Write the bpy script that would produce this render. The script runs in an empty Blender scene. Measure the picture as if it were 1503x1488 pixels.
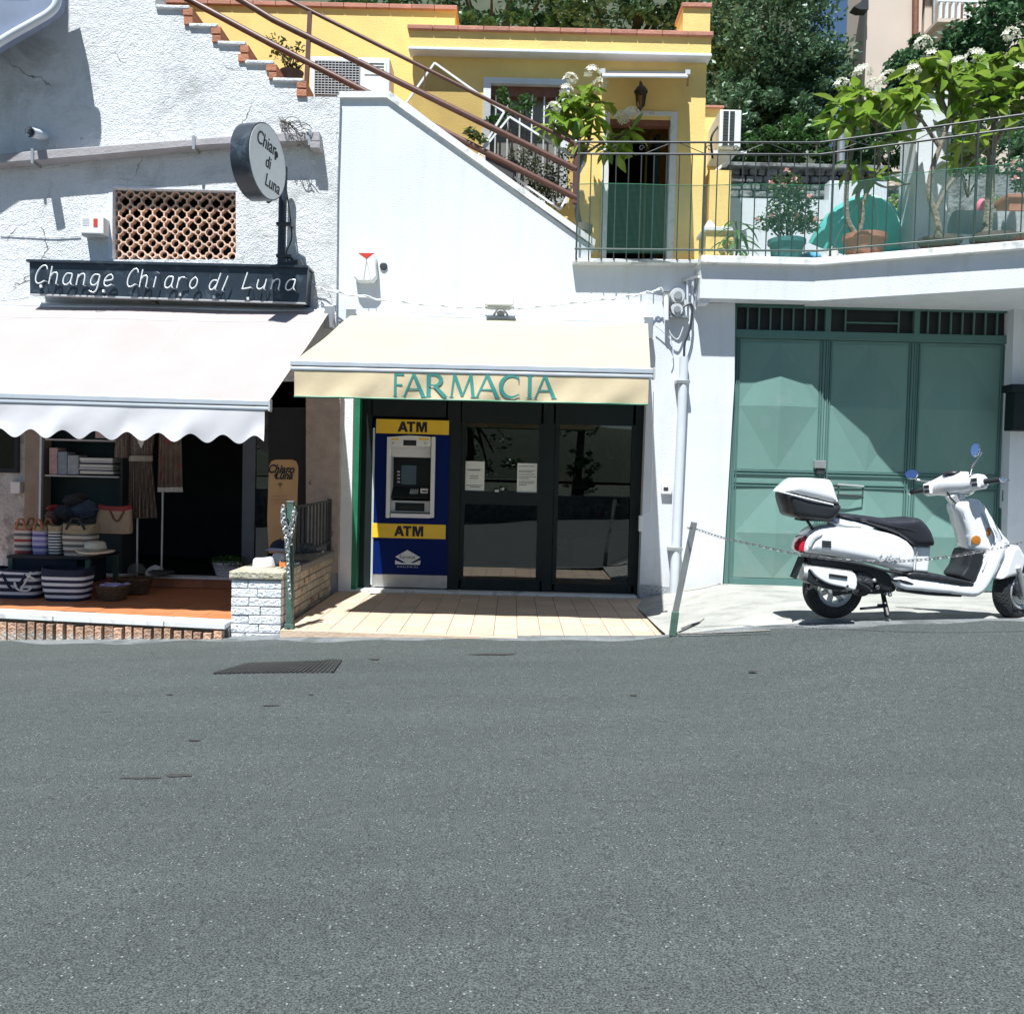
import bpy, math, random
import numpy as np
from mathutils import Vector, Matrix, Euler
import mathutils.geometry as mgeo
random.seed(7); RNG = np.random.default_rng(7)
S = bpy.context.scene
COL = S.collection
# ---------------------------------------------------------------- camera
F = 1300.0; CXP, CYP = 751.5, 744.0; EYE = Vector((0, 0, 1.4))
PITCH = math.atan(52 / F); ROLL = 0.024
CR = Matrix.Rotation(math.pi / 2 - PITCH, 3, 'X') @ Matrix.Rotation(ROLL, 3, 'Z')
cd = bpy.data.cameras.new('camera'); cam = bpy.data.objects.new('camera', cd); COL.objects.link(cam)
cd.sensor_fit = 'HORIZONTAL'; cd.sensor_width = 36.0; cd.lens = F / 1503 * 36
cd.clip_start = 0.05; cd.clip_end = 800
cam.matrix_world = Matrix.Translation(EYE) @ CR.to_4x4()
S.camera = cam
# ---------------------------------------------------------------- light
W = bpy.data.worlds.new('World'); S.world = W; W.use_nodes = True
wn = W.node_tree.nodes; wl = W.node_tree.links
bg = wn['Background']; sky = wn.new('ShaderNodeTexSky'); sky.sky_type = 'NISHITA'
SUN = Vector((-0.36, -1.0, 2.35)).normalized()
sky.sun_disc = False; sky.sun_elevation = math.asin(SUN.z); sky.sun_rotation = math.atan2(SUN.x, SUN.y)
sky.air_density = 1.0; sky.dust_density = 0.15; sky.ozone_density = 3.5
wl.new(sky.outputs[0], bg.inputs[0]); bg.inputs[1].default_value = 0.050
sd = bpy.data.lights.new('sun', 'SUN'); so = bpy.data.objects.new('sun', sd); COL.objects.link(so)
sd.energy = 5.0; sd.angle = math.radians(0.5); sd.color = (1.0, 0.975, 0.94)
so.rotation_euler = SUN.to_track_quat('Z', 'Y').to_euler()
S.view_settings.view_transform = 'Standard'; S.view_settings.look = 'None'
S.view_settings.exposure = 0.86; S.view_settings.gamma = 1.0; S.view_settings.use_curve_mapping = False
S.view_settings.use_white_balance = True; S.view_settings.white_balance_temperature = 6200; S.view_settings.white_balance_tint = 6

# ---------------------------------------------------------------- projection helpers (photo measurements -> metres)
def ray(px, py):
    return CR @ Vector(((px - CXP) / F, -(py - CYP) / F, -1))
def U(px, py, Y):
    d = ray(px, py); return EYE + d * (Y / d.y)
def GZ(px, py, z):
    d = ray(px, py); return EYE + d * ((z - EYE.z) / d.z)
def UX(px, py, Y): return U(px, py, Y).x
def UZ(px, py, Y): return U(px, py, Y).z
def rect(px0, py0, px1, py1, Y):
    mx, my = (px0 + px1) / 2, (py0 + py1) / 2
    return UX(px0, my, Y), UX(px1, my, Y), UZ(mx, py1, Y), UZ(mx, py0, Y)   # x0 x1 z0 z1
def ip(t, xs, ys): return float(np.interp(t, xs, ys))

# ---------------------------------------------------------------- mesh builder
class MB:
    def __init__(s): s.v = []; s.f = []
    def add(s, vs, fs):
        n = len(s.v); s.v += [tuple(v) for v in vs]; s.f += [tuple(i + n for i in f) for f in fs]; return s
    def box(s, x0, x1, y0, y1, z0, z1, m=None):
        vs = [Vector((x, y, z)) for z in (z0, z1) for y in (y0, y1) for x in (x0, x1)]
        if m: vs = [m @ v for v in vs]
        return s.add(vs, [(0, 2, 3, 1), (4, 5, 7, 6), (0, 1, 5, 4), (2, 6, 7, 3), (0, 4, 6, 2), (1, 3, 7, 5)])
    def rbox(s, px0, py0, px1, py1, Y, d):
        x0, x1, z0, z1 = rect(px0, py0, px1, py1, Y); return s.box(x0, x1, Y, Y + d, z0, z1)
    def prism(s, pts, y0, y1):            # pts: (x,z) outline
        n = len(pts)
        a = sum(pts[i][0] * pts[(i + 1) % n][1] - pts[(i + 1) % n][0] * pts[i][1] for i in range(n))
        if a < 0: pts = pts[::-1]
        vs = [(p[0], y0, p[1]) for p in pts] + [(p[0], y1, p[1]) for p in pts]
        fs = [tuple(range(n)), tuple(range(2 * n - 1, n - 1, -1))] + [(i, i + n, (i + 1) % n + n, (i + 1) % n) for i in range(n)]
        return s.add(vs, fs)
    def pprism(s, pp, Y, d):              # photo outline on plane Y
        return s.prism([(UX(a, b, Y), UZ(a, b, Y)) for a, b in pp], Y, Y + d)
    def bar(s, a, b, w, h=None, up=Vector((0, 0, 1))):
        a, b = Vector(a), Vector(b); h = h or w; d = (b - a).normalized()
        if abs(d.dot(up)) > .98: up = Vector((0, 1, 0))
        x = d.cross(up).normalized() * w / 2; y = x.cross(d).normalized() * h / 2
        vs = [p + i * x + j * y for p in (a, b) for i, j in ((-1, -1), (1, -1), (1, 1), (-1, 1))]
        return s.add(vs, [(3, 2, 1, 0), (4, 5, 6, 7), (0, 1, 5, 4), (1, 2, 6, 5), (2, 3, 7, 6), (3, 0, 4, 7)])
    def tube(s, pts, r, n=8, closed=False, cap=True):
        pts = [Vector(p) for p in pts]; m = len(pts)
        rs = r if isinstance(r, (list, tuple)) else [r] * m
        base = len(s.v); prev = None
        for i, p in enumerate(pts):
            if closed: d = pts[(i + 1) % m] - pts[i - 1]
            else: d = pts[min(i + 1, m - 1)] - pts[max(i - 1, 0)]
            d = d.normalized() if d.length > 1e-9 else Vector((0, 0, 1))
            if prev is None:
                x = d.cross(Vector((0, 0, 1)))
                if x.length < .05: x = d.cross(Vector((0, 1, 0)))
            else: x = prev - d * prev.dot(d)
            x.normalize(); prev = x; y = d.cross(x)
            for k in range(n):
                t = 2 * math.pi * k / n; q = p + (x * math.cos(t) + y * math.sin(t)) * rs[i]; s.v.append(tuple(q))
        L = m if closed else m - 1
        for i in range(L):
            j = (i + 1) % m
            for k in range(n):
                l = (k + 1) % n
                s.f.append((base + i * n + k, base + i * n + l, base + j * n + l, base + j * n + k))
        if cap and not closed:
            s.f.append(tuple(base + k for k in range(n - 1, -1, -1))); s.f.append(tuple(base + (m - 1) * n + k for k in range(n)))
        return s
    def lathe(s, prof, c=(0, 0, 0), n=20, m=None, cap=True):   # prof (r,z) around z through c
        base = len(s.v); c = Vector(c)
        for r, z in prof:
            for k in range(n):
                t = 2 * math.pi * k / n; q = Vector((r * math.cos(t), r * math.sin(t), z))
                if m: q = m @ q
                s.v.append(tuple(q + c))
        for i in range(len(prof) - 1):
            for k in range(n):
                l = (k + 1) % n
                s.f.append((base + i * n + k, base + i * n + l, base + (i + 1) * n + l, base + (i + 1) * n + k))
        if cap:
            if prof[0][0] > 1e-4: s.f.append(tuple(base + k for k in range(n - 1, -1, -1)))
            if prof[-1][0] > 1e-4: s.f.append(tuple(base + (len(prof) - 1) * n + k for k in range(n)))
        return s
    def pillow(s, pts, y0, y1, bev=.02, n=3, b2=None):   # rounded slab with (x,z) outline: thickness follows the distance to the outline
        P = np.array([(p[0], p[1]) for p in pts], float); m = len(P); Q = np.roll(P, -1, 0)
        if ((P[:, 0] * Q[:, 1] - Q[:, 0] * P[:, 1]).sum()) < 0: P = P[::-1].copy(); Q = np.roll(P, -1, 0)
        b2 = bev if b2 is None else b2; hw = abs(y1 - y0) / 2; b2 = min(b2, hw * .98); yc = (y0 + y1) / 2
        def dist(G):
            D = Q - P; L2 = (D ** 2).sum(1) + 1e-12; R = G[:, None, :] - P[None]; t = np.clip((R * D).sum(2) / L2, 0, 1)
            return np.sqrt(((R - t[..., None] * D) ** 2).sum(2)).min(1)
        lo, hi = P.min(0), P.max(0); g = max(min(bev / 2.5, .016), (hi - lo).max() / 60, .004)
        xs, zs = np.arange(lo[0] + g / 2, hi[0], g), np.arange(lo[1] + g / 2, hi[1], g)
        G = np.array([(x + (g / 2 if j % 2 else 0), z) for j, z in enumerate(zs) for x in xs]); d = dist(G) if len(G) else np.zeros(0)
        # inside test
        ins = np.zeros(len(G), bool)
        for i in range(m):
            a, b = P[i], Q[i]; c = (a[1] > G[:, 1]) != (b[1] > G[:, 1])
            with np.errstate(all='ignore'): xx = (b[0] - a[0]) * (G[:, 1] - a[1]) / (b[1] - a[1]) + a[0]
            ins ^= c & (G[:, 0] < xx)
        G = G[ins & (d > g * .45)]
        vin = [Vector(p) for p in P] + [Vector(p) for p in G]
        V, _, T, *_r = mgeo.delaunay_2d_cdt(vin, [], [list(range(m))], 1, 1e-6)
        V2 = np.array([(v.x, v.y) for v in V]); dd = dist(V2); k = np.clip(dd / max(bev, 1e-6), 0, 1)
        h = hw - b2 * (1 - np.sqrt(np.maximum(0, 1 - (1 - k) ** 2)))
        nV = len(V2); base = len(s.v)
        for sg in (-1, 1): s.v += [(V2[i, 0], yc + sg * h[i], V2[i, 1]) for i in range(nV)]
        E = {}
        for t in T:
            a_ = sum(V2[t[i], 0] * V2[t[(i + 1) % 3], 1] - V2[t[(i + 1) % 3], 0] * V2[t[i], 1] for i in range(3))
            t = list(t) if a_ > 0 else list(t)[::-1]
            s.f.append(tuple(base + i for i in t)); s.f.append(tuple(base + nV + i for i in t[::-1]))
            for i in range(3): E[(t[i], t[(i + 1) % 3])] = 1
        for (a, b) in E:
            if (b, a) not in E: s.f.append((base + a, base + nV + a, base + nV + b, base + b))
        return s
    def ellipsoid(s, c, rx, ry, rz, nu=16, nv=10, m=None, v0=0., v1=1.):
        base = len(s.v); c = Vector(c)
        for i in range(nv + 1):
            ph = math.pi * (v0 + (v1 - v0) * i / nv)
            for k in range(nu):
                t = 2 * math.pi * k / nu
                q = Vector((rx * math.sin(ph) * math.cos(t), ry * math.sin(ph) * math.sin(t), rz * math.cos(ph)))
                if m: q = m @ q
                s.v.append(tuple(q + c))
        for i in range(nv):
            for k in range(nu):
                l = (k + 1) % nu
                s.f.append((base + i * nu + k, base + (i + 1) * nu + k, base + (i + 1) * nu + l, base + i * nu + l))
        return s
    def grid(s, fn, nu, nv):              # fn(u,v)->point
        base = len(s.v)
        for i in range(nu + 1):
            for j in range(nv + 1): s.v.append(tuple(fn(i / nu, j / nv)))
        for i in range(nu):
            for j in range(nv):
                a = base + i * (nv + 1) + j; s.f.append((a, a + nv + 1, a + nv + 2, a + 1))
        return s
    def xf(s, m, start=0):
        s.v = s.v[:start] + [tuple(m @ Vector(v)) for v in s.v[start:]]; return s
    def mesh(s, name, off=Vector((0, 0, 0)), smooth=False):
        me = bpy.data.meshes.new(name)
        me.from_pydata([(v[0] - off.x, v[1] - off.y, v[2] - off.z) for v in s.v], [], s.f)
        if smooth is not False and smooth is not None:
            me.polygons.foreach_set('use_smooth', [True] * len(me.polygons))
            me.set_sharp_from_angle(angle=math.radians(smooth if smooth is not True else 40))
        me.update(); return me
    def center(s):
        a = np.array(s.v); c = (a.min(0) + a.max(0)) / 2; return Vector((c[0], c[1], a[:, 2].min()))

WL = {}                                  # world location of every object we make
def thing(name, label, cat, loc, group=None):
    o = bpy.data.objects.new(name, None); o.empty_display_size = .1; COL.objects.link(o)
    o.location = Vector(loc); WL[o] = Vector(loc); o['label'] = label; o['category'] = cat
    if group: o['group'] = group
    return o
def part(name, mb, m, parent, smooth=None, bevel=0, label=None, kind=None):
    off = WL[parent]
    me = mb.mesh(name, off, smooth) if isinstance(mb, MB) else mb
    if m: me.materials.append(m)
    o = bpy.data.objects.new(name, me); COL.objects.link(o); o.parent = parent; WL[o] = off.copy()
    if label: o['label'] = label
    if kind: o['kind'] = kind
    if bevel:
        b = o.modifiers.new('bevel', 'BEVEL'); b.width = bevel; b.segments = 2; b.limit_method = 'ANGLE'; b.harden_normals = False
    return o
def solo(name, mb, m, label, cat, group=None, smooth=None, bevel=0):
    c = mb.center(); me = mb.mesh(name, c, smooth)
    if m: me.materials.append(m)
    o = bpy.data.objects.new(name, me); COL.objects.link(o); o.location = c; WL[o] = c
    o['label'] = label; o['category'] = cat
    if group: o['group'] = group
    if bevel:
        b = o.modifiers.new('bevel', 'BEVEL'); b.width = bevel; b.segments = 2; b.limit_method = 'ANGLE'
    return o
def struct(name, mb, m, smooth=None, kind='structure', label=None):
    me = mb.mesh(name, Vector((0, 0, 0)), smooth); me.materials.append(m)
    o = bpy.data.objects.new(name, me); COL.objects.link(o); WL[o] = Vector((0, 0, 0)); o['kind'] = kind
    if label: o['label'] = label
    return o
def inst(name, me, parent, mw):          # a piece sharing mesh data, placed by a world matrix
    o = bpy.data.objects.new(name, me); COL.objects.link(o); o.parent = parent
    m = Matrix.Translation(-WL[parent]) @ mw; o.matrix_local = m; WL[o] = mw.to_translation(); return o

# ---------------------------------------------------------------- materials
def newmat(name):
    m = bpy.data.materials.new(name); m.use_nodes = True; nt = m.node_tree; return m, nt.nodes, nt.links, nt.nodes['Principled BSDF']
def pm(name, c, rough=.6, var=.12, scale=6., bump=0., bscale=40., metal=0., spec=.5, c2=None, c2t=(.45, .62), rnd=0., coat=0., trans=0., c3=None, c3s=2., c3t=(.55, .65), sub=0.):
    m, n, l, b = newmat(name)
    tc = n.new('ShaderNodeTexCoord'); no = n.new('ShaderNodeTexNoise'); no.inputs['Scale'].default_value = scale; no.inputs['Detail'].default_value = 6
    l.new(tc.outputs['Object'], no.inputs['Vector'])
    rp = n.new('ShaderNodeValToRGB'); rp.color_ramp.elements[0].position = c2t[0] if c2 else .3; rp.color_ramp.elements[1].position = c2t[1] if c2 else .7
    a = tuple(x * (1 - var) for x in c); d = c2 if c2 else tuple(min(x * (1 + var), 1) for x in c)
    rp.color_ramp.elements[0].color = (*a, 1); rp.color_ramp.elements[1].color = (*d, 1)
    l.new(no.outputs['Fac'], rp.inputs[0]); out = rp.outputs[0]
    if c3:
        n3 = n.new('ShaderNodeTexNoise'); n3.inputs['Scale'].default_value = c3s; n3.inputs['Detail'].default_value = 8; n3.inputs['Roughness'].default_value = .65
        l.new(tc.outputs['Object'], n3.inputs['Vector'])
        r3 = n.new('ShaderNodeMapRange'); r3.inputs[1].default_value = c3t[0]; r3.inputs[2].default_value = c3t[1]; l.new(n3.outputs['Fac'], r3.inputs[0])
        mx = n.new('ShaderNodeMix'); mx.data_type = 'RGBA'; l.new(r3.outputs[0], mx.inputs[0]); l.new(out, mx.inputs[6]); mx.inputs[7].default_value = (*c3, 1); out = mx.outputs[2]
    if rnd:
        oi = n.new('ShaderNodeObjectInfo'); mr = n.new('ShaderNodeMapRange'); mr.inputs[3].default_value = 1 - rnd; mr.inputs[4].default_value = 1 + rnd
        l.new(oi.outputs['Random'], mr.inputs[0]); hs = n.new('ShaderNodeHueSaturation'); l.new(mr.outputs[0], hs.inputs['Value']); l.new(out, hs.inputs['Color']); out = hs.outputs[0]
    l.new(out, b.inputs['Base Color']); b.inputs['Roughness'].default_value = rough; b.inputs['Metallic'].default_value = metal
    b.inputs['Specular IOR Level'].default_value = spec
    if coat: b.inputs['Coat Weight'].default_value = coat; b.inputs['Coat Roughness'].default_value = .08
    if trans:
        tr = n.new('ShaderNodeBsdfTranslucent'); l.new(out, tr.inputs[0]); ms = n.new('ShaderNodeMixShader'); ms.inputs[0].default_value = trans
        l.new(b.outputs[0], ms.inputs[1]); l.new(tr.outputs[0], ms.inputs[2]); l.new(ms.outputs[0], n['Material Output'].inputs[0])
    if bump:
        nb = n.new('ShaderNodeTexNoise'); nb.inputs['Scale'].default_value = bscale; nb.inputs['Detail'].default_value = 5; l.new(tc.outputs['Object'], nb.inputs['Vector'])
        bp = n.new('ShaderNodeBump'); bp.inputs['Strength'].default_value = min(bump * 10, 1); bp.inputs['Distance'].default_value = .02 * max(bump * 10, 1) if bump > .1 else .02
        l.new(nb.outputs['Fac'], bp.inputs['Height']); l.new(bp.outputs[0], b.inputs['Normal'])
    return m
def leafmat(name, cols, trans=.35, rough=.45):
    m, n, l, b = newmat(name)
    g = n.new('ShaderNodeNewGeometry'); rp = n.new('ShaderNodeValToRGB'); e = rp.color_ramp.elements
    while len(e) < len(cols): e.new(.5)
    for i, c in enumerate(cols): e[i].position = i / (len(cols) - 1); e[i].color = (*c, 1)
    oi = n.new('ShaderNodeObjectInfo'); ad = n.new('ShaderNodeMath'); ad.operation = 'ADD'; fr = n.new('ShaderNodeMath'); fr.operation = 'FRACT'
    l.new(g.outputs['Random Per Island'], ad.inputs[0]); l.new(oi.outputs['Random'], ad.inputs[1]); l.new(ad.outputs[0], fr.inputs[0]); l.new(fr.outputs[0], rp.inputs[0])
    l.new(rp.outputs[0], b.inputs['Base Color']); b.inputs['Roughness'].default_value = rough
    tr = n.new('ShaderNodeBsdfTranslucent'); l.new(rp.outputs[0], tr.inputs[0]); ms = n.new('ShaderNodeMixShader'); ms.inputs[0].default_value = trans
    l.new(b.outputs[0], ms.inputs[1]); l.new(tr.outputs[0], ms.inputs[2]); l.new(ms.outputs[0], n['Material Output'].inputs[0])
    return m
def glassmat(name, tint=(.5, .56, .55), rough=.0, refl=1.6):
    m, n, l, b = newmat(name); n.remove(b)
    t = n.new('ShaderNodeBsdfTransparent'); t.inputs[0].default_value = (*tint, 1)
    g = n.new('ShaderNodeBsdfGlossy'); g.inputs['Roughness'].default_value = rough
    fr = n.new('ShaderNodeFresnel'); fr.inputs[0].default_value = refl
    ms = n.new('ShaderNodeMixShader'); l.new(fr.outputs[0], ms.inputs[0]); l.new(t.outputs[0], ms.inputs[1]); l.new(g.outputs[0], ms.inputs[2])
    l.new(ms.outputs[0], n['Material Output'].inputs[0]); return m
def netmat(name, c, fill, scale):
    m, n, l, b = newmat(name); b.inputs['Base Color'].default_value = (*c, 1); b.inputs['Roughness'].default_value = .6
    tc = n.new('ShaderNodeTexCoord'); sp = n.new('ShaderNodeSeparateXYZ'); l.new(tc.outputs['Object'], sp.inputs[0])
    outs = []
    for ax in ('X', 'Z'):
        mu = n.new('ShaderNodeMath'); mu.operation = 'MULTIPLY'; mu.inputs[1].default_value = scale; l.new(sp.outputs[ax], mu.inputs[0])
        fr = n.new('ShaderNodeMath'); fr.operation = 'FRACT'; l.new(mu.outputs[0], fr.inputs[0])
        lt = n.new('ShaderNodeMath'); lt.operation = 'LESS_THAN'; lt.inputs[1].default_value = fill; l.new(fr.outputs[0], lt.inputs[0]); outs.append(lt)
    mx = n.new('ShaderNodeMath'); mx.operation = 'MAXIMUM'; l.new(outs[0].outputs[0], mx.inputs[0]); l.new(outs[1].outputs[0], mx.inputs[1])
    t = n.new('ShaderNodeBsdfTransparent'); ms = n.new('ShaderNodeMixShader'); l.new(mx.outputs[0], ms.inputs[0]); l.new(t.outputs[0], ms.inputs[1]); l.new(b.outputs[0], ms.inputs[2])
    l.new(ms.outputs[0], n['Material Output'].inputs[0]); return m
def stripemat(name, cols, freq, axis='Z', rough=.8, duty=.5, wob=.0):
    m, n, l, b = newmat(name); b.inputs['Roughness'].default_value = rough
    tc = n.new('ShaderNodeTexCoord'); sp = n.new('ShaderNodeSeparateXYZ'); l.new(tc.outputs['Object'], sp.inputs[0])
    mu = n.new('ShaderNodeMath'); mu.operation = 'MULTIPLY'; mu.inputs[1].default_value = freq; l.new(sp.outputs[axis], mu.inputs[0])
    fr = n.new('ShaderNodeMath'); fr.operation = 'FRACT'; l.new(mu.outputs[0], fr.inputs[0])
    rp = n.new('ShaderNodeValToRGB'); rp.color_ramp.interpolation = 'CONSTANT'; e = rp.color_ramp.elements
    while len(e) < len(cols): e.new(.5)
    for i, c in enumerate(cols): e[i].position = i / len(cols) if len(cols) > 2 else (0 if i == 0 else duty); e[i].color = (*c, 1)
    l.new(fr.outputs[0], rp.inputs[0])
    no = n.new('ShaderNodeTexNoise'); no.inputs['Scale'].default_value = 60; l.new(tc.outputs['Object'], no.inputs['Vector'])
    bp = n.new('ShaderNodeBump'); bp.inputs['Strength'].default_value = .6; bp.inputs['Distance'].default_value = .01; l.new(no.outputs['Fac'], bp.inputs['Height']); l.new(bp.outputs[0], b.inputs['Normal'])
    l.new(rp.outputs[0], b.inputs['Base Color']); return m

# plaster of the old building: white roughcast, grey weathering near the stair, rusty patches
def roughcast():
    m, n, l, b = newmat('roughcast_plaster'); b.inputs['Roughness'].default_value = .9
    tc = n.new('ShaderNodeTexCoord'); P = tc.outputs['Object']
    def noise(sc, det=6, ro=.6, dist=0):
        q = n.new('ShaderNodeTexNoise'); q.inputs['Scale'].default_value = sc; q.inputs['Detail'].default_value = det; q.inputs['Roughness'].default_value = ro; q.inputs['Distortion'].default_value = dist
        l.new(P, q.inputs['Vector']); return q.outputs['Fac']
    def rng(o, a, c, lo=0, hi=1):
        r = n.new('ShaderNodeMapRange'); l.new(o, r.inputs[0]); r.inputs[1].default_value = a; r.inputs[2].default_value = c; r.inputs[3].default_value = lo; r.inputs[4].default_value = hi; return r.outputs[0]
    def math_(op, a, c):
        q = n.new('ShaderNodeMath'); q.operation = op
        for i, v in enumerate((a, c)):
            if isinstance(v, (int, float)): q.inputs[i].default_value = v
            else: l.new(v, q.inputs[i])
        return q.outputs[0]
    def mix(f, a, c):
        q = n.new('ShaderNodeMix'); q.data_type = 'RGBA'; l.new(f, q.inputs[0])
        if isinstance(a, tuple): q.inputs[6].default_value = (*a, 1)
        else: l.new(a, q.inputs[6])
        q.inputs[7].default_value = (*c, 1); return q.outputs[2]
    sp = n.new('ShaderNodeSeparateXYZ'); l.new(P, sp.inputs[0])
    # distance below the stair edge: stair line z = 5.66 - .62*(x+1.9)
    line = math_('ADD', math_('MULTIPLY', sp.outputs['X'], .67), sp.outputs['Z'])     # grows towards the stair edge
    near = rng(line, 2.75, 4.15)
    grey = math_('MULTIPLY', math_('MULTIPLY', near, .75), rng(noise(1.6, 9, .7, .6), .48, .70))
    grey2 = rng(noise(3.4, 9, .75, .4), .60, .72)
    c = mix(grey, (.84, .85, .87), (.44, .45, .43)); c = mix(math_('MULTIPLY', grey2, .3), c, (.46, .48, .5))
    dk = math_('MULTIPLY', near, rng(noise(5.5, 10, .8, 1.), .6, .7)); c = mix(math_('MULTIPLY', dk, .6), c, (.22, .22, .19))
    # ochre patches (damp stains)
    for (X, Z, r) in ((-2.42, 3.75, .45), (-3.6, 4.62, .5), (-2.75, 4.55, .5), (-4.9, 5.2, .3)):
        d = n.new('ShaderNodeVectorMath'); d.operation = 'DISTANCE'; l.new(P, d.inputs[0]); d.inputs[1].default_value = (X, 9.8, Z)
        f = math_('MULTIPLY', rng(d.outputs['Value'], r, r * .2), rng(noise(7, 8, .7), .42, .62)); c = mix(math_('MULTIPLY', f, .55), c, (.60, .50, .34))
    # cracks
    vo = n.new('ShaderNodeTexVoronoi'); vo.feature = 'DISTANCE_TO_EDGE'; vo.inputs['Scale'].default_value = .75
    wv = n.new('ShaderNodeVectorMath'); wv.operation = 'MULTIPLY_ADD'
    nn = n.new('ShaderNodeTexNoise'); nn.inputs['Scale'].default_value = 3.; nn.inputs['Detail'].default_value = 8; l.new(P, nn.inputs['Vector'])
    l.new(nn.outputs['Color'], wv.inputs[0]); wv.inputs[1].default_value = (.5, .5, .5); l.new(P, wv.inputs[2]); l.new(wv.outputs[0], vo.inputs['Vector'])
    cr = rng(vo.outputs['Distance'], .006, .0015); cr = math_('MULTIPLY', cr, rng(noise(1.1, 3), .52, .62)); c = mix(cr, c, (.16, .16, .15))
    l.new(c, b.inputs['Base Color'])
    h = math_('ADD', math_('MULTIPLY', noise(58, 4, .65), 1.1), math_('MULTIPLY', noise(13, 5, .65), 1.3))
    h = math_('SUBTRACT', h, math_('MULTIPLY', cr, .8))
    bp = n.new('ShaderNodeBump'); bp.inputs['Strength'].default_value = 1.; bp.inputs['Distance'].default_value = .026; l.new(h, bp.inputs['Height']); l.new(bp.outputs[0], b.inputs['Normal'])
    return m
def asphalt():
    m, n, l, b = newmat('asphalt'); b.inputs['Roughness'].default_value = .82; b.inputs['Specular IOR Level'].default_value = .35
    tc = n.new('ShaderNodeTexCoord'); P = tc.outputs['Object']
    def noise(sc, det=4, ro=.6):
        q = n.new('ShaderNodeTexNoise'); q.inputs['Scale'].default_value = sc; q.inputs['Detail'].default_value = det; q.inputs['Roughness'].default_value = ro; l.new(P, q.inputs['Vector']); return q.outputs['Fac']
    def ramp(o, st):
        r = n.new('ShaderNodeValToRGB'); e = r.color_ramp.elements
        while len(e) < len(st): e.new(.5)
        for i, (p, c) in enumerate(st): e[i].position = p; e[i].color = (*c, 1)
        l.new(o, r.inputs[0]); return r.outputs[0]
    def mul(a, c, f=1.):
        q = n.new('ShaderNodeMix'); q.data_type = 'RGBA'; q.blend_type = 'MULTIPLY'; q.inputs[0].default_value = f; l.new(a, q.inputs[6]); l.new(c, q.inputs[7]); return q.outputs[2]
    base = ramp(noise(.35, 5, .6), [(.3, (.060, .069, .066)), (.7, (.070, .078, .076))])
    mid = ramp(noise(26, 4, .7), [(.32, (.84, .84, .84)), (.68, (1.14, 1.14, 1.14))])
    sp = ramp(noise(150, 2, .7), [(.36, (.35, .35, .35)), (.64, (1.65, 1.65, 1.65))])
    c = mul(mul(base, mid), sp)
    # long streaks along the road
    mp = n.new('ShaderNodeMapping'); mp.inputs['Scale'].default_value = (.35, 2.2, 1); l.new(P, mp.inputs[0])
    sn = n.new('ShaderNodeTexNoise'); sn.inputs['Scale'].default_value = 1.4; sn.inputs['Detail'].default_value = 7; l.new(mp.outputs[0], sn.inputs['Vector'])
    c = mul(c, ramp(sn.outputs['Fac'], [(.3, (.90, .90, .90)), (.7, (1.08, 1.08, 1.08))]))
    vo = n.new('ShaderNodeTexVoronoi'); vo.inputs['Scale'].default_value = 62; l.new(P, vo.inputs['Vector'])
    sc = n.new('ShaderNodeSeparateColor'); l.new(vo.outputs['Color'], sc.inputs[0])
    g1 = n.new('ShaderNodeMath'); g1.operation = 'GREATER_THAN'; g1.inputs[1].default_value = .88; l.new(sc.outputs[0], g1.inputs[0])
    g2 = n.new('ShaderNodeMath'); g2.operation = 'LESS_THAN'; g2.inputs[1].default_value = .22; l.new(vo.outputs['Distance'], g2.inputs[0])
    g = n.new('ShaderNodeMath'); g.operation = 'MULTIPLY'; l.new(g1.outputs[0], g.inputs[0]); l.new(g2.outputs[0], g.inputs[1])
    gm = n.new('ShaderNodeMath'); gm.operation = 'MULTIPLY'; gm.inputs[1].default_value = .85; l.new(g.outputs[0], gm.inputs[0])
    mx = n.new('ShaderNodeMix'); mx.data_type = 'RGBA'; l.new(gm.outputs[0], mx.inputs[0]); l.new(c, mx.inputs[6]); mx.inputs[7].default_value = (.27, .28, .28, 1); c = mx.outputs[2]
    # dark tar drips
    st = n.new('ShaderNodeTexNoise'); st.inputs['Scale'].default_value = 2.3; st.inputs['Detail'].default_value = 3
    m2 = n.new('ShaderNodeMapping'); m2.inputs['Scale'].default_value = (.7, 2.6, 1); m2.inputs['Location'].default_value = (3.1, 1.7, 0); l.new(P, m2.inputs[0]); l.new(m2.outputs[0], st.inputs['Vector'])
    c = mul(c, ramp(st.outputs['Fac'], [(.735, (1, 1, 1)), (.76, (.5, .48, .44))]))
    l.new(c, b.inputs['Base Color'])
    bp = n.new('ShaderNodeBump'); bp.inputs['Strength'].default_value = .9; bp.inputs['Distance'].default_value = .008; l.new(noise(110, 3, .7), bp.inputs['Height']); l.new(bp.outputs[0], b.inputs['Normal'])
    return m

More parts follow.
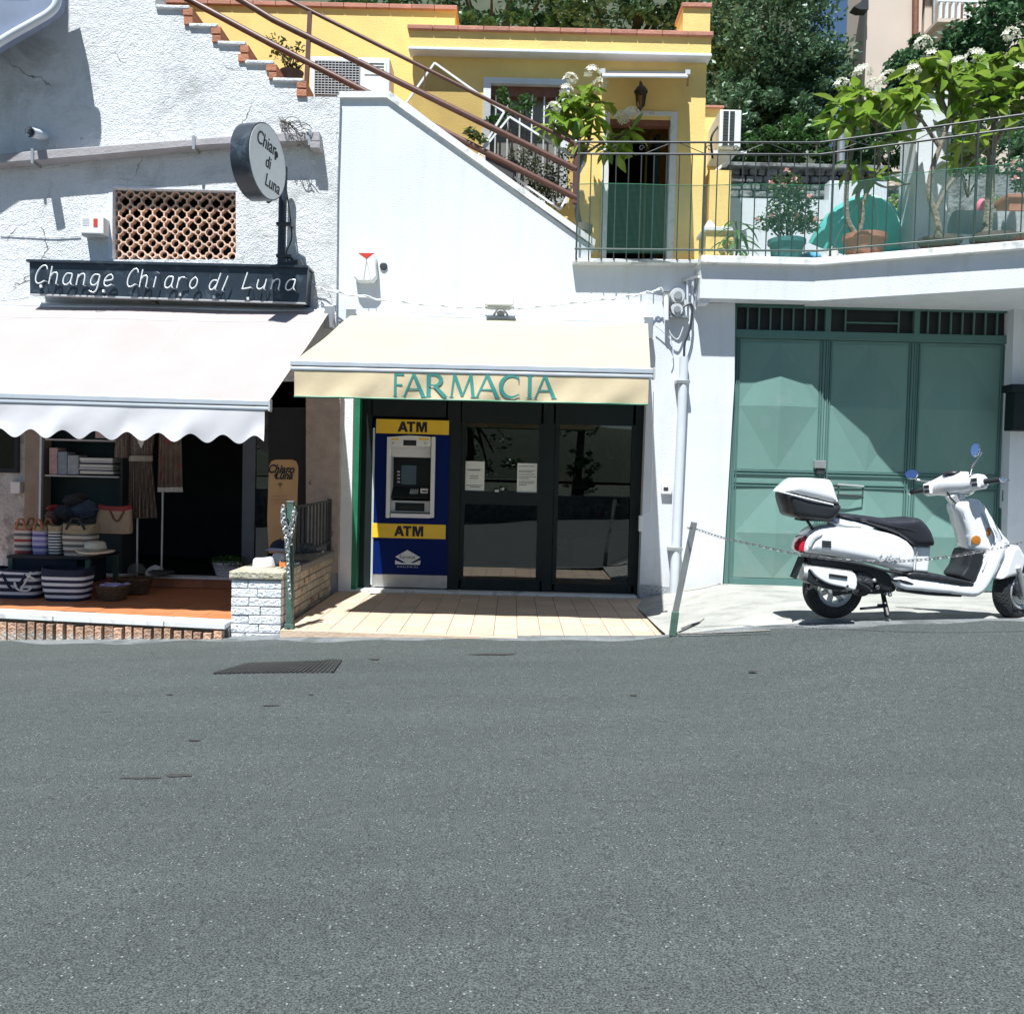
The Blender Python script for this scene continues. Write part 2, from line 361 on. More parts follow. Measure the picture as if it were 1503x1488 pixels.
M = {}
M['road'] = asphalt(); M['rough'] = roughcast()
M['white'] = pm('white_wall_paint', (.675, .70, .745), .75, .05, 1.2, .03, 90, c3=(.58, .60, .63), c3s=1.3, c3t=(.55, .78))
M['whitelo'] = pm('white_wall_paint_worn', (.76, .78, .80), .8, .06, 2., .04, 60, c3=(.50, .48, .44), c3s=3.5, c3t=(.6, .7))
M['pink'] = pm('worn_pinkish_plaster', (.46, .38, .34), .9, .15, 8, .1, 50, c3=(.24, .16, .12), c3s=6, c3t=(.62, .68))
M['marble'] = pm('pale_marble', (.70, .70, .68), .5, .08, 5, .01, 30, rnd=.06, c3=(.45, .45, .44), c3s=5)
M['conc'] = pm('pale_concrete', (.37, .365, .335), .9, .14, 2.5, .08, 45, c3=(.24, .235, .215), c3s=3.2, c3t=(.5, .72))
M['yellow'] = pm('yellow_render', (.84, .60, .21), .85, .08, 1.6, .03, 60, c3=(.72, .50, .19), c3s=2.2, c3t=(.5, .8))
M['orange'] = pm('orange_render', (.74, .36, .04), .85, .06, 1.6, .03, 60)
M['terra'] = pm('terracotta', (.42, .17, .09), .8, .15, 8, .05, 60, rnd=.12)
M['terratile'] = pm('orange_terrace_tile', (.44, .165, .065), .6, .08, 6, .02, 50, rnd=.08)
M['clay'] = pm('clay_lattice', (.72, .50, .38), .85, .15, 9, .05, 60, rnd=.14)
M['brickcap'] = pm('red_cap_tile', (.45, .20, .14), .8, .12, 8, .04, 50, rnd=.12)
M['brown'] = pm('brown_painted_metal', (.10, .040, .028), .45, .2, 12)
M['wood'] = pm('brown_wood_lintel', (.19, .075, .04), .6, .2, 14)
M['iron'] = pm('dark_iron', (.035, .04, .042), .5, .2, 12)
M['greenpost'] = pm('green_painted_post', (.07, .13, .10), .5, .2, 12, c3=(.18, .18, .16), c3s=14, c3t=(.62, .7))
M['galv'] = pm('galvanised_metal', (.45, .46, .46), .4, .1, 10, metal=.7)
M['alu'] = pm('aluminium_bar', (.62, .65, .70), .35, .05, 10, metal=.35)
M['dark'] = pm('dark_shopfront_metal', (.007, .014, .015), .55, .15, 6, spec=.3)
M['greenedge'] = pm('green_edge_paint', (.02, .16, .08), .5, .15, 8)
M['black'] = pm('matt_black', (.01, .011, .013), .6, .2, 10)
M['sign'] = pm('dark_sign_board', (.022, .032, .045), .35, .25, 5, c3=(.06, .08, .1), c3s=7)
M['neon'] = pm('unlit_glass_tube', (.75, .78, .80), .25, .04, 20)
M['grey'] = pm('grey_plastic', (.48, .49, .50), .5, .05, 10)
M['plastic'] = pm('white_plastic', (.74, .75, .75), .4, .03, 10)
M['red'] = pm('red_plastic', (.55, .05, .03), .4, .05, 10)
M['pipe'] = pm('pale_grey_pipe', (.60, .64, .70), .45, .05, 6)
M['fasc'] = pm('mauve_grey_duct', (.34, .32, .33), .7, .12, 5, .03, 40)
M['awnl'] = pm('pinkish_white_awning_cloth', (.40, .345, .335), .85, .05, 1.5, .01, 300, trans=.10)
M['awnval'] = pm('awning_valance_cloth', (.72, .70, .72), .85, .04, 4, .01, 9, trans=.10)
M['awnc'] = pm('cream_awning_cloth', (.44, .415, .305), .85, .05, 1.5, .01, 300, trans=.10)
M['val'] = pm('sand_valance_cloth', (.66, .54, .35), .85, .06, 4, .012, 12, trans=.05)
M['tealprint'] = pm('teal_print', (.05, .25, .22), .8, .08, 14)
M['garage'] = pm('sage_green_garage_paint', (.150, .255, .228), .55, .07, 1.2, .01, 80, spec=.15, c3=(.17, .26, .24), c3s=4)
M['garaged'] = pm('green_garage_frame', (.095, .18, .165), .55, .06, 4, spec=.15)
M['blue'] = pm('atm_blue_panel', (.001, .012, .105), .5, .08, 4, spec=.12)
M['ylw'] = pm('atm_yellow_panel', (.85, .55, .03), .45, .04, 10)
M['ink'] = pm('black_print', (.01, .01, .012), .6, .1, 10)
M['paper'] = pm('white_paper', (.70, .72, .68), .8, .04, 10)
M['tile'] = pm('sandy_floor_tile', (.56, .415, .305), .7, .08, 6, .03, 50, rnd=.09, c3=(.46, .32, .20), c3s=3.2, c3t=(.58, .74))
M['grout'] = pm('dark_grout', (.16, .12, .09), .95, .2, 20)
M['granite'] = pm('speckled_granite', (.30, .31, .33), .5, .5, 60, rnd=.1)
M['brickw'] = pm('white_painted_brick', (.76, .78, .82), .8, .06, 20, .12, 40, rnd=.05, c3=(.45, .36, .28), c3s=14, c3t=(.66, .70))
M['brickd'] = pm('shabby_painted_brick', (.46, .40, .30), .9, .14, 12, .15, 40, rnd=.14, c3=(.34, .14, .07), c3s=7, c3t=(.56, .64))
M['mortar'] = pm('mortar', (.22, .21, .19), .95, .2, 20, .1, 40)
M['kbrick'] = pm('kerb_brick', (.50, .31, .21), .9, .22, 16, .1, 50, rnd=.3, c3=(.42, .40, .36), c3s=9, c3t=(.5, .6))
M['gutter'] = pm('dusty_asphalt_edge', (.19, .20, .205), .9, .15, 9, .1, 80, c3=(.11, .12, .12), c3s=4, c3t=(.5, .62))
M['glass'] = glassmat('shop_glass', (.42, .46, .46), refl=1.95); M['clear'] = glassmat('clear_glass', (.85, .9, .9), refl=1.45)
nt_w = M['white'].node_tree; nw, lw_ = nt_w.nodes, nt_w.links; bw = nw['Principled BSDF']; srcw = bw.inputs['Base Color'].links[0].from_socket
tcw = nw.new('ShaderNodeTexCoord'); mpw = nw.new('ShaderNodeMapping'); mpw.inputs['Scale'].default_value = (5, 5, .35); lw_.new(tcw.outputs['Object'], mpw.inputs[0])
now = nw.new('ShaderNodeTexNoise'); now.inputs['Scale'].default_value = 1.5; now.inputs['Detail'].default_value = 6; lw_.new(mpw.outputs[0], now.inputs['Vector'])
rw_ = nw.new('ShaderNodeMapRange'); rw_.inputs[1].default_value = .52; rw_.inputs[2].default_value = .78; rw_.inputs[4].default_value = .5; lw_.new(now.outputs['Fac'], rw_.inputs[0])
mw_ = nw.new('ShaderNodeMix'); mw_.data_type = 'RGBA'; lw_.new(rw_.outputs[0], mw_.inputs[0]); lw_.new(srcw, mw_.inputs[6]); mw_.inputs[7].default_value = (.56, .55, .52, 1); lw_.new(mw_.outputs[2], bw.inputs['Base Color'])
M['soil'] = pm('soil', (.06, .04, .03), .95, .2, 20)
M['bark'] = pm('grey_bark', (.20, .17, .13), .85, .25, 10, .1, 30)
M['barkd'] = pm('dark_bark', (.07, .055, .04), .9, .25, 8, .1, 20)
M['stone'] = pm('grey_stone', (.20, .21, .21), .9, .3, 5, .15, 14, c3=(.10, .10, .10), c3s=6, c3t=(.5, .6))
M['earth'] = pm('hillside_earth', (.05, .06, .035), .95, .3, 1.2)
M['chrome'] = pm('chrome', (.75, .76, .78), .12, .02, 10, metal=1.)
M['rust'] = pm('rusty_cast_iron', (.075, .08, .076), .8, .25, 20, .1, 60, c3=(.075, .062, .05), c3s=12)
def grime(m, z0, z1, col, amt=.7, sc=4.):      # splash dirt near the ground with an uneven upper edge
    nt = m.node_tree; n, l = nt.nodes, nt.links; b = n['Principled BSDF']; src = b.inputs['Base Color'].links[0].from_socket
    g = n.new('ShaderNodeNewGeometry'); sp = n.new('ShaderNodeSeparateXYZ'); l.new(g.outputs['Position'], sp.inputs[0])
    no = n.new('ShaderNodeTexNoise'); no.inputs['Scale'].default_value = sc; no.inputs['Detail'].default_value = 8; no.inputs['Roughness'].default_value = .7; l.new(g.outputs['Position'], no.inputs['Vector'])
    ad = n.new('ShaderNodeMath'); ad.operation = 'MULTIPLY_ADD'; l.new(no.outputs['Fac'], ad.inputs[0]); ad.inputs[1].default_value = (z1 - z0) * 1.6; l.new(sp.outputs['Z'], ad.inputs[2])
    r = n.new('ShaderNodeMapRange'); r.inputs[1].default_value = z1 + (z1 - z0) * .8; r.inputs[2].default_value = z0 + (z1 - z0) * .5; r.inputs[4].default_value = amt; l.new(ad.outputs[0], r.inputs[0])
    mx = n.new('ShaderNodeMix'); mx.data_type = 'RGBA'; l.new(r.outputs[0], mx.inputs[0]); l.new(src, mx.inputs[6]); mx.inputs[7].default_value = (*col, 1); l.new(mx.outputs[2], b.inputs['Base Color'])
grime(M['white'], .0, .55, (.45, .43, .40), .8); grime(M['garage'], .15, .5, (.26, .28, .24), .6); grime(M['pipe'], 0, .5, (.35, .35, .33), .6)
def lin(c): return tuple(((x / 255) / 12.92 if x / 255 < .04045 else ((x / 255 + .055) / 1.055) ** 2.4) for x in c)

def textmesh(s, size, extrude=.003, shear=0., bold=0., align='CENTER', sx=1., space=1.):
    c = bpy.data.curves.new('txt', 'FONT'); c.body = s; c.size = size; c.extrude = extrude; c.shear = shear; c.offset = bold; c.align_x = align; c.align_y = 'CENTER'; c.space_character = space; c.resolution_u = 4
    o = bpy.data.objects.new('txt', c); COL.objects.link(o); dg = bpy.context.evaluated_depsgraph_get(); dg.update()
    me = bpy.data.meshes.new_from_object(o.evaluated_get(dg)); bpy.data.objects.remove(o)
    me.transform(Matrix.Diagonal((sx, 1, 1, 1))); return me
RX90 = Matrix.Rotation(math.pi / 2, 4, 'X')
def lettering(parent, s, size, at, m, rot=RX90, name='lettering', **k):
    me = textmesh(s, size, **k); me.transform(Matrix.Translation(Vector(at) - WL[parent]) @ rot); me.materials.clear(); me.materials.append(m)
    o = bpy.data.objects.new(name, me); COL.objects.link(o); o.parent = parent; WL[o] = WL[parent].copy(); return o
def cr(pts, sub=5, closed=False):        # Catmull-Rom
    P = [Vector(p) for p in pts]; n = len(P); out = []
    for i in range(n if closed else n - 1):
        if closed: a, b, c, d = P[i - 1], P[i], P[(i + 1) % n], P[(i + 2) % n]
        else: a, b, c, d = P[max(i - 1, 0)], P[i], P[i + 1], P[min(i + 2, n - 1)]
        for k in range(sub):
            t = k / sub; out.append(.5 * ((2 * b) + (c - a) * t + (2 * a - 5 * b + 4 * c - d) * t * t + (3 * b - a - 3 * c + d) * t ** 3))
    if not closed: out.append(P[-1].copy())
    return out
# ================================================================ ground
EX = [-14, -6, -4.56, -2.4, -1.88, 1.31, 1.87, 2.42, 3.75, 6, 14]
EZ = [-.42, -.27, -.20, -.085, -.045, .045, .195, .282, .350, .42, .55]
EY = [9.2, 8.05, 7.78, 7.5, 7.46, 7.32, 6.98, 6.77, 6.73, 6.6, 6.2]
def edgeY(x): return ip(x, EX, EY)
def edgeZ(x): return sum(ip(x + d, EX, EZ) for d in (-.12, 0, .12)) / 3
def roadZ(x, y):
    w = max(0., min(1., 1 - (edgeY(x) - y) / 3.2)); w = w * w * (3 - 2 * w)
    return (1 - w) * max(-.5, min(.5, .045 * x)) + w * edgeZ(x)
def poly_z(s, pts, z0, z1):
    a = sum(pts[i][0] * pts[(i + 1) % len(pts)][1] - pts[(i + 1) % len(pts)][0] * pts[i][1] for i in range(len(pts)))
    if a < 0: pts = pts[::-1]
    n = len(pts); vs = [(p[0], p[1], z0) for p in pts] + [(p[0], p[1], z1) for p in pts]
    s.add(vs, [tuple(range(n - 1, -1, -1)), tuple(range(n, 2 * n))] + [(i, (i + 1) % n, (i + 1) % n + n, i + n) for i in range(n)]); return s
MB.poly_z = poly_z
def roadpt(u, v):
    x = -40 + 80 * u if not 0 else 0
    x = math.copysign(abs(2 * u - 1) ** 1.8 * 40, u - .5)
    ye = edgeY(max(-14, min(14, x))) + .1; y = ye - (1 - v) ** 1.6 * (ye + 8)
    return (x, y, roadZ(x, y))
g = MB().grid(roadpt, 220, 60); struct('road', g, M['road'], True)
struct('ground', MB().grid(lambda u, v: (-300 + 600 * u, -250 + 550 * v, -.75), 4, 4), M['earth'])
# dusty strip at the foot of the walls
def gut(u, v):
    x = -9 + 19 * u; ye = edgeY(x) + .09
    wd = .20 + .07 * math.sin(x * 3.1) + .05 * math.sin(x * 7.7 + 1) + (.05 if x < 0 else -.03)
    y = ye - wd * (1 - v) - (0 if v < 1 else 0); return (x, y, roadZ(x, y) + .006 * (1 if v > 0.01 else -.6))
struct('dusty_road_edge', MB().grid(gut, 200, 4), M['gutter'], True)
# concrete apron on the right
BZ = lambda x: ip(x, [1.3, 1.75, 2.3, 3.2, 6, 12], [-.01, .08, .20, .18, .16, .2])
YB = 9.96
def apron(u, v):
    x = 1.32 + 12 * u ** 1.5; y0 = edgeY(x) + .04; y = y0 + (YB - y0) * v
    z = (1 - v) * (roadZ(x, y0) + .014) + v * BZ(x)
    if v == 0: z -= .05; y -= .02
    return (x, y, z + .006 * math.sin(x * 5 + y * 3))
struct('concrete_apron', MB().grid(apron, 70, 30), M['conc'], True)
# forecourt with tiles
PY0, PY1, PX0, PX1 = 7.5, 9.93, -1.93, 1.36
fc = struct('forecourt', MB().poly_z([(PX0, PY0 + .01), (1.33, 7.34), (1.45, 9.9), (1.45, 11), (PX0, 11)], -.3, .012), M['grout'])
tm = MB().box(-.097, .097, -.147, .147, -.012, .006).mesh('tile'); tm.materials.append(M['tile'])
nx = 17; TW = .2
for i in range(nx):
    for j in range(9):
        x = PX0 + .1 + i * TW; y = 9.83 - .15 - j * .3 + 0
        y += (random.random() - .5) * .004
        yf = 7.52 - .055 * (x - PX0)
        if y - .147 < yf - .02:
            if y + .12 < yf: continue
            sc = (y + .147 - yf) / .294; o = inst('tile', tm, fc, Matrix.Translation((x, yf + .147 * sc, .012)) @ Matrix.Diagonal((1, sc, 1, 1))); continue
        inst('tile', tm, fc, Matrix.Translation((x, y, .012 + random.random() * .002)) @ Matrix.Rotation((random.random() - .5) * .008, 4, 'Z'))
sl = MB().box(PX0, 1.33, -.02, .07, -.08, .016); sl.xf(Matrix.Translation((0, 7.43, 0)) @ Matrix.Rotation(-.052, 4, 'Z') @ Matrix.Translation((0, -.08, 0)))
struct('forecourt_kerb', sl, M['tile'])
# marble threshold
th = solo('threshold_step', MB().box(-1.83, 1.42, 9.84, 10.12, .0, .045), M['marble'], 'long pale marble threshold under the dark pharmacy doors', 'threshold', bevel=.008)
# cast iron grid in the road
def gratez(px, py):
    p = GZ(px, py, -.05)
    for _ in range(5): p = GZ(px, py, roadZ(p.x, p.y) + .004)
    return p
c4 = [gratez(a, b) for a, b in ((314, 989), (487, 987), (500, 969), (366, 973))]
gr = thing('drain_cover', 'rusty iron grid plate let into the grey road', 'drain cover', sum(c4, Vector()) / 4)
zc = max(p.z for p in c4)
q = MB(); q.add([p + Vector((0, 0, .001)) for p in c4] + [p - Vector((0, 0, .01)) for p in c4], [(0, 1, 2, 3), (0, 4, 5, 1), (1, 5, 6, 2), (2, 6, 7, 3), (3, 7, 4, 0)])
part('plate', q, M['rust'], gr)
gb = MB()
for i in range(25):
    t = i / 24; a = c4[0].lerp(c4[1], t); b = c4[3].lerp(c4[2], t); gb.bar(a + Vector((0, 0, .006)), b + Vector((0, 0, .002)), .022, .006)
part('grid_ribs', gb, M['mortar'] if 0 else pm('dark_grid_rib', (.022, .022, .02), .8, .3, 20), gr, kind='stuff')
# small tar patches / leaves on the road
for k, (px, py, w, h) in enumerate(((550, 967, 8, 1.3), (720, 960, 40, 1.4), (249, 1019, 5, 1.), (284, 1086, 9, 1.1), (456, 1019, 4, 1.), (1105, 985, 8, 1.2), (262, 1137, 22, 2.2), (205, 1141, 40, 1.2), (930, 1020, 6, 1.1), (396, 1035, 14, .8), (487, 968, 15, 1.2))):
    pts = []
    for i in range(12):
        t = i / 12 * 2 * math.pi; r = .7 + .5 * random.random(); p = GZ(px + w * r * math.cos(t), py + h * r * math.sin(t), 0)
        for _ in range(3): p = GZ(px + w * r * math.cos(t), py + h * r * math.sin(t), roadZ(p.x, p.y) + .004)
        pts.append(p)
    struct('tar_patch', MB().add(pts, [tuple(range(11, -1, -1))]), pm('tar_patch', (.028, .026, .022) if k not in (6, 7) else (.042, .040, .038), .9, .2, 30, .05, 90))

# ================================================================ terrace of the left shop
TZ = .045
def tey(x): return ip(x, [-8, -4.56, -2.4], [8.22, 7.78, 7.50])
tf = struct('shop_terrace', MB().poly_z([(-8, tey(-8) + .20), (-2.4, tey(-2.4) + .20), (-2.4, 9.6), (-8, 9.6)], -.5, TZ - .006), M['mortar'])
tt = MB().box(-.163, .163, -.163, .163, -.01, .006).mesh('tile'); tt.materials.append(M['terratile'])
for i in range(13):
    for j in range(6):
        x = -2.4 - .165 - i * .33; y = 9.6 - .165 - j * .33
        if y - .165 < tey(x) + .16: 
            if y + .1 < tey(x) + .20: continue
            y0 = tey(x) + .205; sc = (y + .165 - y0) / .33; inst('tile', tt, tf, Matrix.Translation((x, y0 + .165 * sc, TZ - .004)) @ Matrix.Diagonal((1, sc, 1, 1))); continue
        inst('tile', tt, tf, Matrix.Translation((x, y, TZ - .004 + random.random() * .002)))
for a, b in ((-8, -7), (-7, -5.9), (-5.9, -4.95), (-4.95, -3.98), (-3.98, -2.96), (-2.96, -2.41)):
    a += .004; b -= .004
    part('marble_slab', MB().poly_z([(a, tey(a) - .03), (b, tey(b) - .03), (b, tey(b) + .20), (a, tey(a) + .20)], TZ - .045, TZ + .004), M['marble'], tf, bevel=.006)
# upright bricks under it
bb = MB().box(-.036, .036, -.05, .03, -.125, .125).mesh('brick'); bb.materials.append(M['kbrick'])
x = -2.47
while x > -6.4:
    w = .75 + random.random() * .4
    inst('brick', bb, tf, Matrix.Translation((x, tey(x) + .02 + random.uniform(-.012, .018), TZ - .19 + random.uniform(-.022, .006))) @ Matrix.Rotation(math.atan(-.139) + random.uniform(-.04, .04), 4, 'Z') @ Matrix.Diagonal((w, 1, 1, 1)))
    x -= .09
struct('terrace_base', MB().poly_z([(-8, tey(-8) + .035), (-2.4, tey(-2.4) + .035), (-2.4, 9), (-8, 9)], -.6, TZ - .05), M['mortar'])
# step up into the shop
st = struct('shop_step', MB().box(-8, -2.0, 9.62, 12.5, -.2, .148), M['dark'])
rt = MB().box(-.165, .165, -.012, .012, -.045, .045).mesh('tile'); rt.materials.append(M['terra'])
for i in range(12): inst('tile', rt, st, Matrix.Translation((-2.17 - i * .335, 9.606, .098)))
part('step_edge', MB().box(-6.4, -2.0, 9.57, 9.75, .148, .172), M['marble'], st, bevel=.005)

# ================================================================ the old building on the left
YL = 9.80
sv = [(230, 10), (279, 10), (279, 37), (320, 38), (321, 63), (361, 65), (361, 91), (402, 93), (402, 117), (446, 118), (446, 142), (499, 143)]
out = [(-160, -260), (228, -260), (228, 10)] + sv[1:] + [(495, 600), (-160, 600)]
ob = thing('old_house', 'old house with white roughcast wall and stepped weathered top', 'house', (UX(250, 0, YL), YL, 0))
wo = MB()
# wall with a hole for the lattice: split in polygons round the opening
hx0, hy0, hx1, hy1 = 161, 276, 346, 381
wo.pprism([(-160, -260), (228, -260), (228, 10)] + sv[1:] + [(495, hy0), (-160, hy0)], YL, .3)
wo.pprism([(-160, hy0), (hx0, hy0), (hx0, hy1), (-160, hy1)], YL, .3)
wo.pprism([(hx1, hy0), (495, hy0), (494, hy1), (hx1, hy1)], YL, .3)
wo.pprism([(-160, hy1), (494, hy1), (492, 598), (-160, 598)], YL, .3)
part('wall', wo, M['rough'], ob)
rng_ = random.Random(3)
# broken brick edges of the steps
for i in range(1, len(sv) - 1, 2):
    a, b = sv[i], sv[i + 1]
    for k in range(2):
        y0 = a[1] + (b[1] - a[1]) * k / 2; y1 = a[1] + (b[1] - a[1]) * (k + 1) / 2
        dx = rng_.uniform(-4, 1)
        part('brick', MB().rbox(a[0] - 8 + dx, y0 + 1.2, a[0] + 4, y1 - .6, YL - .025, .34), M['terra'], ob, bevel=.006)
    prev = sv[i - 1]
    part('plaster_cap', MB().rbox(prev[0] - 2, prev[1] - 3, a[0] - 1, prev[1] + 3, YL - .03, .34), M['rough'], ob, bevel=.012)
# unseen block added out of frame at the left, shaped to throw the tall shadow
part('shadow_block', MB().box(-9, -5.29, 8.8, 9.79, 7.35, 10.5), M['rough'], ob)
# the sloping roof end with its gutter, top left
rf = MB(); rf.pprism([(-90, 112), (-90, 0), (0, -60), (70, -90), (84, -30), (80, 4), (70, 14), (46, 30), (0, 56)], 9.32, .2)
rp_ = part('roof', rf, pm('blue_grey_roof_board', (.20, .24, .34), .7, .15, 3), ob)
part('gutter', MB().tube(cr([U(-90, 124, 9.3), U(0, 62, 9.3), U(50, 33, 9.3), U(74, 18, 9.3), U(84, 2, 9.3), U(84, -30, 9.3)], 5), .042, 10), M['pipe'], rp_, smooth=True)
# lattice window of clay rings
part('window_reveal', MB().rbox(hx0 - 2, hy0 - 1, hx0 + 4, hy1, YL - .004, .14).rbox(hx0 + 4, hy0 - 1.5, hx1 + 1, hy0 + 2, YL - .004, .14), M['white'], ob)
lw = thing('lattice_window', 'screen of round clay rings filling the opening above the dark sign board', 'lattice screen', U(253, 381, YL))
x0, x1, z0, z1 = rect(hx0, hy0, hx1, hy1, YL)
nc, nr = 11, 6; cw = (x1 - x0) / nc; ch = (z1 - z0) / nr
def ringcell(r, hw, hh):
    b = MB(); n = 14; y0, y1 = -.035, .035
    for ro, ri in ((r, r - .011),):
        vs = []
        for k in range(n):
            t = 2 * math.pi * k / n
            for rr, y in ((ro, y0), (ri, y0), (ri, y1), (ro, y1)): vs.append((rr * math.cos(t), y, rr * math.sin(t)))
        fs = []
        for k in range(n):
            l = (k + 1) % n
            for q in range(4): w = (q + 1) % 4; fs.append((k * 4 + q, k * 4 + w, l * 4 + w, l * 4 + q))
        b.add(vs, fs)
    t = .0085
    b.box(r - .004, hw, y0, y1, -t, t).box(-hw, -r + .004, y0, y1, -t, t).box(-t, t, y0, y1, r - .004, hh).box(-t, t, y0, y1, -hh, -r + .004); return b
rb = ringcell(.051, cw / 2, ch / 2).mesh('ring_block', smooth=30); rs_ = ringcell(.037, cw / 2, ch / 2).mesh('ring_block', smooth=30)
for r_ in (rb, rs_): r_.materials.append(M['clay'])
# photo shows a second, diagonal set of webs: four-lobed gaps between big rings
for i in range(nc):
    for j in range(nr):
        inst('ring_block', rb if (i + j) % 2 == 0 else rs_, lw, Matrix.Translation((x0 + cw * (i + .5), YL + .11, z0 + ch * (j + .5))))
part('frame', MB().box(x0 - .01, x0 + .006, YL + .06, YL + .16, z0, z1).box(x1 - .006, x1 + .01, YL + .06, YL + .16, z0, z1), M['clay'], lw)
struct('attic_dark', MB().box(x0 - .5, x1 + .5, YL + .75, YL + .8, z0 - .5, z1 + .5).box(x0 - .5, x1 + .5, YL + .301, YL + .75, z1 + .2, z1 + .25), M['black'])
# long grey duct across the wall
dk = thing('wall_duct', 'long mauve grey duct crossing the rough wall above the lattice', 'duct', U(250, 220, YL - .1))
q = MB(); q.pprism([(-60, 230), (0, 226), (40, 222), (150, 214), (330, 200), (380, 196), (468, 192), (470, 208), (380, 210), (300, 214), (150, 228), (40, 237), (-60, 245)], YL - .155, .153)
part('casing', q, M['fasc'], dk, bevel=.012)
part('end_block', MB().rbox(455, 208, 470, 218, YL - .17, .17), M['fasc'], dk, bevel=.008)
for px, a, b in ((282, 199, 219), (452, 190, 213), (45, 218, 240)):
    part('strap', MB().rbox(px, a, px + 4, b, YL - .165, .16), M['galv'], dk)
# stub of drain pipe
q = MB(); a = U(66, 200, YL); b = U(44, 194, YL - .38)
q.tube([a, b], .052, 16, cap=False).tube([b, a], .043, 16, cap=False); 
solo('drain_stub', q, M['pipe'], 'short pale drain pipe sticking out of the wall near the top left', 'pipe', smooth=True)
# alarm box
def alarm(px0, py0, px1, py1, Y, d, label, cat, tri):
    t = thing('alarm_box', label, cat, U((px0 + px1) / 2, py1, Y))
    if not tri:
        part('casing', MB().rbox(px0, py0, px1, py1, Y - d, d), M['plastic'], t, bevel=.008)
        part('base', MB().rbox(px0 + 2, py1 - .5, px1 - 3, py1 + 3, Y - d + .02, d - .02), M['grey'], t)
        for k in range(5): part('slot', MB().rbox(px0 + 3, py0 + 3 + 2.4 * k, px0 + 13, py0 + 4 + 2.4 * k, Y - d - .002, .003), M['grey'], t)
        part('mark', MB().rbox(px1 - 15, py0 + 3, px1 - 9, py0 + 15, Y - d - .004, .005), M['red'], t)
    else:
        part('casing', MB().pillow([(UX(a, b, Y), UZ(a, b, Y)) for a, b in ((522, 376), (526, 371), (548, 371), (553, 376), (555, 410), (549, 417), (528, 417), (522, 410))], Y - d, Y, .02), M['plastic'], t, smooth=50)
        part('mark', MB().pprism([(526, 371.5), (549, 371.5), (538, 380)], Y - d - .003, .01), M['red'], t)
        part('ridge', MB().bar(U(538, 381, Y - d - .002), U(533, 414, Y - d - .002), .008).bar(U(538, 381, Y - d - .002), U(545, 414, Y - d - .002), .008), M['grey'], t)
alarm(118, 318, 152, 343, YL, .14, 'small white alarm box left of the clay lattice', 'alarm box', False)
# dark shop sign with glass-tube letters
sg = thing('shop_sign', 'long dark board with thin white letters reading Change Chiaro di Luna', 'shop sign', U(245, 440, YL - .2))
YS = YL - .26
cs = [(43, 384), (452, 393), (448, 444), (44, 431)]
part('board', MB().pprism(cs, YS, .055), M['sign'], sg, bevel=.004)
part('top_lip', MB().pprism([(38, 380.5), (452, 389.5), (452, 393), (38, 384)], YS - .03, .29), M['sign'], sg)
part('end_bracket', MB().pprism([(446, 392), (452, 392), (449, 446), (443, 446)], YS + .055, .2), M['sign'], sg)
part('lower_lip', MB().pprism([(44, 431), (448, 444), (448, 446), (44, 433)], YS - .012, .06), M['grey'], sg)
GL = {'C': [[(.92, .8), (.8, .97), (.5, 1), (.18, .75), (.05, .4), (.15, .08), (.45, 0), (.85, .15)]],
      'h': [[(.1, 1), (.08, 0)], [(.08, .4), (.3, .62), (.6, .62), (.7, .45), (.7, 0)]],
      'a': [[(.75, .6), (.3, .62), (.08, .35), (.15, .05), (.45, 0), (.72, .2), (.78, .58)], [(.78, .6), (.74, .15), (.85, 0)]],
      'n': [[(.1, .62), (.08, 0)], [(.08, .36), (.3, .6), (.6, .62), (.7, .42), (.7, 0)]],
      'g': [[(.75, .6), (.3, .62), (.08, .35), (.15, .08), (.45, .03), (.72, .22), (.78, .58)], [(.78, .58), (.72, -.2), (.45, -.38), (.08, -.28)]],
      'e': [[(.1, .3), (.72, .38), (.65, .6), (.35, .63), (.08, .38), (.12, .08), (.4, 0), (.72, .1)]],
      'i': [[(.3, .62), (.25, 0)], [(.33, .88), (.33, .86)]],
      'r': [[(.12, .62), (.08, 0)], [(.09, .35), (.3, .6), (.65, .6)]],
      'o': [[(.42, .62), (.12, .42), (.1, .12), (.38, 0), (.68, .15), (.72, .45), (.5, .62), (.42, .62)]],
      'd': [[(.7, .55), (.3, .55), (.05, .3), (.15, .02), (.45, .02), (.75, .3)], [(.95, 1), (.68, 0)]],
      'I': [[(.55, .85), (.25, -.05)]],
      'L': [[(.25, 1), (.1, .1), (.15, 0), (.8, .08)]],
      'u': [[(.1, .6), (.08, .15), (.3, 0), (.6, .12), (.72, .3)], [(.75, .62), (.7, 0)]]}
def neon(parent, word, px0, px1, pyb0, pyb1, cap, Y, r=.0068):
    n = len(word)
    for i, chh in enumerate(word):
        wpx = (px1 - px0) / n; bx = px0 + wpx * i; by = pyb0 + (pyb1 - pyb0) * i / n
        b = MB()
        for stv in GL[chh]:
            P = [U(bx + wpx * (.05 + .84 * x_) + 5 * y_, by - cap * y_, Y) for x_, y_ in stv]
            b.tube(cr(P, 4) if len(P) > 2 else P, r, 6)
        s_ = stv[-1]; e = U(bx + wpx * (.05 + .84 * s_[0]) + 5 * s_[1], by - cap * s_[1], Y); b.tube([e, e + Vector((0, .06, 0))], .004, 5)
        part('letter', b, M['neon'], parent, smooth=True)
neon(sg, 'Change', 49, 170, 416, 421, 26, YS - .06)
neon(sg, 'Chiaro', 184, 294, 421, 424, 26, YS - .06)
neon(sg, 'dI', 305, 339, 425, 426, 24, YS - .06)
neon(sg, 'Luna', 353, 437, 424, 426, 24, YS - .06)
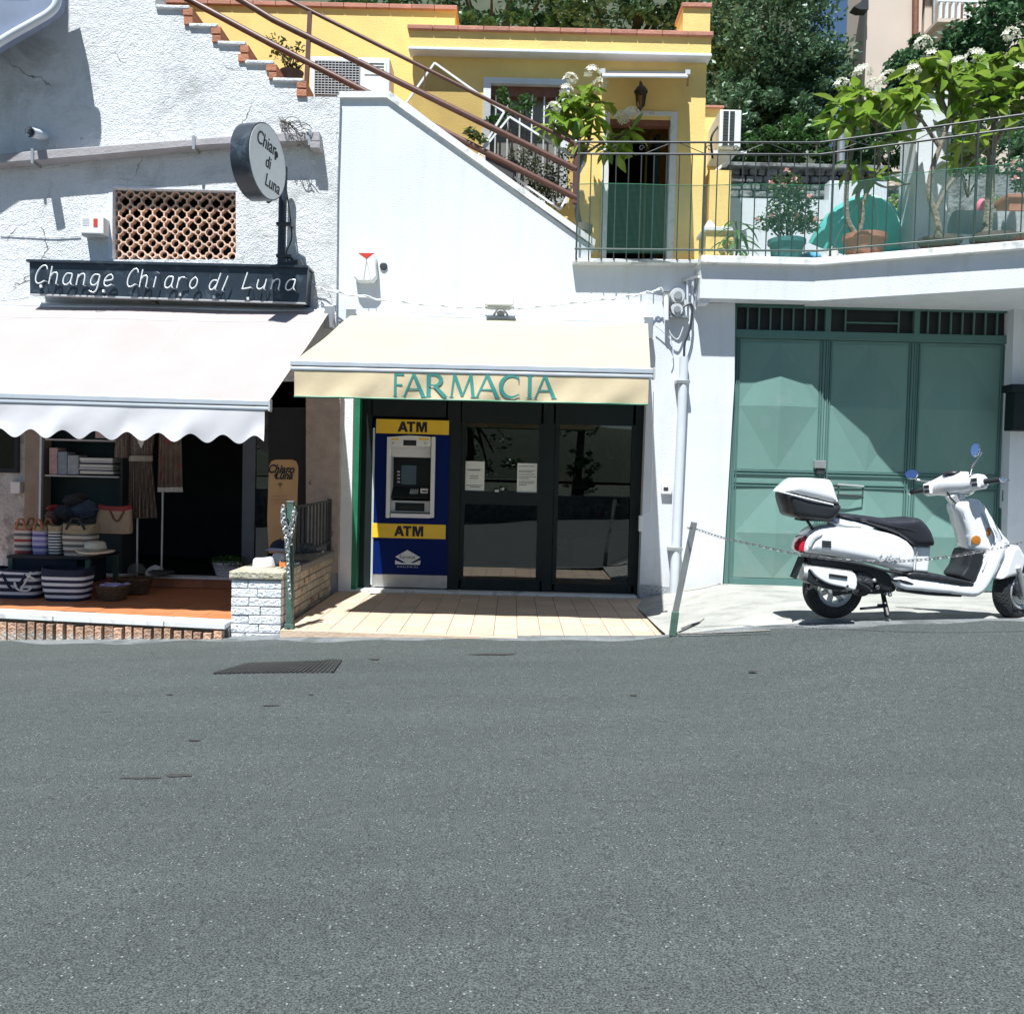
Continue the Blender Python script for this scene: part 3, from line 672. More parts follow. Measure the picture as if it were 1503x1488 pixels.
for px, py in ((58, 420), (150, 427), (262, 432), (312, 436), (362, 438)): part('clip', MB().rbox(px, py - 2, px + 3, py + 2, YS - .03, .03), M['neon'], sg)
# round projecting sign on its pole
rn = thing('round_sign', 'round white double sided sign reading Chiaro di Luna on a wall pole', 'hanging sign', U(415, 385, YL - .12))
YP = YL - .16
part('pole', MB().tube([U(413, 388, YP), U(416, 246, YP)], .045, 12), M['sign'], rn, smooth=True)
part('cable', MB().tube(cr([U(419, 270, YP), U(426, 320, YP + .02), U(428, 350, YP), U(420, 372, YP - .03), U(424, 388, YP - .03), U(414, 392, YP)], 4), .008, 6), M['black'], rn, smooth=True)
for py in (328, 375):
    part('clamp', MB().rbox(405, py - 2, 427, py + 2.5, YP - .055, .06).rbox(407, py - 1.5, 410, py + 2, YP, .16).rbox(422, py - 1.5, 425, py + 2, YP, .16), M['iron'], rn, bevel=.003)
part('base_plate', MB().pprism([(404, 388), (440, 380), (446, 392), (404, 390)], YP - .05, .2), M['iron'], rn)
phi = math.radians(76); nrm = Vector((math.sin(phi), -math.cos(phi), 0)); R_ = .372
cen = U(392, 238, 9.08); side = Vector((math.cos(phi), math.sin(phi), 0)); upv = Vector((0, 0, 1))
Md = Matrix.Translation(cen) @ Matrix((( side.x, upv.x, nrm.x, 0), (side.y, upv.y, nrm.y, 0), (side.z, upv.z, nrm.z, 0), (0, 0, 0, 1)))
part('drum', MB().lathe([(R_ - .01, -.20), (R_, -.19), (R_, .008), (R_ - .012, .010)], n=48).xf(Md), M['sign'], rn, smooth=40)
part('face', MB().lathe([(R_ - .014, .006), (R_ - .014, .013)], n=48).xf(Md), M['plastic'], rn, smooth=40)
part('bracket_arm', MB().tube([cen + Vector((.02, .3, -.3)) - nrm * .1, U(414, 282, YP)], .022, 8), M['iron'], rn)
for s_, u_, v_, z_ in (('Chiar', -.05, .17, .20), ('di', -.01, -.01, .18), ('Luna', .08, -.20, .19)):
    me = textmesh(s_, z_, .002, shear=.25, sx=.82); me.transform(Md @ Matrix.Translation((u_, v_, .016)) @ Matrix.Rotation(-.06, 4, 'Z')); me.transform(Matrix.Translation(-WL[rn])); me.materials.clear(); me.materials.append(M['ink'])
    o = bpy.data.objects.new('lettering', me); COL.objects.link(o); o.parent = rn; WL[o] = WL[rn].copy()
mo = MB().lathe([(.034, .014), (.034, .018)], n=20).xf(Matrix.Translation((.155, .125, 0))).box(.125, .15, .065, .1, .014, .018); mo.xf(Md); part('moon_mark', mo, M['ink'], rn)

# ================================================================ stair
stt = thing('outdoor_stair', 'outdoor stair rising left between the old house and yellow villa', 'staircase', (UX(446, 142, 10.2), 10.4, 3.7))
for i in range(14):
    x1 = UX(455, 143, 9.9) - i * .312; zt = UZ(400, 130, 9.9) - .12 + i * .187
    for sgn in (1,):
        pass
    part('step', MB().box(x1 - .36, x1, YL + .32, 11.0, zt - .5, zt), M['terra'], stt)
for i in range(1, 9):
    x1 = UX(455, 143, 9.9) + i * .33; zt = UZ(400, 130, 9.9) - .12 - i * .205
    if zt > 3.75: part('step', MB().box(x1 - .34, x1, 10.17, 10.95, zt - .5, zt), M['terra'], stt)
hr = thing('stair_handrail', 'three brown tube handrails running down beside the stair wall', 'handrail', U(845, 300, 10.0))
YR = 10.28
part('rail', MB().tube([U(300, -64, YR), U(421, -1, YR), U(846, 212, YR)], .022, 10), M['brown'], hr, smooth=True)
part('rail', MB().tube([U(240, -68, YR), U(400, 29, YR), U(846, 249, YR)], .036, 10), M['brown'], hr, smooth=True)
part('rail', MB().tube([U(240, -20, YR), U(400, 66, YR), U(846, 291, YR)], .036, 10), M['brown'], hr, smooth=True)
part('post', MB().bar(U(455, 18, YR), U(449, 142, YR), .045), M['brown'], hr)
part('post', MB().bar(U(624, 104, YR), U(622, 138, YR), .016), M['brown'], hr)
part('post', MB().bar(U(847, 205, YR), U(845, 300, YR), .075, .05), M['brown'], hr, bevel=.006)
part('post_cap', MB().ellipsoid(U(846, 209, YR), .035, .035, .03), M['galv'], hr, smooth=True)

# ================================================================ white pharmacy building
YW = 9.85
ph = thing('pharmacy_building', 'white single storey building with diagonal stair wall above the pharmacy', 'building', U(760, 870, YW))
wb = MB()
wb.pprism([(495.5, 140), (566, 141), (867, 361), (867, 386), (1030, 386), (1030, 445), (1079, 445), (1078, 560), (492, 560)], YW, .3)
wb.pprism([(492, 560), (529, 560), (521, 880), (484, 880)], YW, .3)
part('wall', wb, M['white'], ph)
part('wall', MB().pprism([(950, 560), (1078, 560), (1058, 900), (937, 900)], YW, .3), M['white'], ph)
part('lower_pilaster', MB().pprism([(449, 560), (500, 560), (496, 840), (449, 840)], YW - .12, .3), M['pink'], ph)
part('lower_pilaster', MB().pprism([(500, 560), (519, 560), (514, 868), (496, 868)], YW - .03, .1), M['whitelo'], ph)
part('door_edge', MB().pprism([(521, 575), (529, 575), (522, 868), (515, 868)], YW - .004, .16), M['greenedge'], ph)
cp = [(498, 134), (572, 134), (874, 352), (873, 361), (567, 143), (498, 143)]
part('coping', MB().pprism(cp, YW - .035, .375), M['marble'], ph)
part('coping', MB().pprism([(841, 379), (1029, 381), (1029, 387), (841, 385)], YW - .13, .6), M['marble'], ph, bevel=.006)
part('granite_base', MB().pprism([(941, 858), (992, 862), (987, 893), (938, 888)], YW - .02, .03), M['granite'], ph)
# upper deck slab and the room shells (they close the building)
UD = 3.735
dkp = [(UX(870, 380, YW), YW + .3), (1.98, YW + .3), (1.98, 9.62), (UX(1197, 382, 9.62), 9.62), (5.1, 8.66), (9, 6.5), (14, 6.5), (14, 22), (-8, 22), (-8, YW + .302)]
struct('upper_deck', MB().poly_z(dkp, UD - .3, UD), M['conc'])
fk = thing('deck_edge_beam', 'white concrete beam over the green garage, bending forward to the right', 'beam', (3.2, 9.6, 3.3))
kx = UX(1197, 382, 9.6)
zt0, zt1 = 3.73, 3.31
bp_ = [(UX(1028, 410, 9.6), 9.6), (kx, 9.6), (5.1, 8.64), (9.2, 6.4), (9.2, 6.8), (5.25, 8.95), (kx + .05, 9.84), (UX(1028, 410, 9.6), 9.84)]
part('fascia', MB().poly_z(bp_, zt1, zt0 - .06), M['white'], fk)
bq = [(UX(1028, 410, 9.6) - .01, 9.53), (kx - .02, 9.53), (5.08, 8.56), (9.2, 6.3), (9.2, 6.8), (5.25, 8.97), (kx + .05, 9.9), (UX(1028, 410, 9.6) - .01, 9.9)]
part('coping', MB().poly_z(bq, zt0 - .06, zt0 + .02), M['marble'], fk, bevel=.006)
part('soffit', MB().poly_z([(kx, 9.845), (5.2, 8.95), (9.2, 6.8), (9.2, 9.95), (kx, 9.95)], zt1 + .002, zt1 + .05), M['white'], fk)
part('bearing_end', MB().box(UX(1028, 445, 9.6), UX(1042, 445, 9.6), 9.63, 9.845, zt1 - .05, zt1), M['white'], fk)
# right wall beyond the garage
part('wall', MB().pprism([(1489, 440), (1900, 420), (1900, 900), (1475, 880)], 9.8, .5), M['white'], ph)
struct('garage_interior', MB().box(1.9, 6.5, 10.9, 10.95, 0, 3.5).box(1.8, 6.5, 10.2, 10.95, 2.0, 2.02), M['black'])
# box of a mail or meter case, dark green, right edge
mb_ = thing('letter_box', 'dark green metal box on the white wall at the right edge', 'letter box', U(1500, 632, 9.8))
part('casing', MB().rbox(1488, 572, 1530, 632, 9.62, .18), M['dark'], mb_, bevel=.006)
part('lid', MB().rbox(1486, 564, 1532, 575, 9.58, .22), M['dark'], mb_, bevel=.006)
# ================================================================ awnings
def awning(label, rl, rr, fl, fr, Yr, Yf, clothm, valm, bow, valh, scallop, group, arms=True, roll=.05):
    # rl, rr: photo points of the back edge; fl, fr: of the front bar (its middle)
    A, B = U(*rl, Yr), U(*rr, Yr); C, D = U(*fl, Yf), U(*fr, Yf)
    t = thing('awning', label, 'awning', (A + B) / 2, group)
    def sheet(u, v):
        p = A.lerp(B, u).lerp(C.lerp(D, u), v)
        s = -bow * math.sin(math.pi * v) * (1 - .35 * abs(2 * u - 1)) + .006 * math.sin(u * 40) * math.sin(v * 3.1)
        p.z += s + .006 * math.sin(9 * v + 14 * u) + .008 * math.sin(5 * u + 2) * math.sin(math.pi * v) + .004 * math.sin(60 * u + 3 * v) * v * v; return p
    part('cloth', MB().grid(sheet, 70, 16), clothm, t, smooth=True)
    seams = MB()
    for u_ in ((.22, .44, .66, .88) if scallop else (.33, .66)):
        seams.tube([sheet(u_, k_ / 12) + Vector((0, 0, .0005)) for k_ in range(13)], .0022, 4)
    for v in (.14,):
        seams.tube([sheet(u / 30, v) + Vector((0, 0, .002)) for u in range(31)], .003, 5)
    part('seam', seams, M['grey'], t)
    for dz in (0, -.045):
        part('front_bar' if dz == 0 else 'lower_bar', MB().bar(C + Vector((-.02, -.0, dz)), D + Vector((.02, 0, dz)), .05 if dz == 0 else .04, .05 if dz == 0 else .032), M['alu'], t, bevel=.008)
    part('end_cap', MB().bar(D + Vector((.02, 0, -.02)), D + Vector((.035, 0, -.02)), .07, .10), M['grey'], t, bevel=.004)
    L = (D - C).length
    def val(u, v):
        p = C.lerp(D, .005 + .99 * u); h = valh
        if scallop: h = valh + .036 * math.cos(2 * math.pi * u * scallop + 1.9)
        p.z += -.06 - h * v; p.y += -.012 + (.012 * math.sin(u * L * 6 + 2 * v) + .006 * math.sin(u * L * 17 + v * 3)) * v
        return p
    vo = part('valance', MB().grid(val, 260, 8), valm, t, smooth=True)
    if not scallop:
        part('hem', MB().tube([val(u / 60, 1) for u in range(61)], .009, 6), M['greenedge'], t)
    part('roller_box', MB().tube([A + Vector((-.02, .05, .0)), B + Vector((.02, .05, .0))], roll, 12), M['alu'], t, smooth=True)
    if arms:
        for P, Q, sg_ in ((A, C, 1), (B, D, -1)):
            e = P.lerp(Q, .5) + Vector((sg_ * .45, 0, -.2))
            a = P + Vector((sg_ * .1, 0, -.12)); c = Q + Vector((sg_ * .12, .03, -.03))
            part('arm', MB().bar(a, e, .04, .06), M['galv'], t); part('arm', MB().bar(e, c, .035, .05), M['galv'], t)
            part('wall_bracket', MB().box(P.x - .05, P.x + .05, Yr - .06, Yr + .03, P.z - .18, P.z + .06), M['galv'], t, bevel=.006)
    return t, val, C, D
a1, val1, C1, D1 = awning('large pinkish white awning with scalloped valance over the left shop', (-120, 446), (484, 458), (-200, 575), (392, 592), YL - .12, 7.5, M['awnl'], M['awnval'], .03, .25, 12.5, None)
a2, val2, C2, D2 = awning('cream awning with a sand coloured valance lettered FARMACIA', (516, 462), (951, 474), (430, 533), (955, 545), YW - .12, 7.62, M['awnc'], M['val'], .02, .225, 0, None)
# FARMACIA in flared capitals, printed on the valance
def stroke(b, a, c, w0, w1, o=Vector((0, 0, 0)), n=1):
    a, c = Vector((a[0], 0, a[1])), Vector((c[0], 0, c[1])); d = (c - a).normalized(); s = Vector((-d.z, 0, d.x))
    pts = [a - s * w0 / 2, c - s * w1 / 2, c + s * w1 / 2, a + s * w0 / 2]; b.append([(p.x, p.z) for p in pts])
def arc(b, cx, cz, rx, rz, t0, t1, w0, w1, n=18):
    L, Rr = [], []
    for i in range(n + 1):
        t = math.radians(t0 + (t1 - t0) * i / n); k = i / n; w = w0 + (w1 - w0) * math.sin(math.pi * k)
        L.append((cx + (rx + w / 2) * math.cos(t), cz + (rz + w / 2) * math.sin(t))); Rr.append((cx + (rx - w / 2) * math.cos(t), cz + (rz - w / 2) * math.sin(t)))
    for i in range(n): b.append([L[i], L[i + 1], Rr[i + 1], Rr[i]])
def letter(ch):
    b = []; th, tn = .15, .085
    def serif(x, z, w=.13): b.append([(x - w, z - .018), (x + w, z - .018), (x + w, z + .018), (x - w, z + .018)])
    if ch == 'F': stroke(b, (.12, 0), (.12, 1), th, th); stroke(b, (.05, .965), (.62, .965), .07, .09); stroke(b, (.15, .52), (.52, .52), .06, .085); serif(.12, .018)
    if ch == 'A': stroke(b, (.03, 0), (.40, 1), .07, .09); stroke(b, (.40, 1), (.80, 0), .13, .16); stroke(b, (.17, .34), (.62, .34), .07, .07); serif(.03, .015, .09); serif(.80, .015, .12)
    if ch == 'R': stroke(b, (.12, 0), (.12, 1), th, th); stroke(b, (.05, .965), (.36, .965), .07, .07); arc(b, .34, .74, .22, .225, 90, -90, .07, .15); stroke(b, (.12, .515), (.36, .515), .06, .06); stroke(b, (.32, .52), (.74, 0), .12, .15); serif(.12, .015); serif(.74, .015, .1)
    if ch == 'M': stroke(b, (.05, 0), (.16, 1), .08, .10); stroke(b, (.16, 1), (.52, .05), .15, .13); stroke(b, (.52, .05), (.86, 1), .07, .09); stroke(b, (.86, 1), (.98, 0), .14, .15); serif(.05, .015, .1); serif(.98, .015, .12)
    if ch == 'C': arc(b, .46, .5, .38, .46, 48, 312, .06, .16); stroke(b, (.72, .98), (.73, .70), .05, .03); stroke(b, (.73, .20), (.76, .10), .03, .05)
    if ch == 'I': stroke(b, (.12, 0), (.12, 1), th, th); serif(.12, .015); serif(.12, .985)
    return b
fm = 'FARMACIA'; fx = [(577, 594), (592, 624), (624, 657), (661, 697), (699, 733), (732, 764), (773, 781), (785, 816)]
fw = {'F': .66, 'A': .86, 'R': .8, 'M': 1.04, 'C': .8, 'I': .24}
Cx, Dx = C2.x, D2.x
for i, chh in enumerate(fm):
    pa, pb = fx[i]; yb = 582.5 + (pa - 576) * .012; yt = yb - 34
    if chh == 'I': pb = pa + 9
    X0 = UX(pa, 565, 7.6); X1 = UX(pb, 565, 7.6); z0 = UZ((pa + pb) / 2, yb, 7.6); z1 = UZ((pa + pb) / 2, yt, 7.6)
    b = MB()
    for qi, poly in enumerate(letter(chh)):
        m = []
        # subdivide so that the print follows the cloth folds
        P = [(X0 + (X1 - X0) * p[0] / fw[chh], z0 + (z1 - z0) * p[1]) for p in poly]
        def q_(u, v): 
            ax = (P[0][0] * (1 - u) + P[1][0] * u, P[0][1] * (1 - u) + P[1][1] * u); bx = (P[3][0] * (1 - u) + P[2][0] * u, P[3][1] * (1 - u) + P[2][1] * u)
            x = ax[0] * (1 - v) + bx[0] * v; z = ax[1] * (1 - v) + bx[1] * v
            uu = ((x - Cx) / (Dx - Cx) - .005) / .99; top = val2(uu, 0); bot = val2(uu, 1); vv = (top.z - z) / (top.z - bot.z); p = val2(uu, vv)
            return (x, p.y - .0035 - .0004 * qi, z)
        b.grid(q_, 8, 2)
    part('letter', b, M['tealprint'], a2)
# ================================================================ floodlight
fl = thing('floodlight', 'small white floodlight on a bracket above the cream awning', 'floodlight', U(735, 465, YW))
part('housing', MB().rbox(711, 437, 754, 448, YW - .30, .22), M['plastic'], fl, bevel=.01)
part('lamp_glass', MB().rbox(716, 448, 749, 451, YW - .28, .16), M['grey'], fl)
part('bracket', MB().tube([U(733, 450, YW - .2), U(725, 462, YW - .1), U(733, 468, YW)], .012, 6).tube([U(736, 450, YW - .2), U(745, 462, YW - .1), U(740, 468, YW)], .012, 6), M['grey'], fl)
part('joint', MB().ellipsoid(U(735, 460, YW - .08), .045, .05, .03), M['grey'], fl, smooth=True)
alarm(520, 370, 553, 418, YW, .12, 'white siren box with a red triangle on the plain wall', 'alarm box', True)
solo('vent_pipe', MB().lathe([(.042, -.03), (.042, .005), (.032, .01)], n=20, cap=True).xf(Matrix.Translation(U(563, 391, YW - .01)) @ Matrix.Rotation(math.pi / 2, 4, 'X')), M['iron'], 'small round dark vent beside the siren box', 'vent')
# cables
def cable(pts, Y, r, m, label, cat='cable', wob=.0, twist=0):
    P = cr([U(a, b, Y if len(p) < 1 else Y) for p in [()] for a, b in pts], 8)
    P = [p + Vector((0, wob * math.sin(i * 1.7), wob * math.cos(i * 2.3))) for i, p in enumerate(P)]
    b = MB().tube(P, r, 6)
    if twist: b.tube([p + Vector((0, r * 2 * math.cos(i * 1.1), r * 2 * math.sin(i * 1.1) + .004)) for i, p in enumerate(P)], r * .8, 6)
    return solo('cable', b, m, label, cat, smooth=True)
cable([(466, 423), (500, 430), (560, 440), (640, 449), (712, 452), (770, 452), (840, 445), (900, 438), (945, 431), (972, 424)], YW - .13, .008, M['plastic'], 'twisted white cable slung across the wall above the cream awning', wob=.004, twist=1)
cable([(404, 400), (460, 420), (475, 424), (486, 437), (488, 470)], YL - .05, .006, M['grey'], 'thin grey cable at the right end of the dark sign board')
cable([(-20, 443), (20, 440), (42, 436)], YL - .04, .007, M['grey'], 'thin cable on the wall left of the dark sign board')
cable([(0, 345), (40, 347), (80, 349), (118, 347)], YL - .01, .005, M['grey'], 'thin cable running to the small white alarm box')
cable([(972, 424), (976, 440), (978, 470), (984, 490), (995, 498), (1003, 480)], YW - .06, .009, M['grey'], 'grey cable looping down beside the meter cluster')
cable([(981, 448), (990, 462), (1001, 452), (1012, 446), (1016, 452), (1014, 475), (1010, 490), (1005, 504), (1004, 524)], YW - .1, .014, M['iron'], 'thick dark cable dropping into the top of the white down pipe')
cable([(962, 478), (972, 486), (985, 500), (988, 520), (985, 530)], YW - .05, .006, M['pipe'], 'thin pale cable under the meter cluster')
jb = thing('junction_cluster', 'cluster of round junction boxes, insulators and cables near the beam corner', 'junction box', U(993, 465, YW))
for px, py, r in ((992, 437, .085), (991, 457, .07)):
    c = U(px, py, YW); rot = Matrix.Translation(c) @ Matrix.Rotation(math.pi / 2, 4, 'X')
    part('round_box', MB().lathe([(r, 0), (r, .10), (r * .9, .12)], n=24).xf(rot), M['grey'], jb, smooth=35)
    part('cover', MB().lathe([(r * .55, .12), (r * .5, .135)], n=20).xf(rot), M['galv'], jb, smooth=35)
part('insulator', MB().tube([U(978, 430, YW - .1), U(978, 470, YW - .1)], .028, 10), M['plastic'], jb, smooth=True)
part('conduit', MB().tube([U(1017, 408, YW - .07), U(1016, 455, YW - .07)], .014, 8).tube([U(1009, 412, YW - .07), U(1009, 445, YW - .07)], .012, 8), M['pipe'], jb, smooth=True)
part('bracket', MB().bar(U(1002, 413, YW - .03), U(1025, 406, YW - .2), .03).bar(U(1025, 406, YW - .2), U(1022, 425, YW), .02).bar(U(1002, 413, YW - .03), U(1010, 420, YW), .015), M['galv'], jb)
part('clamp', MB().rbox(975, 425, 983, 428, YW - .14, .14).rbox(984, 463, 1012, 466, YW - .1, .1), M['galv'], jb)
dp = thing('down_pipe', 'pale vertical down pipe with clamps between pharmacy and garage', 'pipe', U(987, 905, YW - .08))
part('tube', MB().tube([U(1004, 524, YW - .08), U(1001, 600, YW - .08), U(987, 908, YW - .08)], .05, 14), M['pipe'], dp, smooth=True)
for px, py in ((1002, 560), (991, 806)):
    part('clamp', MB().rbox(px - 9, py - 2.5, px + 11, py + 2.5, YW - .135, .134), M['galv'], dp, bevel=.003)
sw = thing('bell_switch', 'small grey key switch box beside the down pipe', 'switch', U(978, 726, YW))
part('box', MB().rbox(971, 711, 986, 725, YW - .05, .05), M['plastic'], sw, bevel=.004)
part('dial', MB().rbox(974, 715, 981, 720, YW - .054, .006), M['iron'], sw)
bp2 = thing('strap_winder', 'white shutter strap winder on the right jamb of the pharmacy', 'strap box', U(942, 780, YW - .03))
part('box', MB().rbox(938, 757, 944, 780, YW - .07, .07), M['plastic'], bp2, bevel=.004)
part('cord', MB().tube([U(941, 757, YW - .05), U(955, 752, YW - .05), U(957, 700, YW - .05), U(958, 560, YW - .05)], .006, 6), M['plastic'], bp2)

# ================================================================ pharmacy front
YG = 10.0
pf = thing('glazed_shopfront', 'dark metal pharmacy front with glazed double doors under the cream awning', 'shop front', U(740, 872, YG))
FZ0 = .046
def fbar(px0, py0, px1, py1, d=.07, Y=YG, nm='frame', par=pf, m='dark'):
    return part(nm, MB().rbox(px0, py0, px1, py1, Y, d), M[m], par, bevel=.003)
top = 572
fbar(528, top, 545, 866); fbar(655, top, 676, 872); fbar(795, top, 813, 878, d=.08); fbar(930, top, 948, 880)
fbar(545, top, 655, 612, d=.055); fbar(676, top, 795, 622, d=.055); fbar(813, top, 930, 624, d=.055)
fbar(676, 851, 795, 876, d=.055); fbar(813, 858, 930, 881, d=.055)
# left leaf: two lights with a middle rail
dl = part('door', MB().rbox(677, 722, 794, 741, YG - .012, .05), M['dark'], pf, bevel=.003)
part('glass', MB().rbox(677, 622, 795, 722, YG + .02, .008), M['glass'], dl); part('glass', MB().rbox(677, 741, 795, 851, YG + .02, .008), M['glass'], dl)
part('stile', MB().rbox(676, 622, 682, 851, YG - .008, .045), M['dark'], dl); part('stile', MB().rbox(789, 622, 795, 851, YG - .008, .045), M['dark'], dl)
part('handle', MB().rbox(726, 719, 732, 722, YG - .05, .05), M['alu'], dl, bevel=.003)
dr = part('door', MB().rbox(813, 624, 819, 858, YG - .008, .045), M['dark'], pf)
part('glass', MB().rbox(815, 624, 930, 858, YG + .02, .008), M['glass'], dr)
part('stile', MB().rbox(925, 624, 931, 858, YG - .008, .045), M['dark'], dr)
def sheet_of_paper(px0, py0, px1, py1, rows, label):
    t = thing('notice', label, 'notice', U((px0 + px1) / 2, py1, YG + .015))
    part('paper', MB().rbox(px0, py0, px1, py1, YG + .014, .0025), M['paper'], t)
    ink = MB()
    for y, a, c in rows:
        x = px0 + (px1 - px0) * a
        while x < px0 + (px1 - px0) * c:
            w = random.uniform(1.2, 3.2); ink.rbox(x, py0 + (py1 - py0) * y - .45, min(x + w, px0 + (px1 - px0) * c), py0 + (py1 - py0) * y + .45, YG + .012, .0019); x += w + .7
    part('print', ink, M['ink'], t, kind='stuff')
sheet_of_paper(681, 677, 711, 720, [(.28, .12, .88), (.31, .2, .8), (.5, .3, .72), (.58, .3, .72), (.82, .1, .9), (.87, .3, .8)], 'paper notice with opening hours on the left glass of the door')
sheet_of_paper(759, 680, 788, 723, [(.1, .1, .9), (.25, .1, .9), (.3, .1, .8), (.38, .1, .9), (.46, .1, .95), (.52, .1, .6), (.62, .1, .9), (.68, .1, .85), (.74, .1, .5)], 'paper notice closely printed on the right side of the door glass')
# interior
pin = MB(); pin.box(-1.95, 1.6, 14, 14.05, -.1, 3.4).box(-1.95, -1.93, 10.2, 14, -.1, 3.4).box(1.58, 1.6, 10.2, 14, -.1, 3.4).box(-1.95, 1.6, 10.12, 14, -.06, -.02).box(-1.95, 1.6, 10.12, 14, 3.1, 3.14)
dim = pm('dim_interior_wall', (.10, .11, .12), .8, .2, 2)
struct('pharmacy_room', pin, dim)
ctr = thing('counter', 'pale shop counter seen through the right door glass', 'counter', (1.0, 10.9, 0))
part('body', MB().box(.75, 1.5, 10.8, 11.3, -.02, .62), M['plastic'], ctr, bevel=.01); part('top', MB().box(.7, 1.55, 10.75, 11.35, .62, .66), M['grey'], ctr, bevel=.006)
shf = thing('display_rack', 'pale tall rack of small goods inside behind the right door', 'shelf', (.9, 11.6, 0))
for zz in (.4, .8, 1.2, 1.6, 2.0): part('shelf', MB().box(.55, 1.45, 11.5, 11.8, zz, zz + .025), M['grey'], shf)
part('side', MB().box(.5, .55, 11.5, 11.8, 0, 2.2), M['plastic'], shf); part('side', MB().box(1.45, 1.5, 11.5, 11.8, 0, 2.2), M['plastic'], shf)
for k in range(26):
    zz = random.choice((.425, .825, 1.225, 1.625)); x = random.uniform(.6, 1.38); w = random.uniform(.04, .09)
    part('packet', MB().box(x, x + w, 11.55, 11.65, zz, zz + random.uniform(.08, .2)), random.choice((M['plastic'], M['paper'], M['grey'], M['tealprint'], M['red'])), shf)

# ================================================================ cash machine
YA = YG - .02
at = thing('cash_machine', 'blue cash machine panel with two yellow ATM strips left of the doors', 'cash machine', U(600, 862, YA))
part('side_trim', MB().rbox(545.5, 628, 548.5, 858, YA - .012, .03), M['alu'], at)
bx0, bx1, bz0, bz1 = rect(548, 618, 658, 843, YA); ox0, ox1, oz0, oz1 = rect(571, 644, 634, 757, YA)
part('panel', MB().box(bx0, ox0, YA, YA + .03, bz0, bz1).box(ox1, bx1, YA, YA + .03, bz0, bz1).box(ox0, ox1, YA, YA + .03, oz1, bz1).box(ox0, ox1, YA, YA + .03, bz0, oz0), M['blue'], at)
part('plinth', MB().rbox(545, 843.5, 656, 862, YA + .004, .03), M['galv'], at)
def strip(px0, py0, px1, py1):
    s_ = part('sign_strip', MB().rbox(px0, py0, px1, py1, YA - .018, .017), M['ylw'], at, bevel=.003)
    WL[s_] = WL[at].copy(); c = U((px0 + px1) / 2, (py0 + py1) / 2, YA - .0205)
    
    b = MB(); H_ = .115; e_ = .0013
    def pg(p, k): b.prism([(c.x + x_ * H_, c.z + (y_ - .5) * H_) for x_, y_ in p], c.y - .0004 * k, c.y + .002)
    pg([(-1.45, 0), (-1.16, 0), (-.80, 1), (-1.08, 1)], 1); pg([(-.44, 0), (-.73, 0), (-1.08, 1), (-.80, 1)], 2); pg([(-1.2, .2), (-.68, .2), (-.74, .4), (-1.14, .4)], 3)
    pg([(-.56, .78), (.26, .78), (.26, 1), (-.56, 1)], 1); pg([(-.28, 0), (-.02, 0), (-.02, .78), (-.28, .78)], 1)
    pg([(.36, 0), (.60, 0), (.60, 1), (.36, 1)], 1); pg([(1.18, 0), (1.42, 0), (1.42, 1), (1.18, 1)], 1); pg([(.60, 1), (.60, .62), (.78, .0), (1.0, .0), (.76, 1)], 2); pg([(1.18, 1), (1.18, .62), (1.0, .0), (.78, .0), (1.02, 1)], 3)
    part('lettering', b, M['ink'], s_)
strip(552, 616, 659, 637); strip(546, 769, 654, 790)
# surround
def ring_(b, px0, py0, px1, py1, t, Y, d):
    b.rbox(px0, py0, px0 + t, py1, Y, d); b.rbox(px1 - t, py0, px1, py1, Y, d); b.rbox(px0 + t, py1 - t, px1 - t, py1, Y, d); b.rbox(px0 + t, py0, px1 - t, py0 + t, Y, d); return b
sb = MB(); sb.rbox(567, 641, 573, 760, YA - .05, .3); sb.rbox(632, 641, 638, 760, YA - .05, .3); sb.rbox(573, 754, 632, 760, YA - .05, .3)
sb.pprism([(573, 641), (600, 639), (632, 641), (632, 656), (573, 656)], YA - .05, .3)
part('surround', sb, M['plastic'], at, bevel=.006)
part('hood', MB().rbox(573, 656, 632, 671, YA + .06, .18), M['plastic'], at, bevel=.004)
part('camera_window', MB().rbox(592, 646, 611, 654, YA - .054, .01), M['black'], at)
for px in (575, 622): part('lamp', MB().ellipsoid(U(px + 3, 651, YA - .05), .022, .02, .014), M['chrome'], at, smooth=True)
part('sticker', MB().rbox(614, 643, 630, 646, YA - .053, .004), M['ylw'], at); part('sticker', MB().rbox(575, 643, 585, 646, YA - .053, .004), M['ylw'], at)
part('back_plate', MB().rbox(573, 671, 632, 735, YA + .20, .03), M['dark'], at)
scr = glassmat('screen_face', (.1, .12, .15)); scm = pm('screen', (.10, .15, .21), .12, .2, 2)
part('screen', MB().rbox(589, 683, 611, 711, YA + .185, .02), scm, at)
for k in range(4): part('key', MB().rbox(583, 691 + 5 * k, 587, 693.5 + 5 * k, YA + .187, .02), M['grey'], at)
q = MB(); a_, b_ = U(574, 730, YA + .04), U(631, 714, YA + .19); q.box(a_.x, b_.x, 0, .19, -.01, .01, Matrix.Translation((0, YA + .02, a_.z)) @ Matrix.Rotation(.55, 4, 'X'))
part('keypad_shelf', q, M['dark'], at)
kb = MB()
for i in range(4):
    for j in range(4): kb.box(-.045 + i * .024, -.027 + i * .024, .07 + j * .024, .088 + j * .024, .010, .018, Matrix.Translation(((a_.x + b_.x) / 2 + .04, YA + .02, a_.z)) @ Matrix.Rotation(.55, 4, 'X'))
part('keypad', kb, M['grey'], at, kind='stuff')
part('card_slot', MB().rbox(617, 717, 628, 726, YA + .09, .06), M['plastic'], at, bevel=.003); part('slot_mouth', MB().rbox(619, 720, 627, 722, YA + .086, .01), M['black'], at)
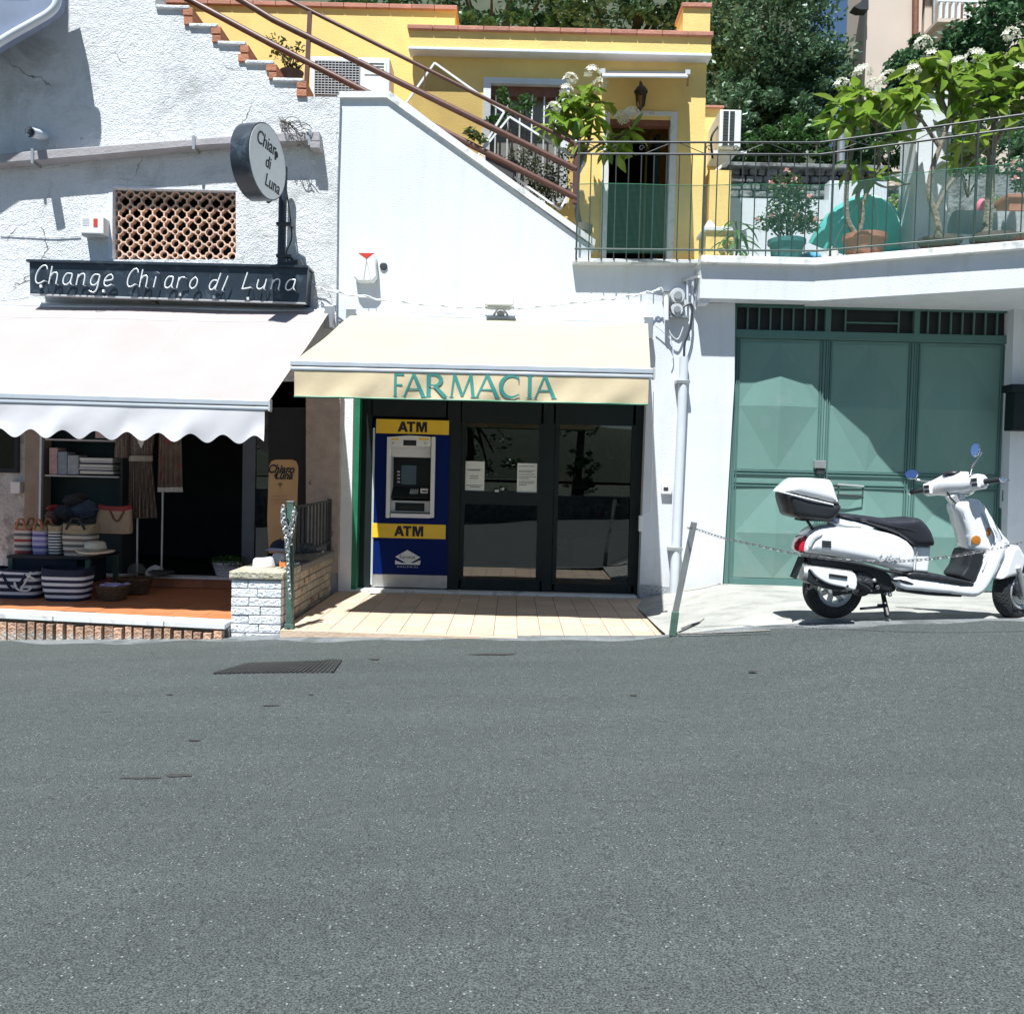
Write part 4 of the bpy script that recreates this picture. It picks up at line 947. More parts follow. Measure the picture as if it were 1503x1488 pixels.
part('cash_tray', MB().rbox(574, 735, 631, 752, YA + .03, .2), M['grey'], at, bevel=.004); part('cash_slot', MB().rbox(580, 738, 623, 750, YA + .024, .02), M['dark'], at)
part('slot_mouth', MB().rbox(584, 744, 619, 746, YA + .02, .01), M['black'], at)
lg = part('logo', MB().pprism([(580, 817), (598, 807), (617, 818), (599, 828)], YA - .003, .002), M['paper'], at); WL[lg] = WL[at].copy()
part('stripe', MB().pprism([(580, 822), (590, 826), (617, 826), (616, 829), (580, 828)], YA - .0015, .001).pprism([(617, 822), (607, 826), (617, 826)], YA - .0035, .001), M['paper'], lg)
lettering(lg, 'Euronet', .062, U(598, 817.5, YA - .0045), M['blue'], extrude=.0005, sx=.9)
lettering(lg, 'WORLDWIDE', .026, U(598, 832, YA - .002), M['paper'], extrude=.0005, space=1.7)

# ================================================================ low brick wall, railing, post with chain
LX0, LX1, LY0, LY1, LZ = -2.40, -1.965, 7.58, 9.72, .49
lwll = thing('low_brick_wall', 'low white painted brick wall running back between shop terrace and forecourt', 'wall', (-2.18, 7.6, -.1))
part('core', MB().box(LX0 + .012, LX1 - .012, LY0 + .012, LY1, -.5, LZ - .07), M['mortar'], lwll)
chh = .0765; rows = 7
rb_ = random.Random(5)
fb = {}
for r in range(rows):
    z0 = LZ - .075 - (r + 1) * chh; cuts = [LX0, LX0 + (.24 if r % 2 else .14) + rb_.uniform(-.02, .02), LX1]
    for a, b in zip(cuts, cuts[1:]):
        part('brick', MB().box(a + .003, b - .003, LY0 + rb_.uniform(-.004, .006), LY0 + .1, z0 + .003, z0 + chh - .003), M['brickw'], lwll, bevel=.007)
    x = LY0 + .1 if r % 2 else LY0 + .2
    prev = LY0 + .105
    while prev < LY1 - .05:
        nx_ = min(prev + (.25 if prev > LY0 + .2 or r % 2 else .13), LY1)
        part('brick', MB().box(LX1 - .1, LX1 + rb_.uniform(-.006, .005), prev + .004, nx_ - .004, z0 + .004, z0 + chh - .004), M['brickd'], lwll, bevel=.006)
        if r < 6: part('brick', MB().box(LX0 + rb_.uniform(-.005, .006), LX0 + .1, prev + .004, nx_ - .004, z0 + .004, z0 + chh - .004), M['brickd'], lwll, bevel=.006)
        prev = nx_
capm = pm('weathered_cap_stone', (.42, .39, .30), .9, .2, 9, .12, 30, c3=(.25, .22, .14), c3s=5)
part('cap_stone', MB().box(LX0 - .015, LX1 + .02, LY0 - .015, LY0 + .62, LZ - .07, LZ), capm, lwll, bevel=.012)
part('cap_stone', MB().box(LX0 - .005, LX1 + .03, LY0 + .63, LY1, LZ - .072, LZ - .004), M['mortar'], lwll, bevel=.012)
# little railing on the wall
sr = thing('short_railing', 'short dark iron railing standing on the low brick wall', 'railing', (-1.99, 8.7, LZ))
p0, p1 = Vector((LX1 - .03, 7.72, 1.02)), Vector((LX1 - .03, 9.66, 1.03))
part('top_rail', MB().bar(p0, p1, .035, .02), M['iron'], sr); q0, q1 = p0 - Vector((0, 0, .45)), p1 - Vector((0, 0, .45)); part('bottom_rail', MB().bar(q0, q1, .03, .02), M['iron'], sr)
for k in range(13):
    t = (k + .6) / 12.4
    if t < 1: part('bar', MB().bar(q0.lerp(q1, t), p0.lerp(p1, t), .016, .03), M['iron'], sr)
part('end_post', MB().bar(p1 + Vector((0, .02, .02)), q1 + Vector((0, .02, -.1)), .04), M['iron'], sr)
gp = thing('green_post', 'green painted iron post with a chain bundled round its top', 'post', U(425, 926, 7.5))
pa_, pb_ = U(425, 927, 7.5), U(427, 737, 7.5)
part('shaft', MB().bar(pa_, pb_, .055, .055), M['greenpost'], gp, bevel=.004); part('cap', MB().bar(pb_, pb_ + Vector((0, 0, .012)), .06), M['galv'], gp)
part('foot_plate', MB().bar(pa_ - Vector((0, 0, .01)), pa_ + Vector((0, 0, .07)), .075), M['greenpost'], gp, bevel=.004)
part('bolt', MB().ellipsoid(pa_ + Vector((0, -.04, .04)), .012, .01, .012), M['iron'], gp)
def chainmb(P, L=.042, r=.0042, w=.012):
    b = MB(); 
    # walk along
    d = [0]
    for i in range(1, len(P)): d.append(d[-1] + (P[i] - P[i - 1]).length)
    s = 0; k = 0
    while s + L * .72 < d[-1]:
        def at(t):
            i = min(max(1, next((j for j in range(1, len(d)) if d[j] >= t), len(d) - 1)), len(d) - 1); f = (t - d[i - 1]) / max(1e-6, d[i] - d[i - 1]); return P[i - 1].lerp(P[i], min(f, 1))
        a, c = at(s), at(s + L * .72); ax = (c - a).normalized(); sd_ = ax.cross(Vector((0, 0, 1)));
        if sd_.length < .1: sd_ = ax.cross(Vector((0, 1, 0)))
        sd_.normalize(); ot = ax.cross(sd_); sv_ = sd_ * .75 + ot * .66 if k % 2 else ot * .75 - sd_ * .66; sv_.normalize()
        m_ = (a + c) / 2; pts = []
        for j in range(8):
            t = 2 * math.pi * j / 8; pts.append(m_ + ax * (L / 2 * math.cos(t)) + sv_ * (w * (1 if abs(math.sin(t)) > .5 else .0) * math.copysign(1, math.sin(t))))
        b.tube(pts, r, 4, closed=True); s += L * .72; k += 1
    return b
def hangs(px0, px1, y0, y1, sag, Y=7.44):
    return [U(px0 + (px1 - px0) * t, y0 + (y1 - y0) * t + sag * 4 * t * (1 - t), Y) for t in [i / 14 for i in range(15)]]
cb = MB()
for (x0_, x1_, y0_, y1_, sg_) in ((414, 432, 745, 745, 52), (416, 434, 748, 750, 40), (415, 428, 742, 780, 20), (413, 430, 760, 790, 8), (419, 432, 775, 800, 8), (421, 426, 790, 880, 0), (416, 424, 742, 812, 0), (417, 433, 756, 744, 26)):
    P = hangs(x0_, x1_, y0_, y1_, sg_, 7.43 + random.uniform(-.02, .02)); m = chainmb(P, .05, .005, .014); cb.add(m.v, m.f)
ch1 = solo('chain', cb, M['galv'], 'galvanised chain bundled and hooked round the green post', 'chain')
# leaning post and the chain across the apron
lp = thing('leaning_post', 'leaning metal flat bar post with a green foot at the forecourt corner', 'post', U(988, 932, 7.3))
part('shaft', MB().bar(U(991, 900, 7.3), U(1019, 766, 7.22), .05, .02), M['galv'], lp, bevel=.003); part('foot', MB().bar(U(987, 933, 7.3), U(991.5, 898, 7.3), .058, .03), M['greenpost'], lp, bevel=.003)
P = [U(px, py, Y) for px, py, Y in ((1009, 775, 7.18), (1020, 776, 7.1), (1060, 789, 6.95), (1110, 800, 6.75), (1160, 811, 6.6), (1210, 819, 6.42), (1270, 824, 6.3), (1330, 823, 6.2), (1400, 816, 6.12), (1460, 805, 6.08), (1520, 792, 6.05), (1600, 770, 6.0))]
solo('chain', chainmb(cr(P, 6), .038, .0026, .009), pm('dull_chain_steel', (.16, .16, .17), .5, .2, 20, metal=.5), 'thin steel chain sagging from the leaning post in front of the scooter', 'chain')
ep = thing('end_post', 'iron post holding the chain at the right edge', 'post', (4.05, 6.0, .4)); part('shaft', MB().bar((U(1600, 770, 6.0).x, 6.0, .35), (U(1600, 770, 6.0).x, 6.0, 1.25), .05), M['greenpost'], ep)

# ================================================================ garage door
YD = 9.96
gd = thing('garage_door', 'wide sage green metal garage door with pressed diamond panels', 'garage door', U(1270, 865, YD))
def tr(px, py): return U(px, py, YD)
GX = [tr(1076, 480).x - .0, 0]
gx0 = (UX(1076, 445, YD) + UX(1057, 850, YD)) / 2; gx1 = (UX(1489, 455, YD) + UX(1470, 860, YD)) / 2
gz0 = .17; gzt = UZ(1280, 447, YD) ; gzm = UZ(1280, 494, YD)
xs3 = [gx0 + .06, (UX(1216, 500, YD) + UX(1200, 800, YD)) / 2, (UX(1345, 500, YD) + UX(1330, 800, YD)) / 2, gx1 - .06]
part('frame', MB().box(gx0 - .03, gx0 + .06, YD - .04, YD + .06, gz0 - .1, gzt), M['garaged'], gd, bevel=.004)
part('frame', MB().box(gx1 - .06, gx1 + .03, YD - .04, YD + .06, gz0 - .1, gzt), M['garaged'], gd, bevel=.004)
part('frame', MB().box(gx0 + .06, gx1 - .06, YD - .03, YD + .06, gzm - .05, gzm + .04), M['garaged'], gd, bevel=.004)
part('frame', MB().box(gx0 + .06, gx1 - .06, YD - .03, YD + .06, gzt - .06, gzt + .02), M['garaged'], gd, bevel=.004)
for k in range(3):
    a, b = xs3[k], xs3[k + 1]
    lf = part('leaf', MB().box(a + .004, b - .004, YD + .012, YD + .04, gz0, gzm - .055), M['garage'], gd)
    zmid = UZ(1280, 706, YD)
    def diamond(z0, z1, nmp='panel'):
        xa, xb = a + .07, b - .07; cx, cz = (xa + xb) / 2, (z0 + z1) / 2; d = .06
        vs = [(xa, YD + .01, z0), (xb, YD + .01, z0), (xb, YD + .01, z1), (xa, YD + .01, z1), (cx, YD + .01 - d * 1.1, cz), (cx, YD + .004, z0), (xb, YD + .004, cz), (cx, YD + .004, z1), (xa, YD + .004, cz)]
        part(nmp, MB().add(vs, [(0, 5, 8), (5, 1, 6), (6, 2, 7), (7, 3, 8), (5, 4, 8), (5, 6, 4), (6, 7, 4), (7, 8, 4)]), M['garage'], lf)
    diamond(zmid + .10, gzm - .09); diamond(gz0 + .10, zmid - .10)
    for zz in (zmid + .085, zmid + .05, zmid - .05, zmid - .085): part('rib', MB().box(a + .03, b - .03, YD - .006, YD + .012, zz - .008, zz + .008), M['garaged'], lf, bevel=.003)
    for xx in (a + .03, a + .055, b - .03, b - .055): part('rib', MB().box(xx - .006, xx + .006, YD - .006, YD + .012, gz0 + .05, gzm - .07), M['garaged'], lf)
    part('rail', MB().box(a + .02, b - .02, YD - .004, YD + .012, gz0 + .01, gz0 + .09), M['garaged'], lf, bevel=.003)
    # barred transom
    part('pane', MB().box(a, b, YD + .03, YD + .036, gzm + .04, gzt - .06), M['black'], gd)
    part('mullion', MB().box(b - .03, b + .03, YD - .025, YD + .05, gzm + .04, gzt - .06), M['garaged'], gd) if k < 2 else None
    if k == 1:
        for f in (.2, .8): part('bar', MB().box(a + (b - a) * f - .008, a + (b - a) * f + .008, YD - .01, YD + .01, gzm + .04, gzt - .06), M['garaged'], gd)
        zc_ = (gzm + gzt) / 2 - .03; part('bar', MB().box(a + (b - a) * .2, a + (b - a) * .8, YD - .012, YD + .006, zc_ - .008, zc_ + .008), M['garaged'], gd)
    else:
        for i in range(1, 8): xx = a + (b - a) * i / 8; part('bar', MB().box(xx - .009, xx + .009, YD - .01, YD + .01, gzm + .04, gzt - .06), M['garaged'], gd)
part('lock_box', MB().rbox(1196, 676, 1213, 687, YD - .05, .05), M['galv'], gd, bevel=.004); part('padlock', MB().rbox(1199, 687, 1210, 696, YD - .035, .03), M['iron'], gd, bevel=.004)
part('handle', MB().tube([U(1231, 710, YD - .02), U(1231, 726, YD - .07), U(1266, 729, YD - .07), U(1267, 713, YD - .02)], .009, 8), M['iron'], gd)
part('handle_grip', MB().tube([U(1229, 711, YD - .05), U(1268, 714, YD - .05)], .013, 8), M['galv'], gd)
for zf in (.45, 1.2, 1.9, 2.55): part('hinge', MB().tube([(gx1 - .05, YD - .05, zf), (gx1 - .05, YD - .05, zf + .12)], .018, 8), M['garaged'], gd)
# ================================================================ left shop
inn = pm('shaded_shop_interior', (.030, .034, .038), .8, .2, 3)  # near-black walls: the darkness inside the shop is put into the colour
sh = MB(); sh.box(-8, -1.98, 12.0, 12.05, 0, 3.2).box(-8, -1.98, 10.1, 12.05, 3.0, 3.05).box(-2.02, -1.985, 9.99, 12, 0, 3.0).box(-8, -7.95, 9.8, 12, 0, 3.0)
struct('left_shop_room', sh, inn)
part('left_wall', MB().pprism([(-160, 598), (38, 598), (34, 862), (-160, 860)], YL - .02, .3), pm('grimy_white_plaster', (.46, .47, .46), .9, .1, 6, .1, 30, c3=(.22, .23, .23), c3s=5, c3t=(.5, .62)), ob)
wn_ = part('shop_window', MB().rbox(-160, 620, 27, 692, YL - .05, .04), M['black'], ob); part('pane', MB().rbox(-150, 624, 20, 686, YL - .052, .004), glassmat('dark_pane', (.2, .25, .25)), wn_)
part('door_pillar', MB().pprism([(38, 600), (59, 600), (56, 852), (34, 852)], YL - .06, .25), pm('tan_pillar', (.30, .24, .19), .8, .12, 6, .03, 40), ob)
part('socket', MB().rbox(15, 707, 29, 724, YL - .09, .07), M['plastic'], ob, bevel=.006)
part('door_jamb', MB().pprism([(59, 600), (62, 600), (58, 852), (55, 852)], YL - .07, .05), M['alu'], ob)
part('door_jamb', MB().pprism([(357, 600), (376, 600), (372, 850), (354, 850)], YL + .02, .06), M['grey'].copy() if 0 else pm('bluish_door_post', (.09, .11, .14), .6, .1, 6), ob)
part('dark_side_panel', MB().pprism([(394, 560), (449, 560), (449, 806), (394, 806)], YL + .0, .05), M['black'], ob)
part('door_glass', MB().rbox(376, 600, 394, 850, YL + .04, .006), M['glass'], ob)
# shelf unit in the window
su = thing('shelf_unit', 'dark shelf unit with pale shelves behind the striped bags', 'shelf', (-4.8, 10.1, .17))
for py in (645, 698, 745): part('shelf', MB().rbox(66, py, 174, py + 2.2, 9.72, .34), M['grey'] if py < 700 else inn, su)
part('back', MB().rbox(64, 602, 178, 850, 10.07, .02), pm('teal_dark_back', (.02, .045, .05), .7, .1, 3), su)
for py in (606, 614, 622, 630): part('slat', MB().rbox(74, py, 170, py + 2.5, 10.03, .03), M['dark'], su)
part('side', MB().rbox(176, 602, 180, 850, 9.74, .34), inn, su)
solo('pink_card', MB().rbox(140, 622, 171, 643, 9.60, .004), pm('pink_paper', (.55, .40, .44), .8, .03, 9), 'plain pinkish card hanging under the left awning edge', 'card')
r4 = random.Random(11)
pk = [(72, 657, 85, 694, (.45, .30, .30)), (85, 663, 99, 694, (.25, .30, .36)), (99, 668, 116, 694, (.35, .38, .42))]
for a, b, c, d, co in pk:
    solo('clothes_packet', MB().rbox(a, b, c - .7, d + 2.5, 9.74, .2), pm('packet', co, .35, .2, 18), {72: 'pinkish wrapped packet leftmost on the upper shelf', 85: 'blue grey wrapped packet second on the upper shelf', 99: 'pale wrapped packet third on the upper shelf'}[a], 'packet', bevel=.008)
stp = stripemat('navy_white_stripes', [(.02, .025, .05), (.62, .63, .66)], 26, 'Z', duty=.5)
stk = thing('folded_shirts', 'pile of folded navy and white striped shirts on the upper shelf', 'shirts', U(140, 697, 9.8))
for k in range(5): part('shirt', MB().rbox(116 + r4.uniform(-1, 2), 672 + k * 4.8, 166 + r4.uniform(-3, 1), 676.6 + k * 4.8, 9.73, .25), stp if k % 2 else M['paper'], stk, bevel=.008)
# sales table
tb = thing('sales_table', 'low table under a dark cloth carrying the striped bags', 'table', (-4.6, 8.9, TZ))
tx0, tx1 = UX(12, 815, 8.75), UX(134, 815, 8.75); tz = .455
part('top', MB().box(tx0, tx1, 8.72, 9.4, tz - .03, tz), M['black'], tb, bevel=.006)
part('cloth', MB().box(tx0 + .02, tx1 - .14, 8.74, 9.38, tz - .30, tz - .031), pm('dark_navy_cloth', (.012, .016, .03), .9, .2, 5), tb)
for x in (tx1 - .03, tx0 + .03):
    for y in (8.75, 9.36): part('leg', MB().box(x - .022, x + .022, y - .02, y + .02, TZ, tz - .03), pm('green_leg', (.06, .11, .08), .6, .1, 8), tb)
def bagm(px0, py0, px1, py1, Y, dep, taper=.08, name='bag', m=None, rim=None, rimh=.2, handles=None, label='', hm=None, base=None, group='striped beach bags on the low sales table'):
    x0, x1, z0, z1 = rect(px0, py0, px1, py1, Y)
    if base is not None: dz = base - z0; z0 += dz; z1 += dz
    t = thing(name, label, 'bag', ((x0 + x1) / 2, Y + dep / 2, z0), group)
    w = x1 - x0; tp = taper * w; h = z1 - z0
    def ring(f, x0=x0, x1=x1):
        e = tp * (1 - f); n = 28; P = []
        for i in range(n):
            a = 2 * math.pi * i / n; ca, sa = math.cos(a), math.sin(a)
            sx = math.copysign(abs(ca) ** .5, ca); sy = math.copysign(abs(sa) ** .5, sa)
            bulge = 1 + .04 * math.sin(math.pi * f) + .02 * math.sin(3 * a + f * 7)
            P.append(((x0 + x1) / 2 + sx * (w / 2 - e) * bulge, Y + dep / 2 + sy * (dep / 2 - e * .4) * bulge, z0 + h * f + .012 * math.sin(2 * a + 1) * f))
        return P
    def shell(f0, f1, n=8, grow=0):
        b = MB(); R = [ring(f0 + (f1 - f0) * i / n) for i in range(n + 1)]
        for r in R: b.v += r
        L = 28
        for i in range(n):
            for k in range(L): l = (k + 1) % L; b.f.append((i * L + k, i * L + l, (i + 1) * L + l, (i + 1) * L + k))
        return b
    b = shell(0, 1 - (rimh if rim else 0)); b.f.append(tuple(range(27, -1, -1))); part('body', b, m, t, smooth=50)
    if rim: part('rim', shell(1 - rimh, 1, 3), rim, t, smooth=50)
    b = MB(); R = ring(.9); b.add(R, [tuple(range(28))]); part('inside', b, M['black'], t)
    if handles:
        for yy in (Y - .005, Y + dep + .005):
            b = MB(); a0, a1, hh = handles
            b.tube(cr([(x0 + w * a0, yy, z1 - .05 - (.0 if hh > 0 else 0)), (x0 + w * (a0 * .7 + a1 * .3), yy, z1 + hh * .85), (x0 + w * (a0 + a1) / 2, yy, z1 + hh), (x0 + w * (a0 * .3 + a1 * .7), yy, z1 + hh * .85), (x0 + w * a1, yy, z1 - .05)], 5), .012, 6)
            part('handle', b, hm or M['terra'], t, smooth=True)
    return t
cz = tz
reds = stripemat('red_beige_stripes', [(.30, .05, .06), (.55, .48, .42), (.10, .10, .12), (.55, .48, .42)], 8.5)
purp = stripemat('purple_stripes', [(.25, .20, .42), (.50, .48, .62), (.12, .10, .30), (.45, .42, .6)], 8.5)
thin = stripemat('thin_black_white_stripes', [(.03, .03, .04), (.62, .62, .6)], 34)
brn = stripemat('brown_beige_stripes', [(.58, .52, .42), (.20, .12, .11), (.58, .52, .42), (.12, .11, .11)], 8.8)
tan = pm('tan_straw', (.42, .32, .20), .9, .12, 20, .1, 80)
bagm(18, 768, 44, 811, 8.9, .18, .02, m=reds, rim=tan, rimh=.14, label='red and beige striped beach bag, leftmost on the table', base=cz, handles=(.2, .8, .05))
bagm(45, 768, 68, 811, 8.86, .18, .02, m=purp, rim=tan, rimh=.2, label='purple and lilac striped beach bag beside the red one', base=cz, handles=(.2, .8, .05))
bagm(68, 768, 88, 812, 8.82, .16, .06, m=thin, rim=tan, rimh=.2, label='narrow bag with thin black and white stripes', base=cz)
bagm(88, 767, 134, 813, 8.80, .22, .03, m=brn, rim=tan, rimh=.28, label='wide beige bag with brown stripes and tan rim beside the white hat', base=cz, handles=(.2, .8, .06), hm=M['black'])
bagm(141, 742, 187, 783, 9.25, .14, -.03, m=pm('natural_canvas', (.50, .38, .26), .9, .08, 30, .06, 80), rim=pm('red_cloth_rim', (.33, .05, .05), .8, .1, 9), rimh=.16, handles=(.45, .9, -.16), hm=M['wood'], label='natural canvas tote with a red rim hanging by the dress', group=None)
navy = stripemat('navy_wide_stripes', [(.015, .02, .05), (.70, .71, .74)], 17, duty=.5)
nvy = pm('navy_cloth', (.012, .018, .045), .85, .1, 9, .05, 60)
bagm(54, 829, 123, 877, 8.45, .3, .09, m=navy, rim=nvy, rimh=.22, handles=None, label='big navy and white striped basket bag on the terrace floor', base=TZ + .005, group=None)
ab = bagm(-14, 826, 55, 870, 8.55, .28, .08, m=stripemat('navy_bold_stripes', [(.015, .02, .05), (.70, .71, .74)], 15, duty=.55), rim=nvy, rimh=.08, handles=(.25, .75, -.2), hm=nvy, label='navy striped bag with an anchor at the left edge', base=TZ + .005, group=None)
q = MB(); c = U(38, 853, 8.53); 
q.tube([c + Vector((.05, 0, .09)), c + Vector((-.05, 0, -.09))], .010, 6).tube(cr([c + Vector((-.11, 0, -.01)), c + Vector((-.09, 0, -.07)), c + Vector((-.045, 0, -.09)), c + Vector((.02, 0, -.09)), c + Vector((.06, 0, -.05))], 4), .010, 6).tube([c + Vector((.0, 0, .065)), c + Vector((.09, 0, .02))], .009, 6)
part('anchor', q, M['paper'], ab, smooth=True)
# pile of dark hats/bags behind
for k, (px, py, rx, rz, col) in enumerate(((100, 752, .15, .09, (.02, .022, .03)), (124, 748, .14, .10, (.03, .05, .09)), (112, 735, .13, .08, (.012, .012, .015)), (80, 757, .08, .07, (.12, .07, .05)), (78, 745, .035, .03, (.35, .03, .04)))):
    c = U(px, py, 9.25); b = MB().ellipsoid((0, 0, 0), rx, .12, rz, 18, 10)
    b.v = [(v[0] * (1 + .12 * math.sin(9 * v[2] / rz + k)) + c.x, v[1] + c.y, v[2] * (1 + .1 * math.sin(5 * v[0] / rx)) + c.z) for v in b.v]
    solo('soft_bag', b, pm('dark_soft_cloth', col, .8, .25, 15, .1, 30), ('dark grey crumpled bag at the left of the dark pile', 'navy blue crumpled bag at the right of the dark pile', 'black crumpled bag topmost in the dark pile', 'brown small pouch beside the dark pile', 'small red pompom on the dark pile')[k], 'bag', smooth=True)
def hat(c, r, h, m, label, brimr=1.75, band=None, cat='hat', tilt=0., group=None, fl=.0):
    t = thing('straw_hat' if cat == 'hat' else 'cap', label, cat, c, group)
    mt = Matrix.Translation(Vector(c)) @ Matrix.Rotation(tilt, 4, 'Y')
    part('crown', MB().lathe([(r, 0), (r * .97, h * .5), (r * .86, h * .9), (r * .7, h), (r * .35, h * .93), (0.001, h * .9)], n=28).xf(mt), m, t, smooth=60)
    b = MB().lathe([(r, .012), (r * brimr * .9, .004), (r * brimr, .016 + fl), (r * brimr, .008 + fl), (r * brimr * .9, -.004), (r, 0)], n=32)
    b.v = [(v[0], v[1] * .85, v[2] + .10 * (v[0] / (r * brimr)) ** 2 * r) for v in b.v]; b.xf(mt)
    part('brim', b, m, t, smooth=60)
    if band: part('band', MB().lathe([(r * 1.01, .012), (r * 1.0, .045), (r * .98, .045)], n=28).xf(mt), band, t, smooth=True)
    return t
straw = pm('cream_straw', (.66, .62, .52), .85, .08, 40, .1, 120); whitehat = pm('white_straw', (.80, .80, .78), .85, .05, 40, .1, 120)
hat(U(140, 811, 8.68), .105, .11, straw, 'cream hat on the right end of the bag table', band=pm('tan_band', (.35, .28, .2), .8))
def cap(c, r, m, label, yaw, text=None, peak=None, group='baseball caps on the shop step'):
    t = thing('cap', label, 'cap', c, group); mt = Matrix.Translation(Vector(c)) @ Matrix.Rotation(yaw, 4, 'Z')
    part('crown', MB().ellipsoid((0, 0, 0), r, r * .92, r * .95, 24, 8, v0=0, v1=.5).xf(mt), m, t, smooth=True)
    b = MB()
    def pk_(u, v): a = (u - .5) * 2.2; rr = r * (.96 + .62 * v * (math.cos(a * .8))); return mt @ Vector((math.sin(a) * rr * .95, -math.cos(a) * rr, .006 + .012 * math.cos(a) - .02 * v))
    b.grid(pk_, 14, 4); part('peak', b, peak or m, t, smooth=True)
    part('button', MB().ellipsoid((0, 0, r * .95), .012, .012, .008).xf(mt), m, t)
    if text:
        me = textmesh(text, r * .42, .0015, bold=.002); vs = []
        for v in me.vertices:
            a = v.co.x / r; zz = r * .42 + v.co.y; rr = r * math.sqrt(max(.05, 1 - (zz / (r * .95)) ** 2)) + .004 + v.co.z
            p = mt @ Vector((math.sin(a) * rr, -math.cos(a) * rr, zz)); v.co = p - WL[t]
        me.materials.clear(); me.materials.append(nvy); o = bpy.data.objects.new('lettering', me); COL.objects.link(o); o.parent = t; WL[o] = WL[t].copy()
cap(U(228, 843, 9.62), .105, whitehat, 'white baseball cap with navy lettering on the shop step', .55, 'ITALIA', peak=whitehat)
cap(U(201, 839, 9.66), .10, pm('grey_olive_cap', (.10, .11, .10), .8), 'grey olive baseball cap left of the white one', .5)
# wicker baskets
wk = pm('brown_wicker', (.17, .10, .05), .7, .35, 60, .2, 90)
def basket(px0, py0, px1, py1, Y, dep, label, m, base, yaw=0., fill=None, cat='basket'):
    x0, x1, z0, z1 = rect(px0, py0, px1, py1, Y); z1 += base - z0; z0 = base; cx = (x0 + x1) / 2; w = x1 - x0
    t = thing('wicker_basket', label, cat, (cx, Y + dep / 2, z0)); mt = Matrix.Translation((cx, Y + dep / 2, z0)) @ Matrix.Rotation(yaw, 4, 'Z')
    n = 32; h = z1 - z0
    def rg(f): return [((w / 2 * (.82 + .18 * f)) * math.copysign(abs(math.cos(a)) ** .6, math.cos(a)), dep / 2 * (.82 + .18 * f) * math.copysign(abs(math.sin(a)) ** .6, math.sin(a)), h * f) for a in [2 * math.pi * i / n for i in range(n)]]
    b = MB(); 
    for i in range(3): b.v += rg(i / 2)
    for i in range(2):
        for k in range(n): l = (k + 1) % n; b.f.append((i * n + k, i * n + l, (i + 1) * n + l, (i + 1) * n + k))
    b.f.append(tuple(range(n - 1, -1, -1))); b.xf(mt); part('body', b, m, t)
    wv = MB()
    for j in range(6): wv.tube([Vector(p) * 1.0 + Vector((p[0] * .02, p[1] * .02, 0)) for p in rg((j + .5) / 6)], .010, 5, closed=True)
    wv.xf(mt); part('weave', wv, m, t, smooth=True)
    b = MB().tube([Vector(p) for p in rg(1.)], .013, 6, closed=True).xf(mt); part('rim', b, m, t, smooth=True)
    return t, mt, w, h
lav = pm('lilac_sachet', (.42, .34, .55), .8, .2, 20, .1, 30)
t, mt, w, h = basket(137, 858, 178, 877, 8.55, .24, 'wicker basket of lilac sachets on the terrace', wk, TZ + .01, -.15)
for k in range(14): part('sachet', MB().ellipsoid((r4.uniform(-.4, .4) * w, r4.uniform(-.08, .08), h + .005 + r4.uniform(0, .015)), .034, .03, .018, 10, 6).xf(mt), lav, t, smooth=True)
basket(165, 846, 212, 868, 8.95, .26, 'empty brown wicker basket behind the lilac sachets', wk, TZ + .01, .1)
# dress stand and garments
def garment(name, label, outline, Y, m, extra=None):
    t = thing(name, label, 'clothing', U(outline[0][0], outline[0][1], Y)); return t
dr_ = thing('hanging_dress', 'long grey spotted dress with pale neckline hung in the doorway', 'dress', U(207, 760, 9.5))
dm, n_, l_, b_ = newmat('spotted_dress_cloth'); b_.inputs['Roughness'].default_value = .9
tc_ = n_.new('ShaderNodeTexCoord'); vo_ = n_.new('ShaderNodeTexVoronoi'); vo_.inputs['Scale'].default_value = 55; vo_.inputs['Randomness'].default_value = .2; l_.new(tc_.outputs['Object'], vo_.inputs['Vector'])
rp__ = n_.new('ShaderNodeValToRGB'); rp__.color_ramp.elements[0].position = .18; rp__.color_ramp.elements[0].color = (.5, .44, .36, 1); rp__.color_ramp.elements[1].position = .3; rp__.color_ramp.elements[1].color = (.11, .085, .075, 1); l_.new(vo_.outputs['Distance'], rp__.inputs[0]); l_.new(rp__.outputs[0], b_.inputs['Base Color'])
def skirt(px0a, px1a, px0b, px1b, py0, py1, Y, amp=.025, k=9, bulge=.07):
    def fn(u, v):
        a = px0a + (px0b - px0a) * v; c = px1a + (px1b - px1a) * v; p = U(a + (c - a) * u, py0 + (py1 - py0) * v, Y)
        p.y += -bulge * math.sin(math.pi * u) + amp * math.sin(k * 2 * math.pi * u) * (.3 + v * .7); return p
    return fn
part('skirt', MB().grid(skirt(190, 223, 187, 231, 676, 760, 9.5), 50, 10), dm, dr_, smooth=True)
part('bodice', MB().grid(skirt(186, 229, 191, 223, 622, 672, 9.5, .008, 4), 24, 10), dm, dr_, smooth=True)
part('sleeve', MB().tube(cr([U(187, 630, 9.5), U(181, 650, 9.5), U(180, 672, 9.5)], 4), [.06, .06, .065, .07, .075, .08, .08, .08, .08], 10), dm, dr_, smooth=True)
part('waistband', MB().grid(skirt(189, 224, 189, 224, 669, 677, 9.485, .004, 5), 20, 2), pm('pale_lace', (.42, .38, .33), .9, .2, 60, .1, 80), dr_, smooth=True)
nk = MB().pprism([(197, 632), (216, 632), (210, 652), (207, 658), (203, 650)], 9.405, .004); part('neck_inset', nk, M['paper'], dr_)
